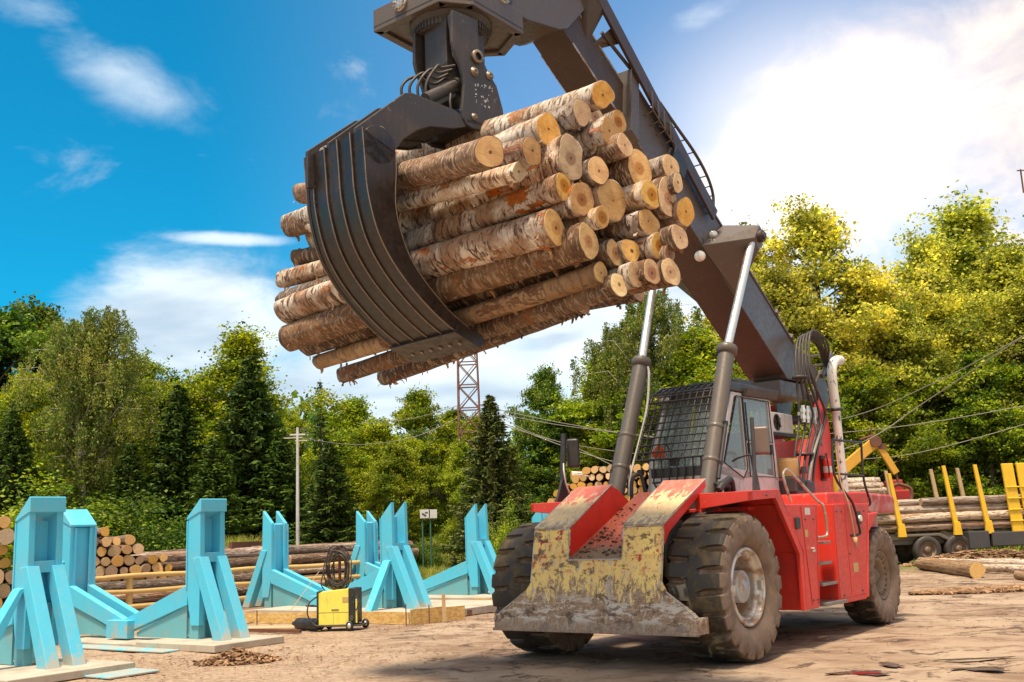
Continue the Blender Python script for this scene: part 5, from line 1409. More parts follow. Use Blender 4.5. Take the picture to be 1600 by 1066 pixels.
# small left-over ends that show left of the claw
for i, (lx, ly, r, bk, lab) in enumerate([(457, 352, .16, 'brownbark', 'short brown log at the upper left end of the held bundle'),
                                         (442, 470, .13, 'darkbark', 'dark log with a torn stub at the left end of the held bundle'),
                                         (470, 404, .10, 'darkbark', 'thin dark log between two others at the left end of the held bundle')]):
    P1 = on_u(lx, ly, 2.4 + .1 * i); P0 = P1 - Ud * 3.3 + Vector((0, 0, .02))
    cen = GC + Vector((0, 0, 5.05)); rel = P0 - cen - Ud * ((P0 - cen).dot(Ud)); P0 -= rel * .35
    me = log_mesh('held_log', (P1 - P0).length, r*.9, r, 700 + i, [M[bk], M['cutold'], M['peeled']], 26, 20, .02, .1, 18)
    o = link(bpy.data.objects.new('held_log', me)); aim(o, P0, P1); tag(o, lab, 'log', 'logs held in the grapple')
# ================================================================== THE YARD
from mathutils import noise as mno
gx0, gx1, gy0, gy1, st_ = -14.0, 16.0, 9.0, 34.0, 0.10
nx_, ny_ = int((gx1 - gx0)/st_), int((gy1 - gy0)/st_)
gv, gf = [], []
for j in range(ny_ + 1):
    for i in range(nx_ + 1):
        x, y = gx0 + i*st_, gy0 + j*st_
        e_ = min(1, min(i, nx_ - i, j, ny_ - j) / 12)
        h_ = mno.noise((x*.7, y*.7, 0))*.018 + mno.noise((x*2.3, y*2.3, 5))*.010 + mno.noise((x*6, y*6, 9))*.006
        for o1, o2 in ((0.62, 0.34), (-1.9, 0.34), (3.2, -0.10), (5.3, -0.10)):       # old wheel ruts
            d_ = (x - o1) - (y - 13)*o2 + .25*mno.noise((y*.4, o1, 2))
            h_ -= .016*math.exp(-(d_/.22)**2) - .010*math.exp(-((abs(d_) - .42)/.12)**2)
        gv.append((x, y, (h_ - .012)*e_))
for j in range(ny_):
    for i in range(nx_):
        a = j*(nx_ + 1) + i; gf.append((a, a + 1, a + nx_ + 2, a + nx_ + 1))
b = MB(); b.add(gv, gf, 0, True)
for q in ([(-700, -60), (700, -60), (700, gy0), (-700, gy0)], [(-700, gy1), (700, gy1), (700, 1400), (-700, 1400)], [(-700, gy0), (gx0, gy0), (gx0, gy1), (-700, gy1)], [(gx1, gy0), (700, gy0), (700, gy1), (gx1, gy1)]):
    b.add([(x, y, 0) for x, y in q], [(0, 1, 2, 3)])
tag(b.build('ground', M['ground'], None, 0, False), kind='structure')

def blob(cx, cy, rx, ry, rot, seed, z, n=40):
    rn = random.Random(seed); ph = [rn.uniform(0, 6.28) for _ in range(6)]
    vs = []
    for k in range(n):
        a = 2*pi*k/n
        r = 1 + .22*sin(2*a + ph[0]) + .16*sin(3*a + ph[1]) + .12*sin(5*a + ph[2]) + .09*sin(9*a + ph[3]) + rn.uniform(-.07, .07)
        x, y = rx*r*cos(a), ry*r*sin(a)
        vs.append((cx + x*cos(rot) - y*sin(rot), cy + x*sin(rot) + y*cos(rot), z))
    return vs
for i, (px, py, rx, ry, rot, mt, lv) in enumerate([(1345, 1053, .26, .22, .2, 'oil', 0), (1518, 1031, .42, .10, .1, 'oil', 0), (1535, 1046, .32, .13, .1, 'oil', 0), (1392, 1040, .10, .22, .3, 'oil', 0),
                                                  (1350, 1054, .14, .10, .2, 'oilred', 1), (1320, 972, .9, .22, .3, 'oil', 0)]):
    if mt == 'oil' and i == 5: continue
    g = at(px, py, 1); k = CAMH / (CAMH - g.z); p = Vector((g.x * k, k, 0))
    b = MB(); b.add(blob(p.x, p.y, rx, ry, rot, 40 + i, 0.011 + .004*lv), [tuple(range(40))])
    tag(b.build('oil_stain', M[mt]), kind='structure')

# ---- blue bunks
E_ = Vector((0.82, -0.57, 0)).normalized(); R_ = Vector((0.47, 0.88, 0)).normalized()
def upright(frame, base, sgn, cap, rowbrace, parent):
    """sgn +1: right-hand upright (outer side towards +E); local x outwards, y along the row"""
    B0 = Vector(base); X = E_ * sgn; N = Vector((-E_.y, E_.x, 0)); Z = Vector((0, 0, 1))   # N away from camera
    P = lambda x, y, z: B0 + X*x + N*y + Z*z
    up_ = empty('upright', (0, 0, 0), 0, parent)
    b = MB()
    for s in (-1, 1):
        y0, y1 = s*0.27, s*0.17
        b.prism([P(-0.18, y0, 0.95), P(-0.16, y0, 2.18), P(0.16, y0, 2.5), P(0.18, y0, 1.50), P(0.17, y0, 0.35), P(-0.05, y0, 0.35)], N*(y1-y0))
    if cap:
        b.prism([P(-0.19, -0.285, 2.17), P(-0.19, -0.285, 2.21), P(0.17, -0.285, 2.53), P(0.20, -0.285, 2.52), P(0.20, -0.285, 2.30), P(0.17, -0.285, 2.30)], N*0.57)
    else:
        b.prism([P(-0.15, -0.17, 0.95), P(-0.14, -0.17, 2.10), P(-0.10, -0.17, 2.12), P(-0.10, -0.17, 0.95)], N*0.02)
    b.prism([P(-0.10, -0.17, 0.4), P(-0.10, -0.17, 2.15), P(-0.06, -0.17, 2.18), P(-0.06, -0.17, 0.4)], N*0.34)
    for z in (1.42,):
        b.prism([P(0.02, -0.17, z), P(0.16, -0.17, z), P(0.16, -0.17, z + .17), P(0.02, -0.17, z + .17)], N*0.34)
    b.build('upright_plates', M['bluep'], up_, 0.006)
    b = MB()        # flange strips down the faces
    for s in (-1, 1):
        for x in (-0.185,):
            b.prism([P(x, s*0.29, 0.98), P(x, s*0.29, 2.15), P(x, s*0.24, 2.15), P(x, s*0.24, 0.98)], X*0.03)
            b.prism([P(x, s*0.19, 0.98), P(x, s*0.19, 2.15), P(x, s*0.14, 2.15), P(x, s*0.14, 0.98)], X*0.03)
    for s_ in split_build(b, 'flange', M['bluep'], up_, 0.003): pass
    # outer braces
    for s in (-1, 1):
        b = MB()
        w_ = 0.10
        yc = s*0.20
        b.hexa([P(0.62, yc - w_ - .02, 0.10), P(0.88, yc - w_ - .02, 0.10), P(0.88, yc + w_ - .02, 0.10), P(0.62, yc + w_ - .02, 0.10),
                P(0.00, yc - w_, 1.50), P(0.20, yc - w_, 1.52), P(0.20, yc + w_, 1.52), P(0.00, yc + w_, 1.50)])
        b.build('brace', M['bluep'], up_, 0.008)
    if rowbrace:
        b = MB()
        b.hexa([P(-0.05, -1.02, 0.10), P(0.16, -1.02, 0.10), P(0.16, -0.80, 0.10), P(-0.05, -0.80, 0.10), P(-0.05, -0.36, 1.20), P(0.16, -0.36, 1.20), P(0.16, -0.275, 1.22), P(-0.05, -0.275, 1.22)])
        b.build('brace', M['bluep'], up_, 0.008)
    b = MB()
    b.prism([P(-0.12, -0.24, 0.10), P(0.12, -0.24, 0.10), P(0.12, -0.24, 0.98), P(-0.12, -0.24, 0.98)], N*0.14)
    b.prism([P(-0.12, 0.10, 0.10), P(0.12, 0.10, 0.10), P(0.12, 0.10, 0.98), P(-0.12, 0.10, 0.98)], N*0.14)
    split_build(b, 'stub_leg', M['blued'], up_, 0.005)
    return up_
def bunk(R0, L0, lab, caps, rowbrace, right=True, left=True):
    fr_ = empty('log_bunk', R0 if right else L0)
    tag(fr_, lab, 'log bunk', 'blue steel log bunks')
    o_ = Vector(fr_.location)
    rel = lambda p: Vector(p) - o_
    if right: upright(fr_, rel(R0), 1, caps, rowbrace, fr_)
    if left: upright(fr_, rel(L0), -1, caps, False, fr_)
    mid = (Vector(R0) + Vector(L0)) / 2
    N = Vector((-E_.y, E_.x, 0))
    for s in (-1, 1):
        for A_, on in ((R0, right), (L0, left)):
            if not on and right + left == 1 and R0.y > 33: continue
            A_ = Vector(A_); d = (mid - A_).normalized()
            b = MB(); y = N * (s*0.20 - 0.07)
            a0 = A_ + d*0.16 + y; m0 = mid + y
            z = Vector((0, 0, 1))
            b.prism([rel(a0 + z*0.70), rel(a0 + z*1.04), rel(m0 + z*0.42), rel(m0 + z*0.16), ], N*0.14)
            b.build('cross_beam', M['bluep'], fr_, 0.006)
            b = MB(); b.prism([rel(a0 + d*.05 + z*0.12 + N*.04), rel(a0 + d*.05 + z*0.69 + N*.04), rel(m0 - d*.35 + z*0.20 + N*.04), rel(m0 - d*.35 + z*0.12 + N*.04)], N*0.03)
            b.build('beam_web', M['blued'], fr_)
    b = MB(); c_ = rel(mid); 
    b.prism([c_ - N*0.42 - E_*0.32 + Vector((0, 0, .10)), c_ - N*0.42 + E_*0.32 + Vector((0, 0, .10)), c_ - N*0.42 + E_*0.32 + Vector((0, 0, .42)), c_ - N*0.42 - E_*0.32 + Vector((0, 0, .42))], N*0.16)
    b.build('centre_block', M['bluep'], fr_, 0.008)
    return fr_
LW = Vector((-3.25, 2.25, 0))
A0 = Vector((-7.18, 15.55, 0)); B0_ = Vector((-5.60, 18.60, 0)); E0 = Vector((-2.86, 23.75, 0)); F0 = Vector((-1.13, 27.7, 0))
bunk(A0, A0 + LW, 'nearest light blue log bunk at the left edge, its box-topped upright showing', True, True)
bunk(B0_, B0_ + LW, 'second nearest light blue log bunk with box-topped uprights, behind the bark heap', True, False)
bunk(E0, Vector((-6.25, 26.6, 0)), 'light blue log bunk with fin-topped uprights standing behind the yellow welding machine', False, True)
bunk(F0, Vector((-4.45, 30.3, 0)), 'light blue fin-topped log bunk whose right upright stands nearest the big tyre', False, False)
bunk(Vector((0.72, 33.6, 0)), Vector((-2.4, 35.8, 0)), 'farthest light blue log bunk, only a tip showing beside the big tyre', False, False, True, False)
# concrete footings
def slab(c, lx, ly, h, lab, mat='conc', rzv=E_, name='concrete_footing', seed=0):
    c = Vector(c); x = Vector(rzv).normalized(); y = Vector((-x.y, x.x, 0))
    b = MB(); b.prism([c - x*lx/2 - y*ly/2, c + x*lx/2 - y*ly/2, c + x*lx/2 + y*ly/2, c - x*lx/2 + y*ly/2], (0, 0, h))
    o = b.build(name, M[mat], None, 0.012); tag(o, lab, 'footing' if name == 'concrete_footing' else name.replace('_', ' ')); return o
slab(A0 + E_*0.15 + R_*-0.25, 2.5, 1.9, 0.11, 'concrete footing under the nearest blue bunk')
slab(B0_ + E_*0.25 + R_*-0.1, 2.1, 1.5, 0.12, 'concrete footing under the second blue bunk beside the bark heap')
slab((B0_ + LW*0.5) + R_*-0.3 , 2.6, 1.0, 0.07, 'low pale concrete strip under the middle of the second blue bunk')
slab(E0 + E_*-0.75 + R_*0.6, 5.6, 3.2, 0.16, 'long concrete bed under the fin-topped bunk behind the welder')
slab(F0 + E_*-0.6 + R_*0.1, 4.6, 2.2, 0.14, 'concrete bed under the bunk nearest the big tyre')
# blue steel plates lying on the ground
slab(A0 + E_*1.55 + R_*0.3, 1.0, 0.8, 0.03, 'flat light blue steel plate lying against the nearest footing', 'bluep', E_, 'steel_plate')
slab(B0_ + E_*-1.1 + R_*-0.95, 2.8, 0.45, 0.03, 'dusty light blue steel plate lying in front of the second bunk', 'bluep', E_, 'steel_plate')
slab(F0 + E_*0.9 + R_*-0.5, 1.6, 0.9, 0.16, 'pale concrete step beside the big tyre', 'conc', E_)
# strand boards as shuttering
def board(p0, p1, h, lab, th=0.02):
    b = MB(); p0 = Vector(p0); p1 = Vector(p1); d = (p1-p0).normalized(); n = Vector((d.y, -d.x, 0))*th
    b.prism([p0, p1, p1 + Vector((0, 0, h)), p0 + Vector((0, 0, h))], n)
    tag(b.build('shuttering_board', M['osb']), lab, 'board', 'strand boards around the concrete beds')
def gpt(px, py):
    g = ray(px, py); k = -CAMH / g.z; return Vector((g.x*k, g.y*k, 0))
board(gpt(380, 974), gpt(497, 974), 0.22, 'strand board edging the bed, left of the yellow welder')
board(gpt(566, 974), gpt(640, 976), 0.24, 'strand board edging the bed, just right of the yellow welder')
board(gpt(641, 977), gpt(695, 971), 0.30, 'strand board edging the bed, behind the wooden stake')
board(gpt(697, 970), gpt(726, 967), 0.27, 'strand board edging the bed, right of the wooden stake')
board(gpt(740, 944), gpt(775, 946), 0.14, 'strand board beside the big tyre')
for px, py, h_, lab in ((694, 972, .55, 'pale wooden stake driven in between strand boards'), ):
    p = gpt(px, py); b = MB(); b.box(p + Vector((0, 0, h_/2)), (0.07, 0.05, h_)); tag(b.build('wooden_stake', M['woodraw']), lab, 'stake')
for px, py, h_, lab in ((402, 976, .30, 'thin iron rod standing in front of the left strand board'), (635, 978, .42, 'thin iron rod between two strand boards right of the welder'), (671, 974, .36, 'thin iron rod in front of the strand board near the stake')):
    p = gpt(px, py) + Vector((0, -.03, 0)); b = MB(); b.tube([p, p + Vector((0, 0, h_))], .012, 6); tag(b.build('iron_rod', M['rust']), lab, 'rod')
p = gpt(385, 988); q = gpt(470, 990); b = MB(); b.bar(p + Vector((0, 0, .04)), q + Vector((0, 0, .04)), .06, .06); tag(b.build('steel_bar', M['rust']), 'rusty steel bar lying on the ground left of the welder', 'bar')
p = gpt(425, 982); b = MB(); b.box(p + Vector((0, 0, .015)), (1.2, .5, .03), rz=-.2); tag(b.build('timber_sheet', M['woodraw']), 'dusty pale timber sheet lying flat left of the gas bottle', 'sheet')

# brick by the boards
p = gpt(729, 962); b = MB(); b.box(p + Vector((0, 0, .06)), (.22, .12, .12), rz=.4); tag(b.build('brick', M['rust']), 'single dark brick at the end of the strand boards', 'brick')

# ---- welding machine
wp = gpt(533, 984)
wm = empty('welding_machine', wp, radians(-9)); wm.scale = (.86, 1, 1.06); tag(wm, 'boxy yellow welding machine on a small trolley with coiled cable on top', 'welder')
b = MB(); b.prism([(-.43, -.24, .10), (.27, -.24, .10), (.27, -.24, .74), (-.34, -.24, .70), (-.43, -.24, .66)], (0, .46, 0)); b.build('case', M['yel'], wm, 0.012)
b = MB(); b.prism([(.272, -.23, .10), (.42, -.23, .12), (.42, -.23, .74), (.272, -.23, .745)], (0, .44, 0)); pn = b.build('front_panel', M['black'], wm, 0.01)
b = MB(); b.cyl((.34, -.235, .22), (.34, -.25, .22), .05, 16); b.cyl((.40, -.235, .5), (.40, -.28, .5), .012, 8); b.cyl((.36, -.235, .62), (.36, -.25, .62), .02, 10)
split_build(b, 'knob', M['dkgrey'], pn)
b = MB(); b.box((.45, -.22, .34), (.03, .04, .42)); b.build('yellow_guard_bar', M['yel'], wm, .004)
b = MB(); b.box((.20, -.243, .55), (.14, .008, .09)); b.build('vent', M['yelpipe'], wm, .002)
b = MB(); b.box((-.04, -.243, .37), (.17, .008, .02)); b.build('slot', M['truckgrey'], wm)
b = MB(); b.bar((-.43, -.242, .33), (.27, -.242, .33), .006, .006); b.bar((-.08, -.242, .12), (-.08, -.242, .33), .006, .006); b.build('case_seam', M['yelpipe'], wm)
b = MB(); b.box((.02, 0, .085), (1.04, .5, .03)); b.box((-.5, 0, .45), (.03, .3, .5)); b.tube([(-.46, -.25, .45), (-.72, -.25, .46)], .02, 8); b.build('trolley', M['dkgrey'], wm, .005)
for x, y in ((.30, -.26), (.5, .20), (-.34, .15)):
    b = MB(); b.lathe([(0, -.03), (.075, -.03), (.085, -.015), (.085, .015), (.075, .03), (0, .03)], (x, y, .085), (0, 1, 0), 20); w_ = b.build('castor', M['black'], wm)
    b = MB(); b.lathe([(0, -.036), (.045, -.034), (.045, .034), (0, .036)], (x, y, .085), (0, 1, 0), 16); b.build('castor_hub', M['fitting'], w_)
b = MB(); b.tube([(-.02, 0, .7), (-.02, 0, 1.45)], .035, 8); b.tube([(-.02, -.1, 1.42), (-.02, .1, 1.42)], .02, 8); b.build('coil_stand', M['rust'], wm)
rn = random.Random(5)
b = MB()
for k in range(11):
    cx, cz, rx_, rz_ = rn.uniform(-.05, .05), 1.08 + rn.uniform(-.06, .05), rn.uniform(.15, .30), rn.uniform(.28, .40); ph = rn.uniform(-.25, .25); yy = rn.uniform(-.16, -.03)
    P = []
    for j in range(25):
        a = 2*pi*j/24
        x, z = rx_*cos(a), rz_*sin(a)
        P.append((cx + x*cos(ph) - z*sin(ph), yy + .03*sin(3*a + k), cz + x*sin(ph) + z*cos(ph)))
    b.tube(P, .013, 6, 0, False)
b.tube(spline([(-.3, -.2, 1.1), (-.36, -.25, .85), (-.30, -.2, .72)], 6), .013, 6)
b.build('cable_coil', M['rubberhose'], wm)
b = MB(); b.tube(spline([(-.45, -.26, .62), (-.62, -.3, .5), (-.66, -.3, .3), (-.5, -.3, .12), (-.3, -.3, .1)], 6), .016, 6); b.tube(spline([(.42, -.2, .6), (.5, -.25, .5), (.47, -.26, .38), (.42, -.22, .36)], 6), .012, 6); b.build('lead', M['rubberhose'], wm)
# gas bottle and lead
p0, p1 = gpt(458, 984), gpt(500, 987)
b = MB(); d_ = (p1 + Vector((.25, 0, 0)) - p0); z_ = Vector((0, 0, .12))
b.tube([p0 + z_, p0 + z_ + d_.normalized()*.08, p0 + z_ + d_.normalized()*.16, p1 + z_ + Vector((-.02, .12, 0))], [.035, .06, .115, .115], 20)
tag(b.build('gas_bottle', M['black']), 'black gas bottle lying on the ground left of the welder', 'gas bottle')
b = MB(); b.tube(arc(gpt(455, 976) + Vector((0, 0, .3)), gpt(499, 962) + Vector((0, 0, 1.0)), 0.0, 6), .008, 5); tag(b.build('thin_rope', M['woodraw']), 'thin rope running slantwise up to the welder from the left', 'rope')

# ---- bark heap
rn = random.Random(11)
hp = gpt(372, 1034)
b = MB()
for i in range(620):
    a = rn.uniform(0, 2*pi); r_ = rn.random() ** .8
    x, y = 0.62*r_*cos(a), 0.40*r_*sin(a); h_ = max(0, .19*(1 - r_)) * rn.random() + .01
    s_ = rn.uniform(.025, .085)
    Mx = Matrix.Rotation(rn.uniform(0, 6), 3, 'Z') @ Matrix.Rotation(rn.uniform(-.9, .9), 3, 'X') @ Matrix.Rotation(rn.uniform(-.6, .6), 3, 'Y')
    b.box(hp + Vector((x, y, h_)), (s_*1.7, s_*.7, .008), M=Mx)
tag(b.build('bark_heap', M['chips']), 'small heap of torn brown bark on the ground before the second blue bunk', 'bark heap')
b = MB()
for i in range(7000):
    zone = rn.random()
    if zone < .30: x, y = rn.uniform(-9, 1), rn.uniform(12, 24)
    elif zone < .52: q_ = rn.gauss(0, .9); x, y = -4.6 + rn.gauss(0, 1.3), 15.8 + rn.gauss(0, .8)
    elif zone < .80: x, y = rn.uniform(9, 26), rn.uniform(24, 38)
    else: x, y = rn.uniform(-3, 12), rn.uniform(11.5, 26)
    s_ = rn.uniform(.004, .019) * (1.0 if y < 20 else 1.6) * (1.0 if rn.random() < .93 else 2.0)
    b.box((x, y, .006 + s_*.2), (s_*rn.uniform(1, 2.6), s_*.7, s_*.25), M=Matrix.Rotation(rn.uniform(0, 6), 3, 'Z') @ Matrix.Rotation(rn.uniform(-.3, .3), 3, 'X'))
tag(b.build('wood_chips', M['chips']), 'scattered bark and wood chips strewn over the yard ground', 'wood chips', kind='stuff')
# bark mounds by the trailer
for i, (px, py, rx, ry, h_, lab) in enumerate([(1545, 872, 3.0, 1.2, .75, 'dark mound of bark scraps under the trailer'), (1560, 915, 2.0, .5, .12, 'low spread of bark scraps in front of the fallen logs')]):
    c_ = gpt(px, py + 8); b = MB()
    for k in range(1500):
        a = rn.uniform(0, 2*pi); r_ = sqrt(rn.random()); s_ = rn.uniform(.04, .13)
        b.box(c_ + Vector((rx*r_*cos(a), ry*r_*sin(a), .6*h_*(1 - r_*r_)*rn.uniform(.5, 1) + .02)), (s_*1.9, s_*.8, .02), M=Matrix.Rotation(rn.uniform(0, 6), 3, 'Z') @ Matrix.Rotation(rn.uniform(-.8, .8), 3, 'X'))
    tag(b.build('bark_mound', M['chips']), lab, 'bark mound')

# ---- pipe fence behind the bunks
pf = empty('pipe_fence', gpt(225, 965)); tag(pf, 'low fence of three faded yellow pipes behind the blue bunks', 'fence')
o_ = Vector(pf.location)
f0 = at(120, 930, 23.6); f0.z = 0; f1 = at(600, 930, 31.0); f1.z = 0
f0 = Vector((-11.2, 24.6, 0)); f1 = Vector((-3.4, 31.2, 0))
for zz in (.28, .66, 1.02):
    b = MB(); P = [f0.lerp(f1, t/10) + Vector((0, 0, zz + .02*sin(t*2.1 + zz*9))) - o_ for t in range(11)]; b.tube(spline(P, 3), .062, 10); b.build('rail', M['yelpipe'], pf)
for t_ in (.19, .42, .58, .80, .97):
    p = f0.lerp(f1, t_) + Vector((.02, .09, 0)) - o_; b = MB(); b.tube([p, p + Vector((0, 0, 1.08))], .085, 12); b.build('post', M['yelpipe'], pf)

# ---- log stacks in the background
protos = {}
def proto(kind, k):
    key = (kind, k)
    if key not in protos:
        mats = {'end': [M['brownbark'], M['cut']], 'endb': [M['birch'], M['cutold']], 'dark': [M['darkbark'], M['cutold']], 'white': [M['birch'], M['cutold']], 'pale': [M['birchw'], M['cut']], 'peel': [M['peeled'], M['cut']]}[kind]
        protos[key] = log_mesh('stacked_log', 1.0, 1.0, .9, 900 + 17*k + len(kind), mats + [M['peeled']], 18, 12, .25, .08, 0, None, None, .04)
    return protos[key]
def put_log(kind, p0, p1, r, lab, group, rn, name='stacked_log'):
    o = link(bpy.data.objects.new(name, proto(kind, rn.randrange(5)))); aim(o, p0, p1, rn.uniform(0, 6.28))
    L = (Vector(p1) - Vector(p0)).length
    o.matrix_world = o.matrix_world @ Matrix.Diagonal((L, r, r, 1)); tag(o, lab, 'log', group); return o
def stack(c, axis, rows, r, L, lab, group, kinds, seed, across=None, jitter=.12):
    """ends at c facing -axis; rows = list of (x0, count) of each layer, in log diameters"""
    rn = random.Random(seed); axis = Vector(axis).normalized(); ac = Vector(across).normalized() if across else Vector((axis.y, -axis.x, 0))
    z = r
    for ri, (x0, n) in enumerate(rows):
        for k in range(n):
            rr_ = r * rn.uniform(.72, 1.12)
            p = Vector(c) + ac*((x0 + k) * 2*r*1.0 + rn.uniform(-.1, .1)*r) + Vector((0, 0, z + rn.uniform(-.15, .15)*r)) + axis*rn.uniform(-jitter, jitter*1.6)
            put_log(rn.choice(kinds), p, p + axis*L + Vector((0, 0, rn.uniform(-.05, .05))), rr_, lab, group, rn)
        z += r * 1.74
AX = Vector((-0.55, 0.83, 0))
# near-left stack behind the nearest upright
stack((-11.7, 19.9, 0), AX, [(0.0, 7), (.5, 7), (0, 7), (.5, 7), (0, 7), (.5, 6), (.2, 6), (.4, 6), (0.3, 6), (.6, 4)], .155, 4.5, 'log in the tall stack at the left edge, sawn end towards the yard', 'logs stacked at the left edge', ['end', 'endb'], 21)
# stack between the first two uprights
stack((-11.4, 26.0, 0), AX, [(0, 12), (.5, 12), (0, 12), (.5, 11), (0, 10), (.5, 9), (0.2, 7), (.5, 6), (.3, 4)], .145, 4.5, 'log in the stepped stack left of the second blue bunk, sawn end towards the yard', 'logs in the stepped stack behind the pipe fence', ['end', 'endb', 'end'], 22)
# logs lying lengthwise behind the pipe fence
rn = random.Random(31)
AX2 = Vector((0.80, 0.60, 0)); base2 = Vector((-9.9, 29.5, 0))
for layer, (x0s, n, zz) in enumerate([(0, 6, .17), (.3, 6, .50), (.2, 6, .84), (.5, 5, 1.15), (.9, 3, 1.42)]):
    for k in range(n):
        off = Vector((-AX2.y, AX2.x, 0)) * (k*.36 + rn.uniform(0, .1) + layer*.1)
        for seg in range(2):
            s0 = -1.5 + seg*4.9 + rn.uniform(-.4, .4)
            if layer > 3 and seg == 0 and k > 1: s0 += .8
            p0 = base2 + off + AX2*s0 + Vector((0, 0, zz))
            put_log(rn.choice(['dark', 'white', 'dark']), p0 + AX2*4.5, p0, rn.uniform(.13, .19), 'long dark birch log lying lengthwise behind the yellow pipe fence', 'logs lying lengthwise behind the pipe fence', rn)
# logs lying along the fence foot, left
for k, (px, py, L_) in enumerate([(150, 905, 4.2), (210, 918, 4.0), (260, 930, 4.5), (180, 940, 5.0), (250, 900, 3.5), (300, 948, 3.5), (120, 925, 3.0), (330, 915, 3.5)]):
    c_ = gpt(px, 945 - k % 3 * 4); c_ = Vector((c_.x, c_.y, .16 + .3*(k % 3)))
    c_ = Vector((-10.6 + .55*k*.9, 25.7 + .5*k*.9 + .3, .17 + .30*(k % 3)))
    put_log(rn.choice(['white', 'dark']), c_ + AX2*L_/2, c_ - AX2*L_/2, .16, 'log lying low along the back of the yellow pipe fence', 'logs along the fence foot', rn)
# far stack behind the handler
stack((0.66, 35.6, 0), Vector((.22, .975, 0)), [(0, 12)] + [(0.1, 5)] * 5 + [(0.0, 15), (0.2, 15), (0.4, 15), (0.9, 14), (1.6, 14), (2.4, 13), (3.3, 12), (4.6, 11), (6.0, 9)], .145, 4.2,
      'log in the far tall stack between the guard and the cab, pale sawn end showing', 'logs in the far stack behind the handler', ['peel', 'end'], 23, across=Vector((.975, -.22, 0)))
for k in range(4):
    p = at(893 + 18*k, 743 + (k % 2)*3, 36.8); put_log('pale', p, p + Vector((2.4, .4, 0)), .16, 'pale peeled log lying across the top of the far stack', 'logs across the top of the far stack', rn)
# dark rusty beam over the lengthwise logs
b = MB(); b.bar(at(360, 852, 31), at(412, 850, 33), .12, .18); tag(b.build('rusty_beam', M['rust']), 'rusty red steel beam on top of the lengthwise logs', 'beam')

# ---- trailer with logs
TY = 37.5
tr = empty('timber_trailer', (14.5, TY, 0), radians(4)); tag(tr, 'long timber trailer with yellow stakes, loaded with birch logs', 'trailer')
b = MB(); b.box((4.0, .5, .98), (13.0, .9, .22)); b.box((4.6, .2, .80), (13.0, .12, .2)); b.prism([(-.9, -.15, 1.06), (.55, -.15, 1.06), (1.15, -.15, .72), (1.0, -.15, .70), (.45, -.15, .98), (-.9, -.15, .98)], (0, .5, 0))
b.build('chassis', M['truckgrey'], tr, .02)
for x in (0, 1.15):
    for y in (-.05, 1.9):
        w_ = empty('wheel', (x, y + .0, .50), 0, tr)
        b = MB(); b.lathe([(.28, -.15), (.30, -.17), (.44, -.17), (.49, -.13), (.50, 0), (.49, .13), (.44, .17), (.28, .17)], (0, 0, 0), (0, 1, 0), 28); b.build('tyre', M['rubberhose'], w_)
        b = MB(); b.lathe([(.29, -.155), (.27, -.16), (.25, -.08), (.12, -.05), (.12, -.12), (.05, -.14), (0, -.14)], (0, 0, 0), (0, 1, 0), 24); b.build('rim', M['rimrear'], w_)
b = MB(); b.box((1.85, -.1, .78), (.75, .5, .62)); b.build('tool_box', M['dkgrey'], tr, .03)
b = MB(); b.box((3.5, -.1, .78), (2.3, .4, .50)); b.build('tank', M['dkgrey'], tr, .03)
def stake(x, ytop_lean, front, h=2.9):
    y = -.2 if front else 2.15
    b = MB()
    b.hexa([(x - .09, y - .05, 1.02), (x + .09, y - .05, 1.02), (x + .09, y + .07, 1.02), (x - .09, y + .07, 1.02), (x - .07 + ytop_lean, y - .04, h + .9), (x + .05 + ytop_lean, y - .04, h + .9), (x + .05 + ytop_lean, y + .05, h + .9), (x - .07 + ytop_lean, y + .05, h + .9)])
    if front: b.hexa([(x - .15, y - .07, .98), (x + .15, y - .07, .98), (x + .15, y + .05, .98), (x - .15, y + .05, .98), (x - .10, y - .07, 1.45), (x + .10, y - .07, 1.45), (x + .10, y + .05, 1.45), (x - .10, y + .05, 1.45)])
    b.build('stake', M['yeldeep'] if front else M['woodraw'], tr, .01)
for x in (-.90, 1.15, 2.32): stake(x, -.24, True, 2.55 if x > 0 else 2.35)
for x in (.02, 1.80, 2.85): stake(x, -.24, False, 2.55)
for x in (3.40, 3.95):      # wide ladder-like end posts
    b = MB(); b.hexa([(x - .22, -.25, 1.0), (x + .22, -.25, 1.0), (x + .22, -.15, 1.0), (x - .22, -.15, 1.0), (x - .34, -.25, 3.45), (x + .08, -.25, 3.45), (x + .08, -.15, 3.45), (x - .34, -.15, 3.45)])
    for k in range(4): b.box((x - .03, -.27, 1.4 + .4*k), (.5, .05, .05))
    b.build('end_post', M['yeldeep'], tr, .02)
rn = random.Random(77)
tdir = Vector((cos(radians(4)), sin(radians(4)), 0)); tnrm = Vector((-tdir.y, tdir.x, 0)); tb = Vector((14.5, TY, 0))
for layer, zz in enumerate((1.28, 1.60, 1.92, 2.2)):
    for k in range(5):
        x0 = -2.2 + rn.uniform(-.4, .2) - .5*(layer == 0)
        if layer == 3: x0 = rn.uniform(-1.0, .6)
        if layer == 3 and k > 2: continue
        p = tb + tdir*x0 + tnrm*(.1 + k*.4) + Vector((0, 0, zz))
        put_log(rn.choice(['pale', 'white', 'pale']), p + tdir*rn.uniform(6.0, 6.9), p, rn.uniform(.14, .19), 'birch log loaded on the timber trailer between the yellow stakes', 'logs on the timber trailer', rn, 'trailer_log')
# short logs heaped left of the trailer, above the counterweight
for k in range(9):
    p = at(1312 + (k % 3)*4, 770 - (k // 3)*8, 36 + (k % 3)*.4)
    put_log('pale', p, p + Vector((1.55 - .12*(k//3), .3, .02)), .15, 'pale log in the small heap seen over the counterweight', 'logs heaped above the counterweight', rn)
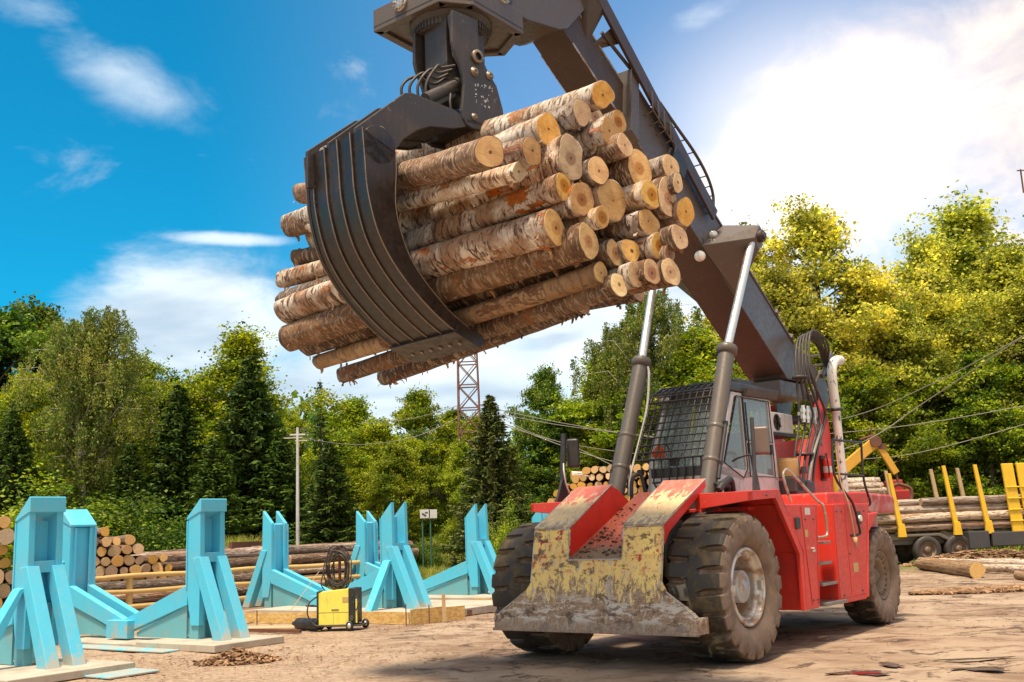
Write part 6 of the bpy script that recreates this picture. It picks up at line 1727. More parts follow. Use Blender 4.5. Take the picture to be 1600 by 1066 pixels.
# crane
cr = empty('timber_crane', at(1330, 745, 40)); tag(cr, 'yellow folding timber crane arm raised behind the handler', 'crane')
o_ = Vector(cr.location)
a0, a1, a2 = at(1312, 738, 40) - o_, at(1368, 690, 40) - o_, at(1400, 740, 40) - o_
b = MB(); b.bar(a0, a1, .22, .42); b.build('main_boom', M['crane'], cr, .03)
b = MB(); b.bar(a1 + Vector((.0, -.02, .02)), a2, .18, .26); b.build('jib', M['crane'], cr, .02)
b = MB(); b.cyl(a1 + Vector((-.05, -.2, 0)), a1 + Vector((-.05, .2, 0)), .22, 16); b.box(a1 + Vector((.2, 0, -.2)), (.3, .3, .2)); b.tube([a1 + Vector((-.6, 0, .1)), a1 + Vector((-.05, 0, .25)), a1 + Vector((.2, 0, -.1))], .05, 6)
b.tube([a1 + Vector((-.1, 0, .2)), a1 + Vector((-.12, 0, .55))], .03, 6); b.build('knuckle', M['rust'], cr)
b = MB(); b.tube([Vector((a0.x - .1, 0, -3.0)), Vector((a0.x - .1, 0, a0.z))], .2, 12); b.build('column', M['crane'], cr)
b = MB(); g_ = at(1403, 778, 40) - o_; b.tube([a2, a2 + Vector((.05, 0, -.4))], .05, 8)
for s in (-1, 1): b.tube(spline([a2 + Vector((.05, 0, -.4)), a2 + Vector((.05 + s*.45, 0, -.6)), a2 + Vector((.05 + s*.4, 0, -1.1)), a2 + Vector((.05 + s*.05, 0, -1.3))], 5), .07, 8)
b.build('log_grab', M['rust'], cr)
# fallen logs
rn = random.Random(15)
for i, (x0, y0, x1, y1, r_, kd, lab) in enumerate([
    (1528, 903, 1440, 890, .22, 'peel', 'short thick log lying on the ground with its yellow end towards the camera'),
    (1620, 893, 1470, 884, .14, 'pale', 'long peeled log lying on the ground behind the short thick one'),
    (1640, 886, 1460, 880, .12, 'pale', 'thin pale log lying farthest back on the ground near the trailer'),
    (1640, 900, 1535, 894, .13, 'pale', 'white-barked log on the ground running out of the right edge'),
    (1650, 912, 1590, 905, .12, 'peel', 'stub of a log on the ground at the right edge')]):
    p0, p1 = gpt(x0, y0), gpt(x1, y1); p0.z = p1.z = r_*.9
    put_log(kd, p0, p1, r_, lab, None, rn, 'fallen_log')
# red tractor bit behind the trailer
b = MB(); p = at(1402, 776, 41); b.box(p, (.9, 1.0, .5)); b.box(p + Vector((-.1, 0, .4)), (.5, .8, .5)); tag(b.build('red_machine', M['red_dark'], None, .06), 'small dark red machine half hidden between trailer stakes', 'machine')
# steel railing far right
rg = empty('railing', (24, 47, 0)); tag(rg, 'pale blue-white railing running behind the timber trailer', 'railing')
for k in range(12):
    x = -7 + k*1.35; b = MB(); b.box((x, 0, 1.7), (.13, .1, 1.9)); b.build('post', M['cab'], rg)
for z in (2.15, 2.6):
    b = MB(); b.bar((-7.5, -.03, z), (9, -.03, z), .06, .09); b.build('rail', M['cab'], rg)
b = MB()
for k in range(11):
    x = -7 + k*1.35; b.bar((x, 0, 2.15), (x + 1.35, 0, 2.6), .03, .03); b.bar((x, 0.02, 2.6), (x + 1.35, 0.02, 2.15), .03, .03)
b.build('lattice', M['cab'], rg)
b = MB(); p = at(1461, 790, 46); b.box(p + Vector((0, 0, 0)), (.12, .12, 2.6)); tag(b.build('green_post', M['green_net']), 'thin green post in front of the railing', 'post')
# razor wire over the railing
b = MB(); P = []
for k in range(500):
    a = k*.5; P.append((17 + k*.029, 46.8 + .12*cos(a), 3.0 + .25*sin(a)))
b.tube(P, .012, 4, 0, False); tag(b.build('razor_wire', M['dkgrey']), 'coiled razor wire above the pale railing', 'razor wire')

# ---- mast, poles, signs, cables
ms = empty('lattice_mast', at(738, 800, 44)); ms.location.z = 0
tag(ms, 'rust-red lattice mast rising behind the spruce under the held logs', 'mast')
b = MB(); H_ = 15.0
def mw(z): return .54 - .20*min(1, z/H_)
cs = [(-1, -1), (1, -1), (1, 1), (-1, 1)]
for sx, sy in cs:
    b.bar((sx*mw(0), sy*mw(0), 0), (sx*mw(H_), sy*mw(H_), H_), .06, .06)
nz = 15
for i in range(nz):
    z0, z1 = H_*i/nz, H_*(i+1)/nz
    for k in range(4):
        a_, c_ = cs[k], cs[(k+1) % 4]
        b.bar((a_[0]*mw(z0), a_[1]*mw(z0), z0), (c_[0]*mw(z1), c_[1]*mw(z1), z1), .03, .03)
        b.bar((c_[0]*mw(z0), c_[1]*mw(z0), z0), (a_[0]*mw(z1), a_[1]*mw(z1), z1), .05, .05)
        b.bar((a_[0]*mw(z1), a_[1]*mw(z1), z1), (c_[0]*mw(z1), c_[1]*mw(z1), z1), .05, .05)
b.build('lattice', painted('mast_red', (0.20, 0.085, 0.06), (0.13, 0.07, 0.05), .5, .7), ms)
pl = at(465, 700, 33.5); pl.z = 0
po = empty('utility_pole', pl); tag(po, 'slender pale grey pole with crossarms among the spruces', 'pole')
b = MB(); b.tube([(0, 0, 0), (0, 0, at(465, 668, 33.5).z)], [.065, .045], 10); b.build('shaft', M['cab'], po)
b = MB(); zc_ = at(465, 684, 33.5).z; b.box((-.15, 0, zc_), (.6, .03, .03)); b.box((.12, 0, zc_ - .10), (.4, .03, .03)); b.box((0, 0, zc_ + .1), (.5, .05, .05)); split_build(b, 'crossarm', M['white'], po)
for px, w_, lab, pic in ((664, .42, 'white notice board with a small dark picture, left of a blank one', True), (676.5, .34, 'blank white notice board right of the pictured one', False)):
    p = at(px, 803, 36); sg_ = empty('notice_board', (p.x, p.y, 0)); tag(sg_, lab, 'sign')
    b = MB(); b.box((0, 0, p.z), (w_*.82, .03, .30)); b.build('board', M['white'], sg_)
    b = MB(); b.tube([(-.1, .06, 0), (-.1, .06, p.z + .1)], .03, 8); b.build('sign_post', M['green_net'], sg_)
    if pic:
        b = MB(); b.box((-.03, -.018, p.z - .03), (.16, .008, .06), M=Matrix.Rotation(.6, 3, 'Y')); b.box((.05, -.018, p.z + .04), (.10, .008, .04)); b.build('picture', M['dkgrey'], sg_)
b = MB(); P = []
for k in range(160):
    a = k*.6; q = at(650 + k*.33, 775, 40); P.append(q + Vector((0, .2*cos(a), .25*sin(a))))
b.tube(P, .012, 4, 0, False); tag(b.build('razor_wire', M['dkgrey']), 'coiled razor wire above the notice boards in the gap', 'razor wire')
b = MB(); p = at(378, 814, 33); q = at(425, 812, 40)
M['cablegrey'] = painted('cable_grey', (0.27, 0.245, 0.20), (0.25, 0.2, 0.15), .3, .7)
def cable(pts, r, lab, mat='greycap'):
    b = MB(); b.tube(spline(pts, 8), r*.6, 5, 0, False); tag(b.build('overhead_cable', M['cablegrey']), lab, 'cable', 'overhead cables')
cable([at(742, 640, 44), at(900, 668, 42), at(1100, 685, 40), at(1315, 655, 37), at(1460, 598, 34), at(1620, 514, 31)], .024, 'cable rising steeply to the right edge, upper one')
cable([at(742, 645, 44), at(960, 722, 42), at(1150, 735, 40), at(1330, 698, 37), at(1450, 625, 36), at(1640, 498, 30)], .032, 'thickest cable slanting up to the right edge')
cable([at(742, 632, 44), at(900, 665, 43), at(1100, 690, 42), at(1316, 676, 41), at(1460, 659, 40), at(1640, 627, 39)], .026, 'gently sagging cable, highest of the two flat ones on the right')
cable([at(742, 650, 44), at(900, 696, 43), at(1150, 722, 42), at(1354, 717, 41), at(1460, 702, 40), at(1640, 652, 39)], .026, 'gently sagging cable, lowest of those on the right')
cable([at(465, 684, 33.5), at(560, 695, 36), at(650, 682, 40), at(722, 650, 44)], .022, 'cable drooping from the pale pole to the mast')
cable([at(560, 662, 41), at(640, 655, 42), at(722, 632, 44)], .02, 'short cable climbing to the mast from the left')
cable([at(744, 628, 44), at(820, 672, 42), at(900, 700, 40), at(985, 742, 36)], .02, 'cable falling from the mast towards the cab')
cable([at(1640, 470, 50), at(1596, 540, 49), at(1580, 700, 48)], .012, 'thin wire hanging down at the right edge')
b = MB(); p = at(1597, 283, 40); b.box(p, (.05, .05, 1.0)); b.box(p + Vector((.1, 0, .45)), (.5, .04, .04)); b.tube([p + Vector((.25, 0, -8)), p + Vector((.25, 0, .4))], .05, 6); tag(b.build('lamp_mast', M['rust']), 'thin mast tip cut by the right edge, high up', 'mast')
# ================================================================== TREES (numpy-built crowns)
def mesh_np(name, V, F, mat, smooth=False):
    me = bpy.data.meshes.new(name)
    nv, nf = len(V), len(F); k = F.shape[1]
    me.vertices.add(nv); me.vertices.foreach_set('co', V.astype(np.float32).ravel())
    me.loops.add(nf * k); me.loops.foreach_set('vertex_index', F.astype(np.int32).ravel())
    me.polygons.add(nf); me.polygons.foreach_set('loop_start', np.arange(0, nf * k, k, dtype=np.int32))
    me.update(calc_edges=True); me.materials.append(mat); me.validate()
    return me
def leaf_quads(C, D, Nn, ln, wd):
    """C centres, D long directions, Nn normals; ln, wd arrays"""
    S_ = np.cross(Nn, D); S_ /= np.linalg.norm(S_, axis=1, keepdims=True) + 1e-9
    a = D * ln[:, None] * .5; s = S_ * wd[:, None] * .5
    bend = Nn * (wd[:, None] * .25)
    V = np.stack([C - a, C - a*.1 + s - bend*0, C + a, C - a*.1 - s + bend], 1).reshape(-1, 3)
    F = np.arange(len(C) * 4).reshape(-1, 4)
    return V, F
def unit(a): return a / (np.linalg.norm(a, axis=1, keepdims=True) + 1e-9)
def broad(seed, H=12.0, Rr=3.2, base=.18, nleaf=26000, mat='leaf_green', sparse=1.0, shape='round', leaf=.17, clump=.55):
    g = np.random.default_rng(seed); rn = random.Random(seed)
    tb_ = MB(); lean = rn.uniform(-.4, .4), rn.uniform(-.4, .4)
    trunk = [Vector((lean[0]*t*t + .12*sin(5*t + seed), lean[1]*t*t + .1*cos(4*t + seed), H*.94*t)) for t in [i/9 for i in range(10)]]
    tb_.tube(trunk, [.16*(1 - .88*i/9) * H/12 + .015 for i in range(10)], 8)
    def env(t):      # radius of the crown at relative height t
        u = (t - base) / (1 - base)
        if u < 0 or u > 1: return 0
        if shape == 'round': return Rr * (sin(pi * min(1, u*1.0) ** .75)) ** .6 * (1 - .25*u)
        if shape == 'tall': return Rr * (sin(pi * u ** .62)) ** .8
        return Rr * (1 - u) ** .7
    cl = []
    nl = int(26 * sparse)
    for i in range(nl):
        t = base + (1 - base) * ((i + rn.random()) / nl) * .97
        a = i * 2.4 + rn.uniform(-.5, .5)
        p0 = trunk[min(8, int(t * 9))].lerp(trunk[min(9, int(t * 9) + 1)], t * 9 - int(t * 9)); p0 = Vector((p0.x, p0.y, H*.94*t))
        R1 = max(.35, env(min(.98, t + .06))) * rn.uniform(.6, 1.12)
        rise = rn.uniform(.25, .75) * R1
        p1 = p0 + Vector((cos(a)*R1*.5, sin(a)*R1*.5, rise*.7)); p2 = p0 + Vector((cos(a + .2)*R1, sin(a + .2)*R1, rise))
        tb_.tube([p0, p1, p2], [.05*H/12, .03, .010], 5)
        cl.append((p2, .9)); cl.append((p1.lerp(p2, .45) + Vector((rn.uniform(-.3, .3), rn.uniform(-.3, .3), .2)), .85))
        for j in range(rn.randint(3, 5)):
            b0 = p1.lerp(p2, rn.uniform(-.2, .8)); a2 = a + rn.uniform(-1.3, 1.3); l2 = R1*rn.uniform(.3, .6)
            b1 = b0 + Vector((cos(a2)*l2, sin(a2)*l2, l2*rn.uniform(-.15, .9)))
            tb_.tube([b0, b1], [.018, .006], 4); cl.append((b1, .75))
            if rn.random() < .5: cl.append((b0.lerp(b1, .55) + Vector((0, 0, rn.uniform(-.25, .25))), .6))
    for j in range(4): cl.append((trunk[-1] + Vector((rn.uniform(-.4, .4), rn.uniform(-.4, .4), rn.uniform(-.6, .4))), .6))
    P = np.array([tuple(c[0]) for c in cl]); Wt = np.array([c[1] for c in cl])
    # sprays: every clump is a few flat sprays of leaves
    nsp = len(P) * 7
    ci = g.integers(0, len(P), nsp)
    sc = P[ci] + g.normal(0, 1, (nsp, 3)) * clump * Wt[ci][:, None] * np.array([.75, .75, .55])
    sdir = unit(g.normal(0, 1, (nsp, 3)) * np.array([1, 1, .4]))
    per = max(4, int(nleaf / nsp))
    idx = np.repeat(np.arange(nsp), per)
    C_ = sc[idx] + sdir[idx] * g.normal(0, .22, (len(idx), 1)) + g.normal(0, .10, (len(idx), 3)) * np.array([1.3, 1.3, .8])
    Nn = unit(g.normal(0, .8, (len(idx), 3)) + np.array([0, -.0, .8]))
    D = unit(np.cross(Nn, g.normal(0, 1, (len(idx), 3))))
    ln = leaf * g.uniform(.6, 1.25, len(idx)); wd = ln * g.uniform(.55, .85, len(idx))
    V, F = leaf_quads(C_, D, Nn, ln, wd)
    crown = mesh_np('crown', V, F, M[mat])
    tme = MB.build(tb_, 'trunk', M['trunk']); m_ = tme.data; bpy.data.objects.remove(tme)
    return m_, crown
def birch(seed, H=13.0, Rr=2.4, nleaf=26000):
    g = np.random.default_rng(seed); rn = random.Random(seed); tb_ = MB()
    trunk = [Vector((.25*sin(3*t + seed) + .5*t, .15*cos(4*t), H*.97*t)) for t in [i/9 for i in range(10)]]
    tb_.tube(trunk, [.17*(1 - .9*i/9) + .012 for i in range(10)], 8)
    S0 = []
    for i in range(46):
        t = .30 + .69*(i + rn.random())/46; a = i*2.4; p0 = trunk[min(8, int(t*9))].lerp(trunk[min(9, int(t*9) + 1)], t*9 - int(t*9))
        R1 = Rr * (sin(pi*min(.98, (t - .2)/.8)**.8))**.7 * rn.uniform(.5, 1.1) + .25
        p1 = p0 + Vector((cos(a)*R1*.6, sin(a)*R1*.6, R1*.8)); p2 = p0 + Vector((cos(a)*R1, sin(a)*R1, R1*.75))
        tb_.tube([p0, p1, p2], [.03, .016, .006], 4)
        for j in range(9):
            q = p0.lerp(p1, rn.uniform(.4, 1)) if rn.random() < .5 else p1.lerp(p2, rn.random())
            S0.append((q + Vector((rn.gauss(0, .22), rn.gauss(0, .22), rn.gauss(0, .15))), rn.uniform(.5, 1.9)))
    P = np.array([tuple(s[0]) for s in S0]); Ls = np.array([s[1] for s in S0])
    per = int(nleaf / len(P)); idx = np.repeat(np.arange(len(P)), per)
    tt = g.uniform(0, 1, len(idx))
    sway = g.normal(0, .12, (len(P), 2))
    C_ = P[idx].copy(); C_[:, 2] -= tt * Ls[idx]; C_[:, :2] += sway[idx] * tt[:, None] + g.normal(0, .055, (len(idx), 2)) * (1 + tt[:, None])
    Nn = unit(g.normal(0, 1, (len(idx), 3)) + np.array([0, -.3, .3])); D = unit(g.normal(0, .5, (len(idx), 3)) + np.array([0, 0, -1.0]))
    ln = .10 * g.uniform(.6, 1.3, len(idx)); V, F = leaf_quads(C_, D, Nn, ln, ln*.6)
    tme = tb_.build('trunk', M['trunkbirch']); m_ = tme.data; bpy.data.objects.remove(tme)
    return m_, mesh_np('crown', V, F, M['leaf_birch'])
def spruce(seed, H=11.0, Rr=2.3, mat='needle', dens=1.35, gap=.34):
    g = np.random.default_rng(seed); rn = random.Random(seed); tb_ = MB()
    tb_.tube([(0, 0, 0), (.05, 0, H*.5), (0, 0, H)], [.17, .09, .012], 8)
    Cs, Ds, Ns, Ls = [], [], [], []
    z = .5
    while z < H - .15:
        t = z / H; R1 = Rr * (1 - t) ** .85 * rn.uniform(.8, 1.1) + .12
        nb_ = max(5, int(9 * dens * (1 - t*.35)))
        for k in range(nb_):
            a = 2*pi*(k + rn.random()*.7)/nb_; L = R1 * rn.uniform(.75, 1.15); droop = rn.uniform(.18, .42) * L * (1 - t*.6); zz = z + rn.uniform(-.15, .15)
            n = max(6, int(L * 50 * dens)); s = g.uniform(.12, 1, n) ** .8
            dir_ = np.array([cos(a), sin(a), 0]); side = np.array([-sin(a), cos(a), 0])
            hgt = -droop * np.sin(s*pi*.62) + .10*L*s**3
            off = g.uniform(-1, 1, n) * .34 * L * (1.08 - s) ** .8 * np.minimum(1, s*3)
            C_ = dir_[None]*(s*L)[:, None] + side[None]*off[:, None]; C_[:, 2] = zz + hgt - np.abs(off)*.25 + g.normal(0, .03, n)
            D = unit(dir_[None]*.8 + side[None]*np.sign(off)[:, None]*.75 + np.array([0, 0, -.25])[None] + g.normal(0, .22, (n, 3)))
            Nn = unit(np.array([0, 0, 1.0])[None] + g.normal(0, .45, (n, 3)))
            Cs.append(C_); Ds.append(D); Ns.append(Nn); Ls.append(g.uniform(.14, .30, n))
            # hanging twigs
            m2 = max(2, n // 3); s2 = g.uniform(.3, 1, m2); C2 = dir_[None]*(s2*L)[:, None] + side[None]*(g.uniform(-1, 1, m2)*.25*L*(1 - s2))[:, None]; C2[:, 2] = zz - droop*np.sin(s2*pi*.62) - g.uniform(.04, .22, m2)
            Cs.append(C2); Ds.append(unit(np.array([0, 0, -1.0])[None] + g.normal(0, .25, (m2, 3)))); Ns.append(unit(dir_[None] + g.normal(0, .5, (m2, 3)))); Ls.append(g.uniform(.12, .26, m2))
            if k % 2 == 0: tb_.tube([(0, 0, zz), (cos(a)*L*.6, sin(a)*L*.6, zz - droop*.9)], [.022, .008], 4)
        z += gap * (1 - .45*t)
    C_, D, Nn, ln = np.concatenate(Cs), np.concatenate(Ds), np.concatenate(Ns), np.concatenate(Ls)
    V, F = leaf_quads(C_, D, Nn, ln, ln*.36)
    tme = tb_.build('trunk', M['trunk']); m_ = tme.data; bpy.data.objects.remove(tme)
    return m_, mesh_np('crown', V, F, M[mat])
def bush(seed, H=2.4, Rr=1.4, mat='leaf_green', n=9000, leaf=.11):
    g = np.random.default_rng(seed); rn = random.Random(seed); tb_ = MB(); P = []
    for i in range(26):
        a = rn.uniform(0, 6.28); r_ = Rr*sqrt(rn.random()); h_ = H*(1 - .5*(r_/Rr)**2)*rn.uniform(.6, 1.05)
        p2 = Vector((r_*cos(a), r_*sin(a), h_)); tb_.tube([(r_*.2*cos(a), r_*.2*sin(a), 0), p2*.6, p2], [.025, .015, .005], 4)
        for j in range(5): t = rn.uniform(.35, 1.0); P.append(tuple(p2*t + Vector((rn.gauss(0, .2), rn.gauss(0, .2), rn.gauss(0, .12)))))
    P = np.array(P); idx = g.integers(0, len(P), n)
    C_ = P[idx] + g.normal(0, .17, (n, 3)); C_[:, 2] = np.abs(C_[:, 2]); Nn = unit(g.normal(0, .7, (n, 3)) + np.array([0, -.1, 1])); D = unit(np.cross(Nn, g.normal(0, 1, (n, 3))))
    ln = leaf*g.uniform(.6, 1.3, n); V, F = leaf_quads(C_, D, Nn, ln, ln*.65)
    tme = tb_.build('stems', M['trunk']); m_ = tme.data; bpy.data.objects.remove(tme)
    return m_, mesh_np('crown', V, F, M[mat])

def with_mat(me, mat):
    m2 = me.copy(); m2.materials[0] = M[mat]; return m2
K = {}
for nm, sd_, kw in (('ba', 1, dict(Rr=3.2)), ('bb', 2, dict(Rr=2.6, shape='tall', base=.12)), ('bc', 3, dict(Rr=2.9, base=.10, clump=.6))):
    K[nm] = broad(sd_, nleaf=46000, leaf=.155, **kw)
K['air'] = broad(7, Rr=2.5, shape='tall', base=.16, sparse=1.0, nleaf=34000, leaf=.13, clump=.42)
K['air2'] = broad(9, Rr=2.9, shape='tall', base=.18, sparse=1.15, nleaf=38000, leaf=.13, clump=.40)
K['bi'] = birch(4, nleaf=40000); K['bi2'] = birch(5, Rr=3.0, nleaf=60000)
K['sa'] = spruce(6); K['sb'] = spruce(8, Rr=2.0, gap=.33); K['sthin'] = spruce(10, H=11, Rr=.95, dens=.6, gap=.42)
K['ua'] = bush(11, n=20000, leaf=.07); K['ub'] = bush(12, Rr=1.1, H=2.8, n=20000, leaf=.07)
MATV = {}
def crown_of(kind, mat):
    if (kind, mat) not in MATV: MATV[(kind, mat)] = with_mat(K[kind][1], mat)
    return MATV[(kind, mat)]
HK = {'ba': 12, 'bb': 12, 'bc': 12, 'air': 12, 'air2': 12, 'bi': 13, 'bi2': 13, 'sa': 11, 'sb': 11, 'sthin': 11, 'ua': 2.4, 'ub': 2.8}
def tree(kind, px, pytop, Y, lab, mat, wide=1.0, rz=None, name=None, zb=0.0):
    T_ = at(px, pytop, Y); H = T_.z - zb; s = H / HK[kind]
    nm = name or {'s': 'spruce', 'u': 'bush'}.get(kind[0], 'birch' if kind[:2] == 'bi' else 'tree')
    if kind == 'sthin': nm = 'spruce'
    rn = random.Random(int(px*7 + pytop))
    o = empty(nm, (T_.x, Y, zb), rn.uniform(0, 6.28) if rz is None else rz); o.scale = (s*wide, s*wide, s)
    grp = {'spruce': 'spruces behind the yard', 'bush': 'bushes at the yard edge', 'birch': 'birches behind the yard'}.get(nm, 'leafy trees behind the yard')
    tag(o, lab, {'spruce': 'spruce', 'bush': 'bush', 'birch': 'birch'}.get(nm, 'tree'), grp)
    t_ = link(bpy.data.objects.new('stems' if kind[0] == 'u' else 'trunk', K[kind][0]), o)
    c_ = link(bpy.data.objects.new('crown', crown_of(kind, mat)), o)
    return o
G_, DK, Y_, GLOW = 'leaf_green', 'leaf_dark', 'leaf_yellow', 'leaf_gold'
TREES = [
 ('ba', 8, 470, 41, 'dark green tree cut by the left edge, tops the treeline there', DK, 1.15),
 ('ba', 75, 466, 44, 'tall dark green tree, second from the left edge', DK, 1.0),
 ('air2', 120, 500, 43, 'airy green tree behind the birches at the left', G_, 1.1),
 ('bc', 45, 570, 38, 'brighter green tree low in front of the two tall dark ones at left', G_, 1.1),
 ('bi', 138, 500, 36, 'drooping birch with white trunk, left one of the pair', 'leaf_birch', 1.15),
 ('bi', 168, 482, 36.8, 'drooping birch with white trunk, right and taller one of the pair', 'leaf_birch', 1.1),
 ('bc', 205, 545, 45, 'green tree between the birches and the yellow treetops', G_, 1.0),
 ('air', 235, 540, 46, 'yellow-flecked tree just right of the birches', Y_, 1.2),
 ('air2', 275, 575, 47, 'yellow-green tree behind the left spruce', Y_, 1.1),
 ('bc', 318, 570, 45, 'yellowing tree between the two big left spruces', Y_, 1.0),
 ('air', 378, 497, 44, 'tallest yellow-green tree left of the held logs', Y_, 1.25),
 ('bc', 345, 610, 46, 'leafy tree under the tallest yellow one', G_, 1.0),
 ('sa', 20, 640, 34, 'dark spruce at the left edge behind the log stack', 'needle', 1.5),
 ('sa', 280, 600, 37, 'dark spruce with a pointed top, left of the box-topped second upright', 'needle', 1.55),
 ('sb', 205, 690, 35, 'shorter dark spruce below the birches', 'needle', 1.8),
 ('sa', 392, 555, 39, 'tallest dark spruce, in front of the tallest yellow tree', 'needle', 1.5),
 ('sb', 335, 680, 36, 'dark spruce low behind the second upright', 'needle', 2.0),
 ('sb', 440, 668, 38, 'dark spruce left of the pale pole', 'needle', 1.8),
 ('bc', 442, 628, 52, 'small round green tree behind the pale pole', G_, 1.0),
 ('sthin', 500, 592, 44, 'thin spruce with a bare spiky leader, right of the pale pole', 'needle', 1.1),
 ('sa', 515, 690, 36, 'broad dark spruce behind the welding machine', 'needle', 1.7),
 ('bb', 548, 612, 48, 'green tree right of the thin spiky spruce', G_, 1.2),
 ('bc', 590, 645, 45, 'leafy tree filling between the spiky spruce and the yellow crown', G_, 1.2),
 ('ba', 655, 606, 49, 'yellow-green rounded tree left of the lattice mast', Y_, .95),
 ('ba', 625, 690, 40, 'oak-like tree with yellowish tips, above the fin-topped bunk', G_, 1.1),
 ('bb', 700, 632, 54, 'green tree immediately left of the lattice mast', G_, 1.1),
 ('ba', 690, 715, 53, 'green tree low behind the notice boards', G_, 1.0),
 ('sa', 765, 616, 36, 'broad olive spruce right of the lattice mast', 'needle_olive', 1.5),
 ('bb', 748, 640, 48, 'green tree peeping behind the olive spruce', G_, 1.2),
 ('ba', 850, 570, 49, 'dark green round-topped tree between the olive spruce and the far cylinder', DK, .72),
 ('bc', 858, 650, 48, 'dark green tree above the far log stack', DK, 1.2),
 ('bb', 935, 545, 48, 'green tree just left of the far lift cylinder', G_, 1.3),
 ('bc', 930, 650, 47, 'bright green tree low behind the far lift cylinder', G_, 1.3),
 ('bi2', 1010, 455, 46, 'large weeping birch behind the lift cylinders', 'leaf_birch', 1.1),
 ('bi2', 975, 500, 48, 'birch leaning out left of the large weeping one', 'leaf_birch', 1.0),
 ('bb', 1085, 500, 45, 'olive-yellow tree seen under the boom between the cylinders', Y_, 1.3),
 ('ba', 1040, 600, 47, 'green tree above the cab roof', G_, 1.1),
 ('bc', 1130, 600, 43, 'yellow-green tree behind the near lift cylinder', Y_, 1.1),
 ('air', 1165, 340, 52, 'golden tree touching the cylinder bracket', GLOW, 1.0),
 ('air2', 1262, 302, 50, 'tallest golden tree right of the boom', GLOW, 1.1),
 ('air2', 1215, 400, 48, 'golden tree in front and left of the tallest golden one', GLOW, 1.1),
 ('ba', 1330, 430, 50, 'dense golden tree between the two tall airy ones', GLOW, 1.0),
 ('air', 1498, 285, 52, 'tall airy golden tree, second from the right edge', GLOW, 1.35),
 ('air2', 1440, 350, 50, 'golden tree left of the tall airy one', GLOW, 1.0),
 ('air2', 1560, 370, 48, 'golden tree leaning in near the right edge', GLOW, 1.2),
 ('ba', 1605, 440, 46, 'golden tree cut by the right edge', GLOW, 1.0),
 ('ba', 1400, 470, 47, 'dense golden tree low between the tall ones', GLOW, .95),
 ('bc', 1270, 520, 45, 'yellow-green tree beside the boom heel', Y_, 1.1),
 ('bc', 1345, 560, 44, 'yellow-green tree behind the exhaust pipe', Y_, 1.2),
 ('ba', 1440, 560, 45, 'yellow-green tree above the crane arm', Y_, 1.1),
 ('bc', 1520, 540, 44, 'yellow-green tree above the yellow stakes', Y_, 1.2),
 ('bb', 1590, 560, 44, 'yellow-green tree at the right edge behind the end posts', Y_, 1.4),
 ('bc', 1390, 650, 46, 'green tree low behind the crane arm', G_, 1.4),
 ('bc', 1490, 650, 46.5, 'green tree low behind the trailer stakes', G_, 1.4),
 ('bc', 1580, 655, 46, 'green tree low at the right edge', G_, 1.4),
 ('ba', 1200, 620, 46, 'green tree low behind the cab', G_, 1.3),
 ('ba', 1290, 640, 47, 'green tree low behind the tower', G_, 1.3),
 ('ub', 95, 735, 33, 'bright green bush right of the nearest upright', G_, 1.5),
 ('ua', 160, 760, 34, 'dark green bush between the first two uprights', DK, 1.4),
 ('ua', 225, 800, 33, 'low bush beside the stepped log stack', DK, 1.2),
 ('ub', 782, 775, 31, 'light green sapling bush beside the big tyre', Y_, .55),
 ('bb', 716, 684, 40, 'slim green tree hiding the foot of the lattice mast', G_, .9),
 ('ua', 700, 812, 47, 'round bush below the notice boards', G_, 1.3),
 ('ua', 640, 845, 37, 'dark low bush left of the grass bank', DK, 1.4),
 ('ua', 735, 818, 40, 'bush between the fin-topped uprights and the olive spruce', DK, 1.0),
 ('ua', 1450, 752, 48, 'bush behind the railing left half', G_, 1.8),
 ('ua', 1560, 752, 48.5, 'bush behind the railing right half', G_, 1.8),
 ('ua', 822, 768, 46, 'bush left of the far log stack', DK, 1.6),
]
for r_ in TREES:
    kind, px, py, Y, lab, mat, wd = r_
    tree(kind, px, py, Y, lab, mat, wd)

# woodland far behind that closes the gaps low down
g = np.random.default_rng(50)
n = 60000
X = g.uniform(-60, 80, n); Yv = g.uniform(62, 76, n); 
topz = 7.0 + 2.2*np.sin(X*.35) + 1.6*np.sin(X*.9 + 1) + np.where(X > 12, 4.0, 0)
Zv = topz * g.uniform(0, 1, n) ** .8
C_ = np.stack([X, Yv, Zv], 1); Nn = unit(g.normal(0, .7, (n, 3)) + np.array([0, -.4, .8])); D = unit(np.cross(Nn, g.normal(0, 1, (n, 3)))); ln = g.uniform(.35, .8, n)
V, F = leaf_quads(C_, D, Nn, ln, ln*.7)
tag(link(bpy.data.objects.new('distant_woodland', mesh_np('distant_woodland', V, F, M['leaf_dark']))), 'dark far-off woodland closing the gaps under the trees', 'woodland', kind='stuff')
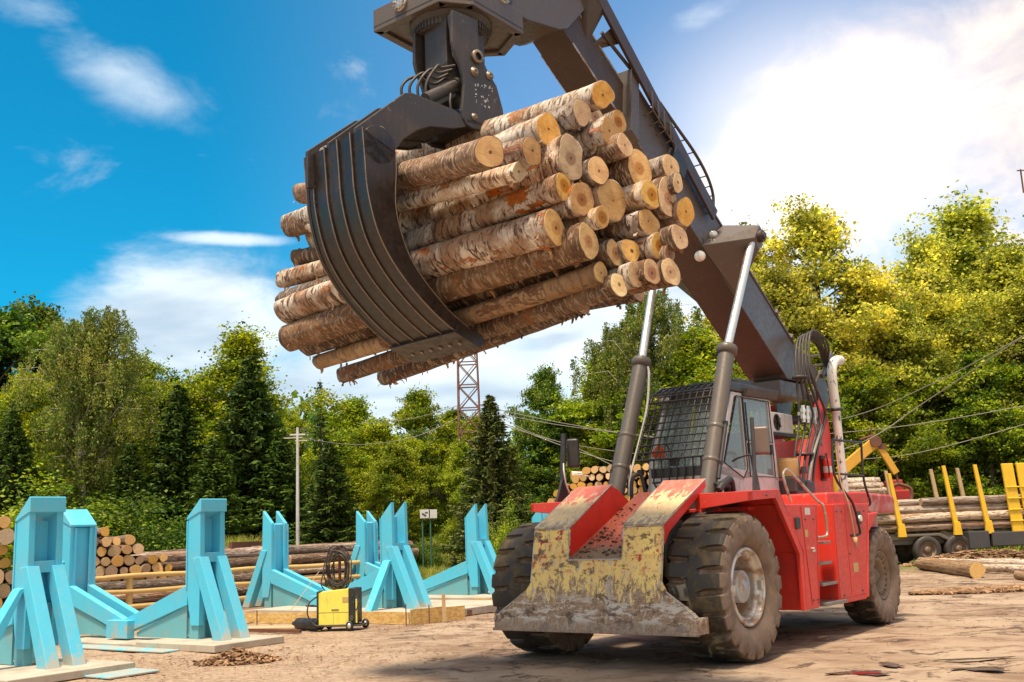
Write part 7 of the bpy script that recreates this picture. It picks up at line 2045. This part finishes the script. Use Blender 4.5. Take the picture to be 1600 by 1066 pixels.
# grass
def grass(n, fx, hgt, seed, wd=.03):
    g = np.random.default_rng(seed); P = fx(g, n); h = hgt * g.uniform(.4, 1.2, len(P)); a = g.uniform(0, 2*pi, len(P)); ln = g.normal(0, .3, (len(P), 2))
    sd_ = np.stack([np.cos(a), np.sin(a), 0*a], 1) * (wd/2)
    tip = P + np.stack([ln[:, 0]*h, ln[:, 1]*h, h], 1); mid = P + np.stack([ln[:, 0]*h*.3, ln[:, 1]*h*.3, h*.6], 1)
    V = np.stack([P - sd_, P + sd_, mid + sd_*.7, mid - sd_*.7], 1); V2 = np.stack([mid - sd_*.7, mid + sd_*.7, tip + sd_*.1, tip - sd_*.1], 1)
    V = np.concatenate([V.reshape(-1, 3), V2.reshape(-1, 3)]); return V, np.arange(len(V)).reshape(-1, 4)
def area(g, n):
    x = g.uniform(-24, 3, n); y = g.uniform(33.5, 60, n) ** 1.0; k = y > 34 - x*.12 + 0*x; P = np.stack([x, y, np.zeros(n)], 1)[k]
    P[:, 2] = np.clip((P[:, 1] - 34)*.045, 0, 1.2) * 0; return P
V, F = grass(60000, area, .32, 3, .04)
tag(link(bpy.data.objects.new('grass', mesh_np('grass', V, F, M['grass']))), 'rough green grass between the bunks and the trees', 'grass', kind='stuff')
def area2(g, n): return np.stack([g.uniform(8, 34, n), g.uniform(42, 56, n), np.zeros(n)], 1)
V, F = grass(26000, area2, .40, 4, .05)
tag(link(bpy.data.objects.new('grass', mesh_np('grass', V, F, M['grass']))), 'rough green grass behind the timber trailer', 'grass', kind='stuff')
# grass bank seen between the fin-topped uprights
def bank(g, n):
    x = g.uniform(-6.4, -.2, n); y = g.uniform(32.0, 47, n); return np.stack([x, y, np.clip((y - 33.0)*.115, 0, 2)], 1)
b_ = MB(); b_.add([(-7.5, 32.5, -.02), (.8, 32.5, -.02), (.8, 48, 1.70), (-7.5, 48, 1.70), (-7.5, 60, 1.7), (.8, 60, 1.7)], [(0, 1, 2, 3), (3, 2, 5, 4)])
bm_ = NT('bank_soil'); bm_.set(base=bm_.mix(bm_.ramp(bm_.noise(bm_.obj, 2.0, 6, .6), .4, .6), (0.10, 0.14, 0.03), (0.20, 0.20, 0.07)), rough=.95)
tag(b_.build('grass_bank', bm_.m), kind='structure')
V, F = grass(46000, bank, .34, 8, .035)
tag(link(bpy.data.objects.new('grass', mesh_np('grass', V, F, M['grass']))), 'taller bright grass in the gap below the notice boards', 'grass', kind='stuff')
p = at(375, 852, 33)
def tuft(g, n): a = g.uniform(0, 6.28, n); r = np.sqrt(g.uniform(0, 1, n)); return np.stack([p.x + .75*r*np.cos(a), 32.8 + .4*r*np.sin(a), np.full(n, 1.35)], 1)
V, F = grass(900, tuft, .55, 6, .02)
b_ = MB(); b_.prism([(p.x - .9, 32.5, 0), (p.x + .9, 32.5, 0), (p.x + .7, 32.5, 1.4), (p.x - .7, 32.5, 1.4)], (0, .9, 0))
tt_ = b_.build('earth_mound', M['grass'], None, .2); tag(tt_, 'small earth mound behind the lengthwise logs', 'mound')
tag(link(bpy.data.objects.new('dry_grass_tuft', mesh_np('dry_grass_tuft', V, F, M['grass']))), 'tuft of tall dry grass behind the second blue upright', 'grass tuft')
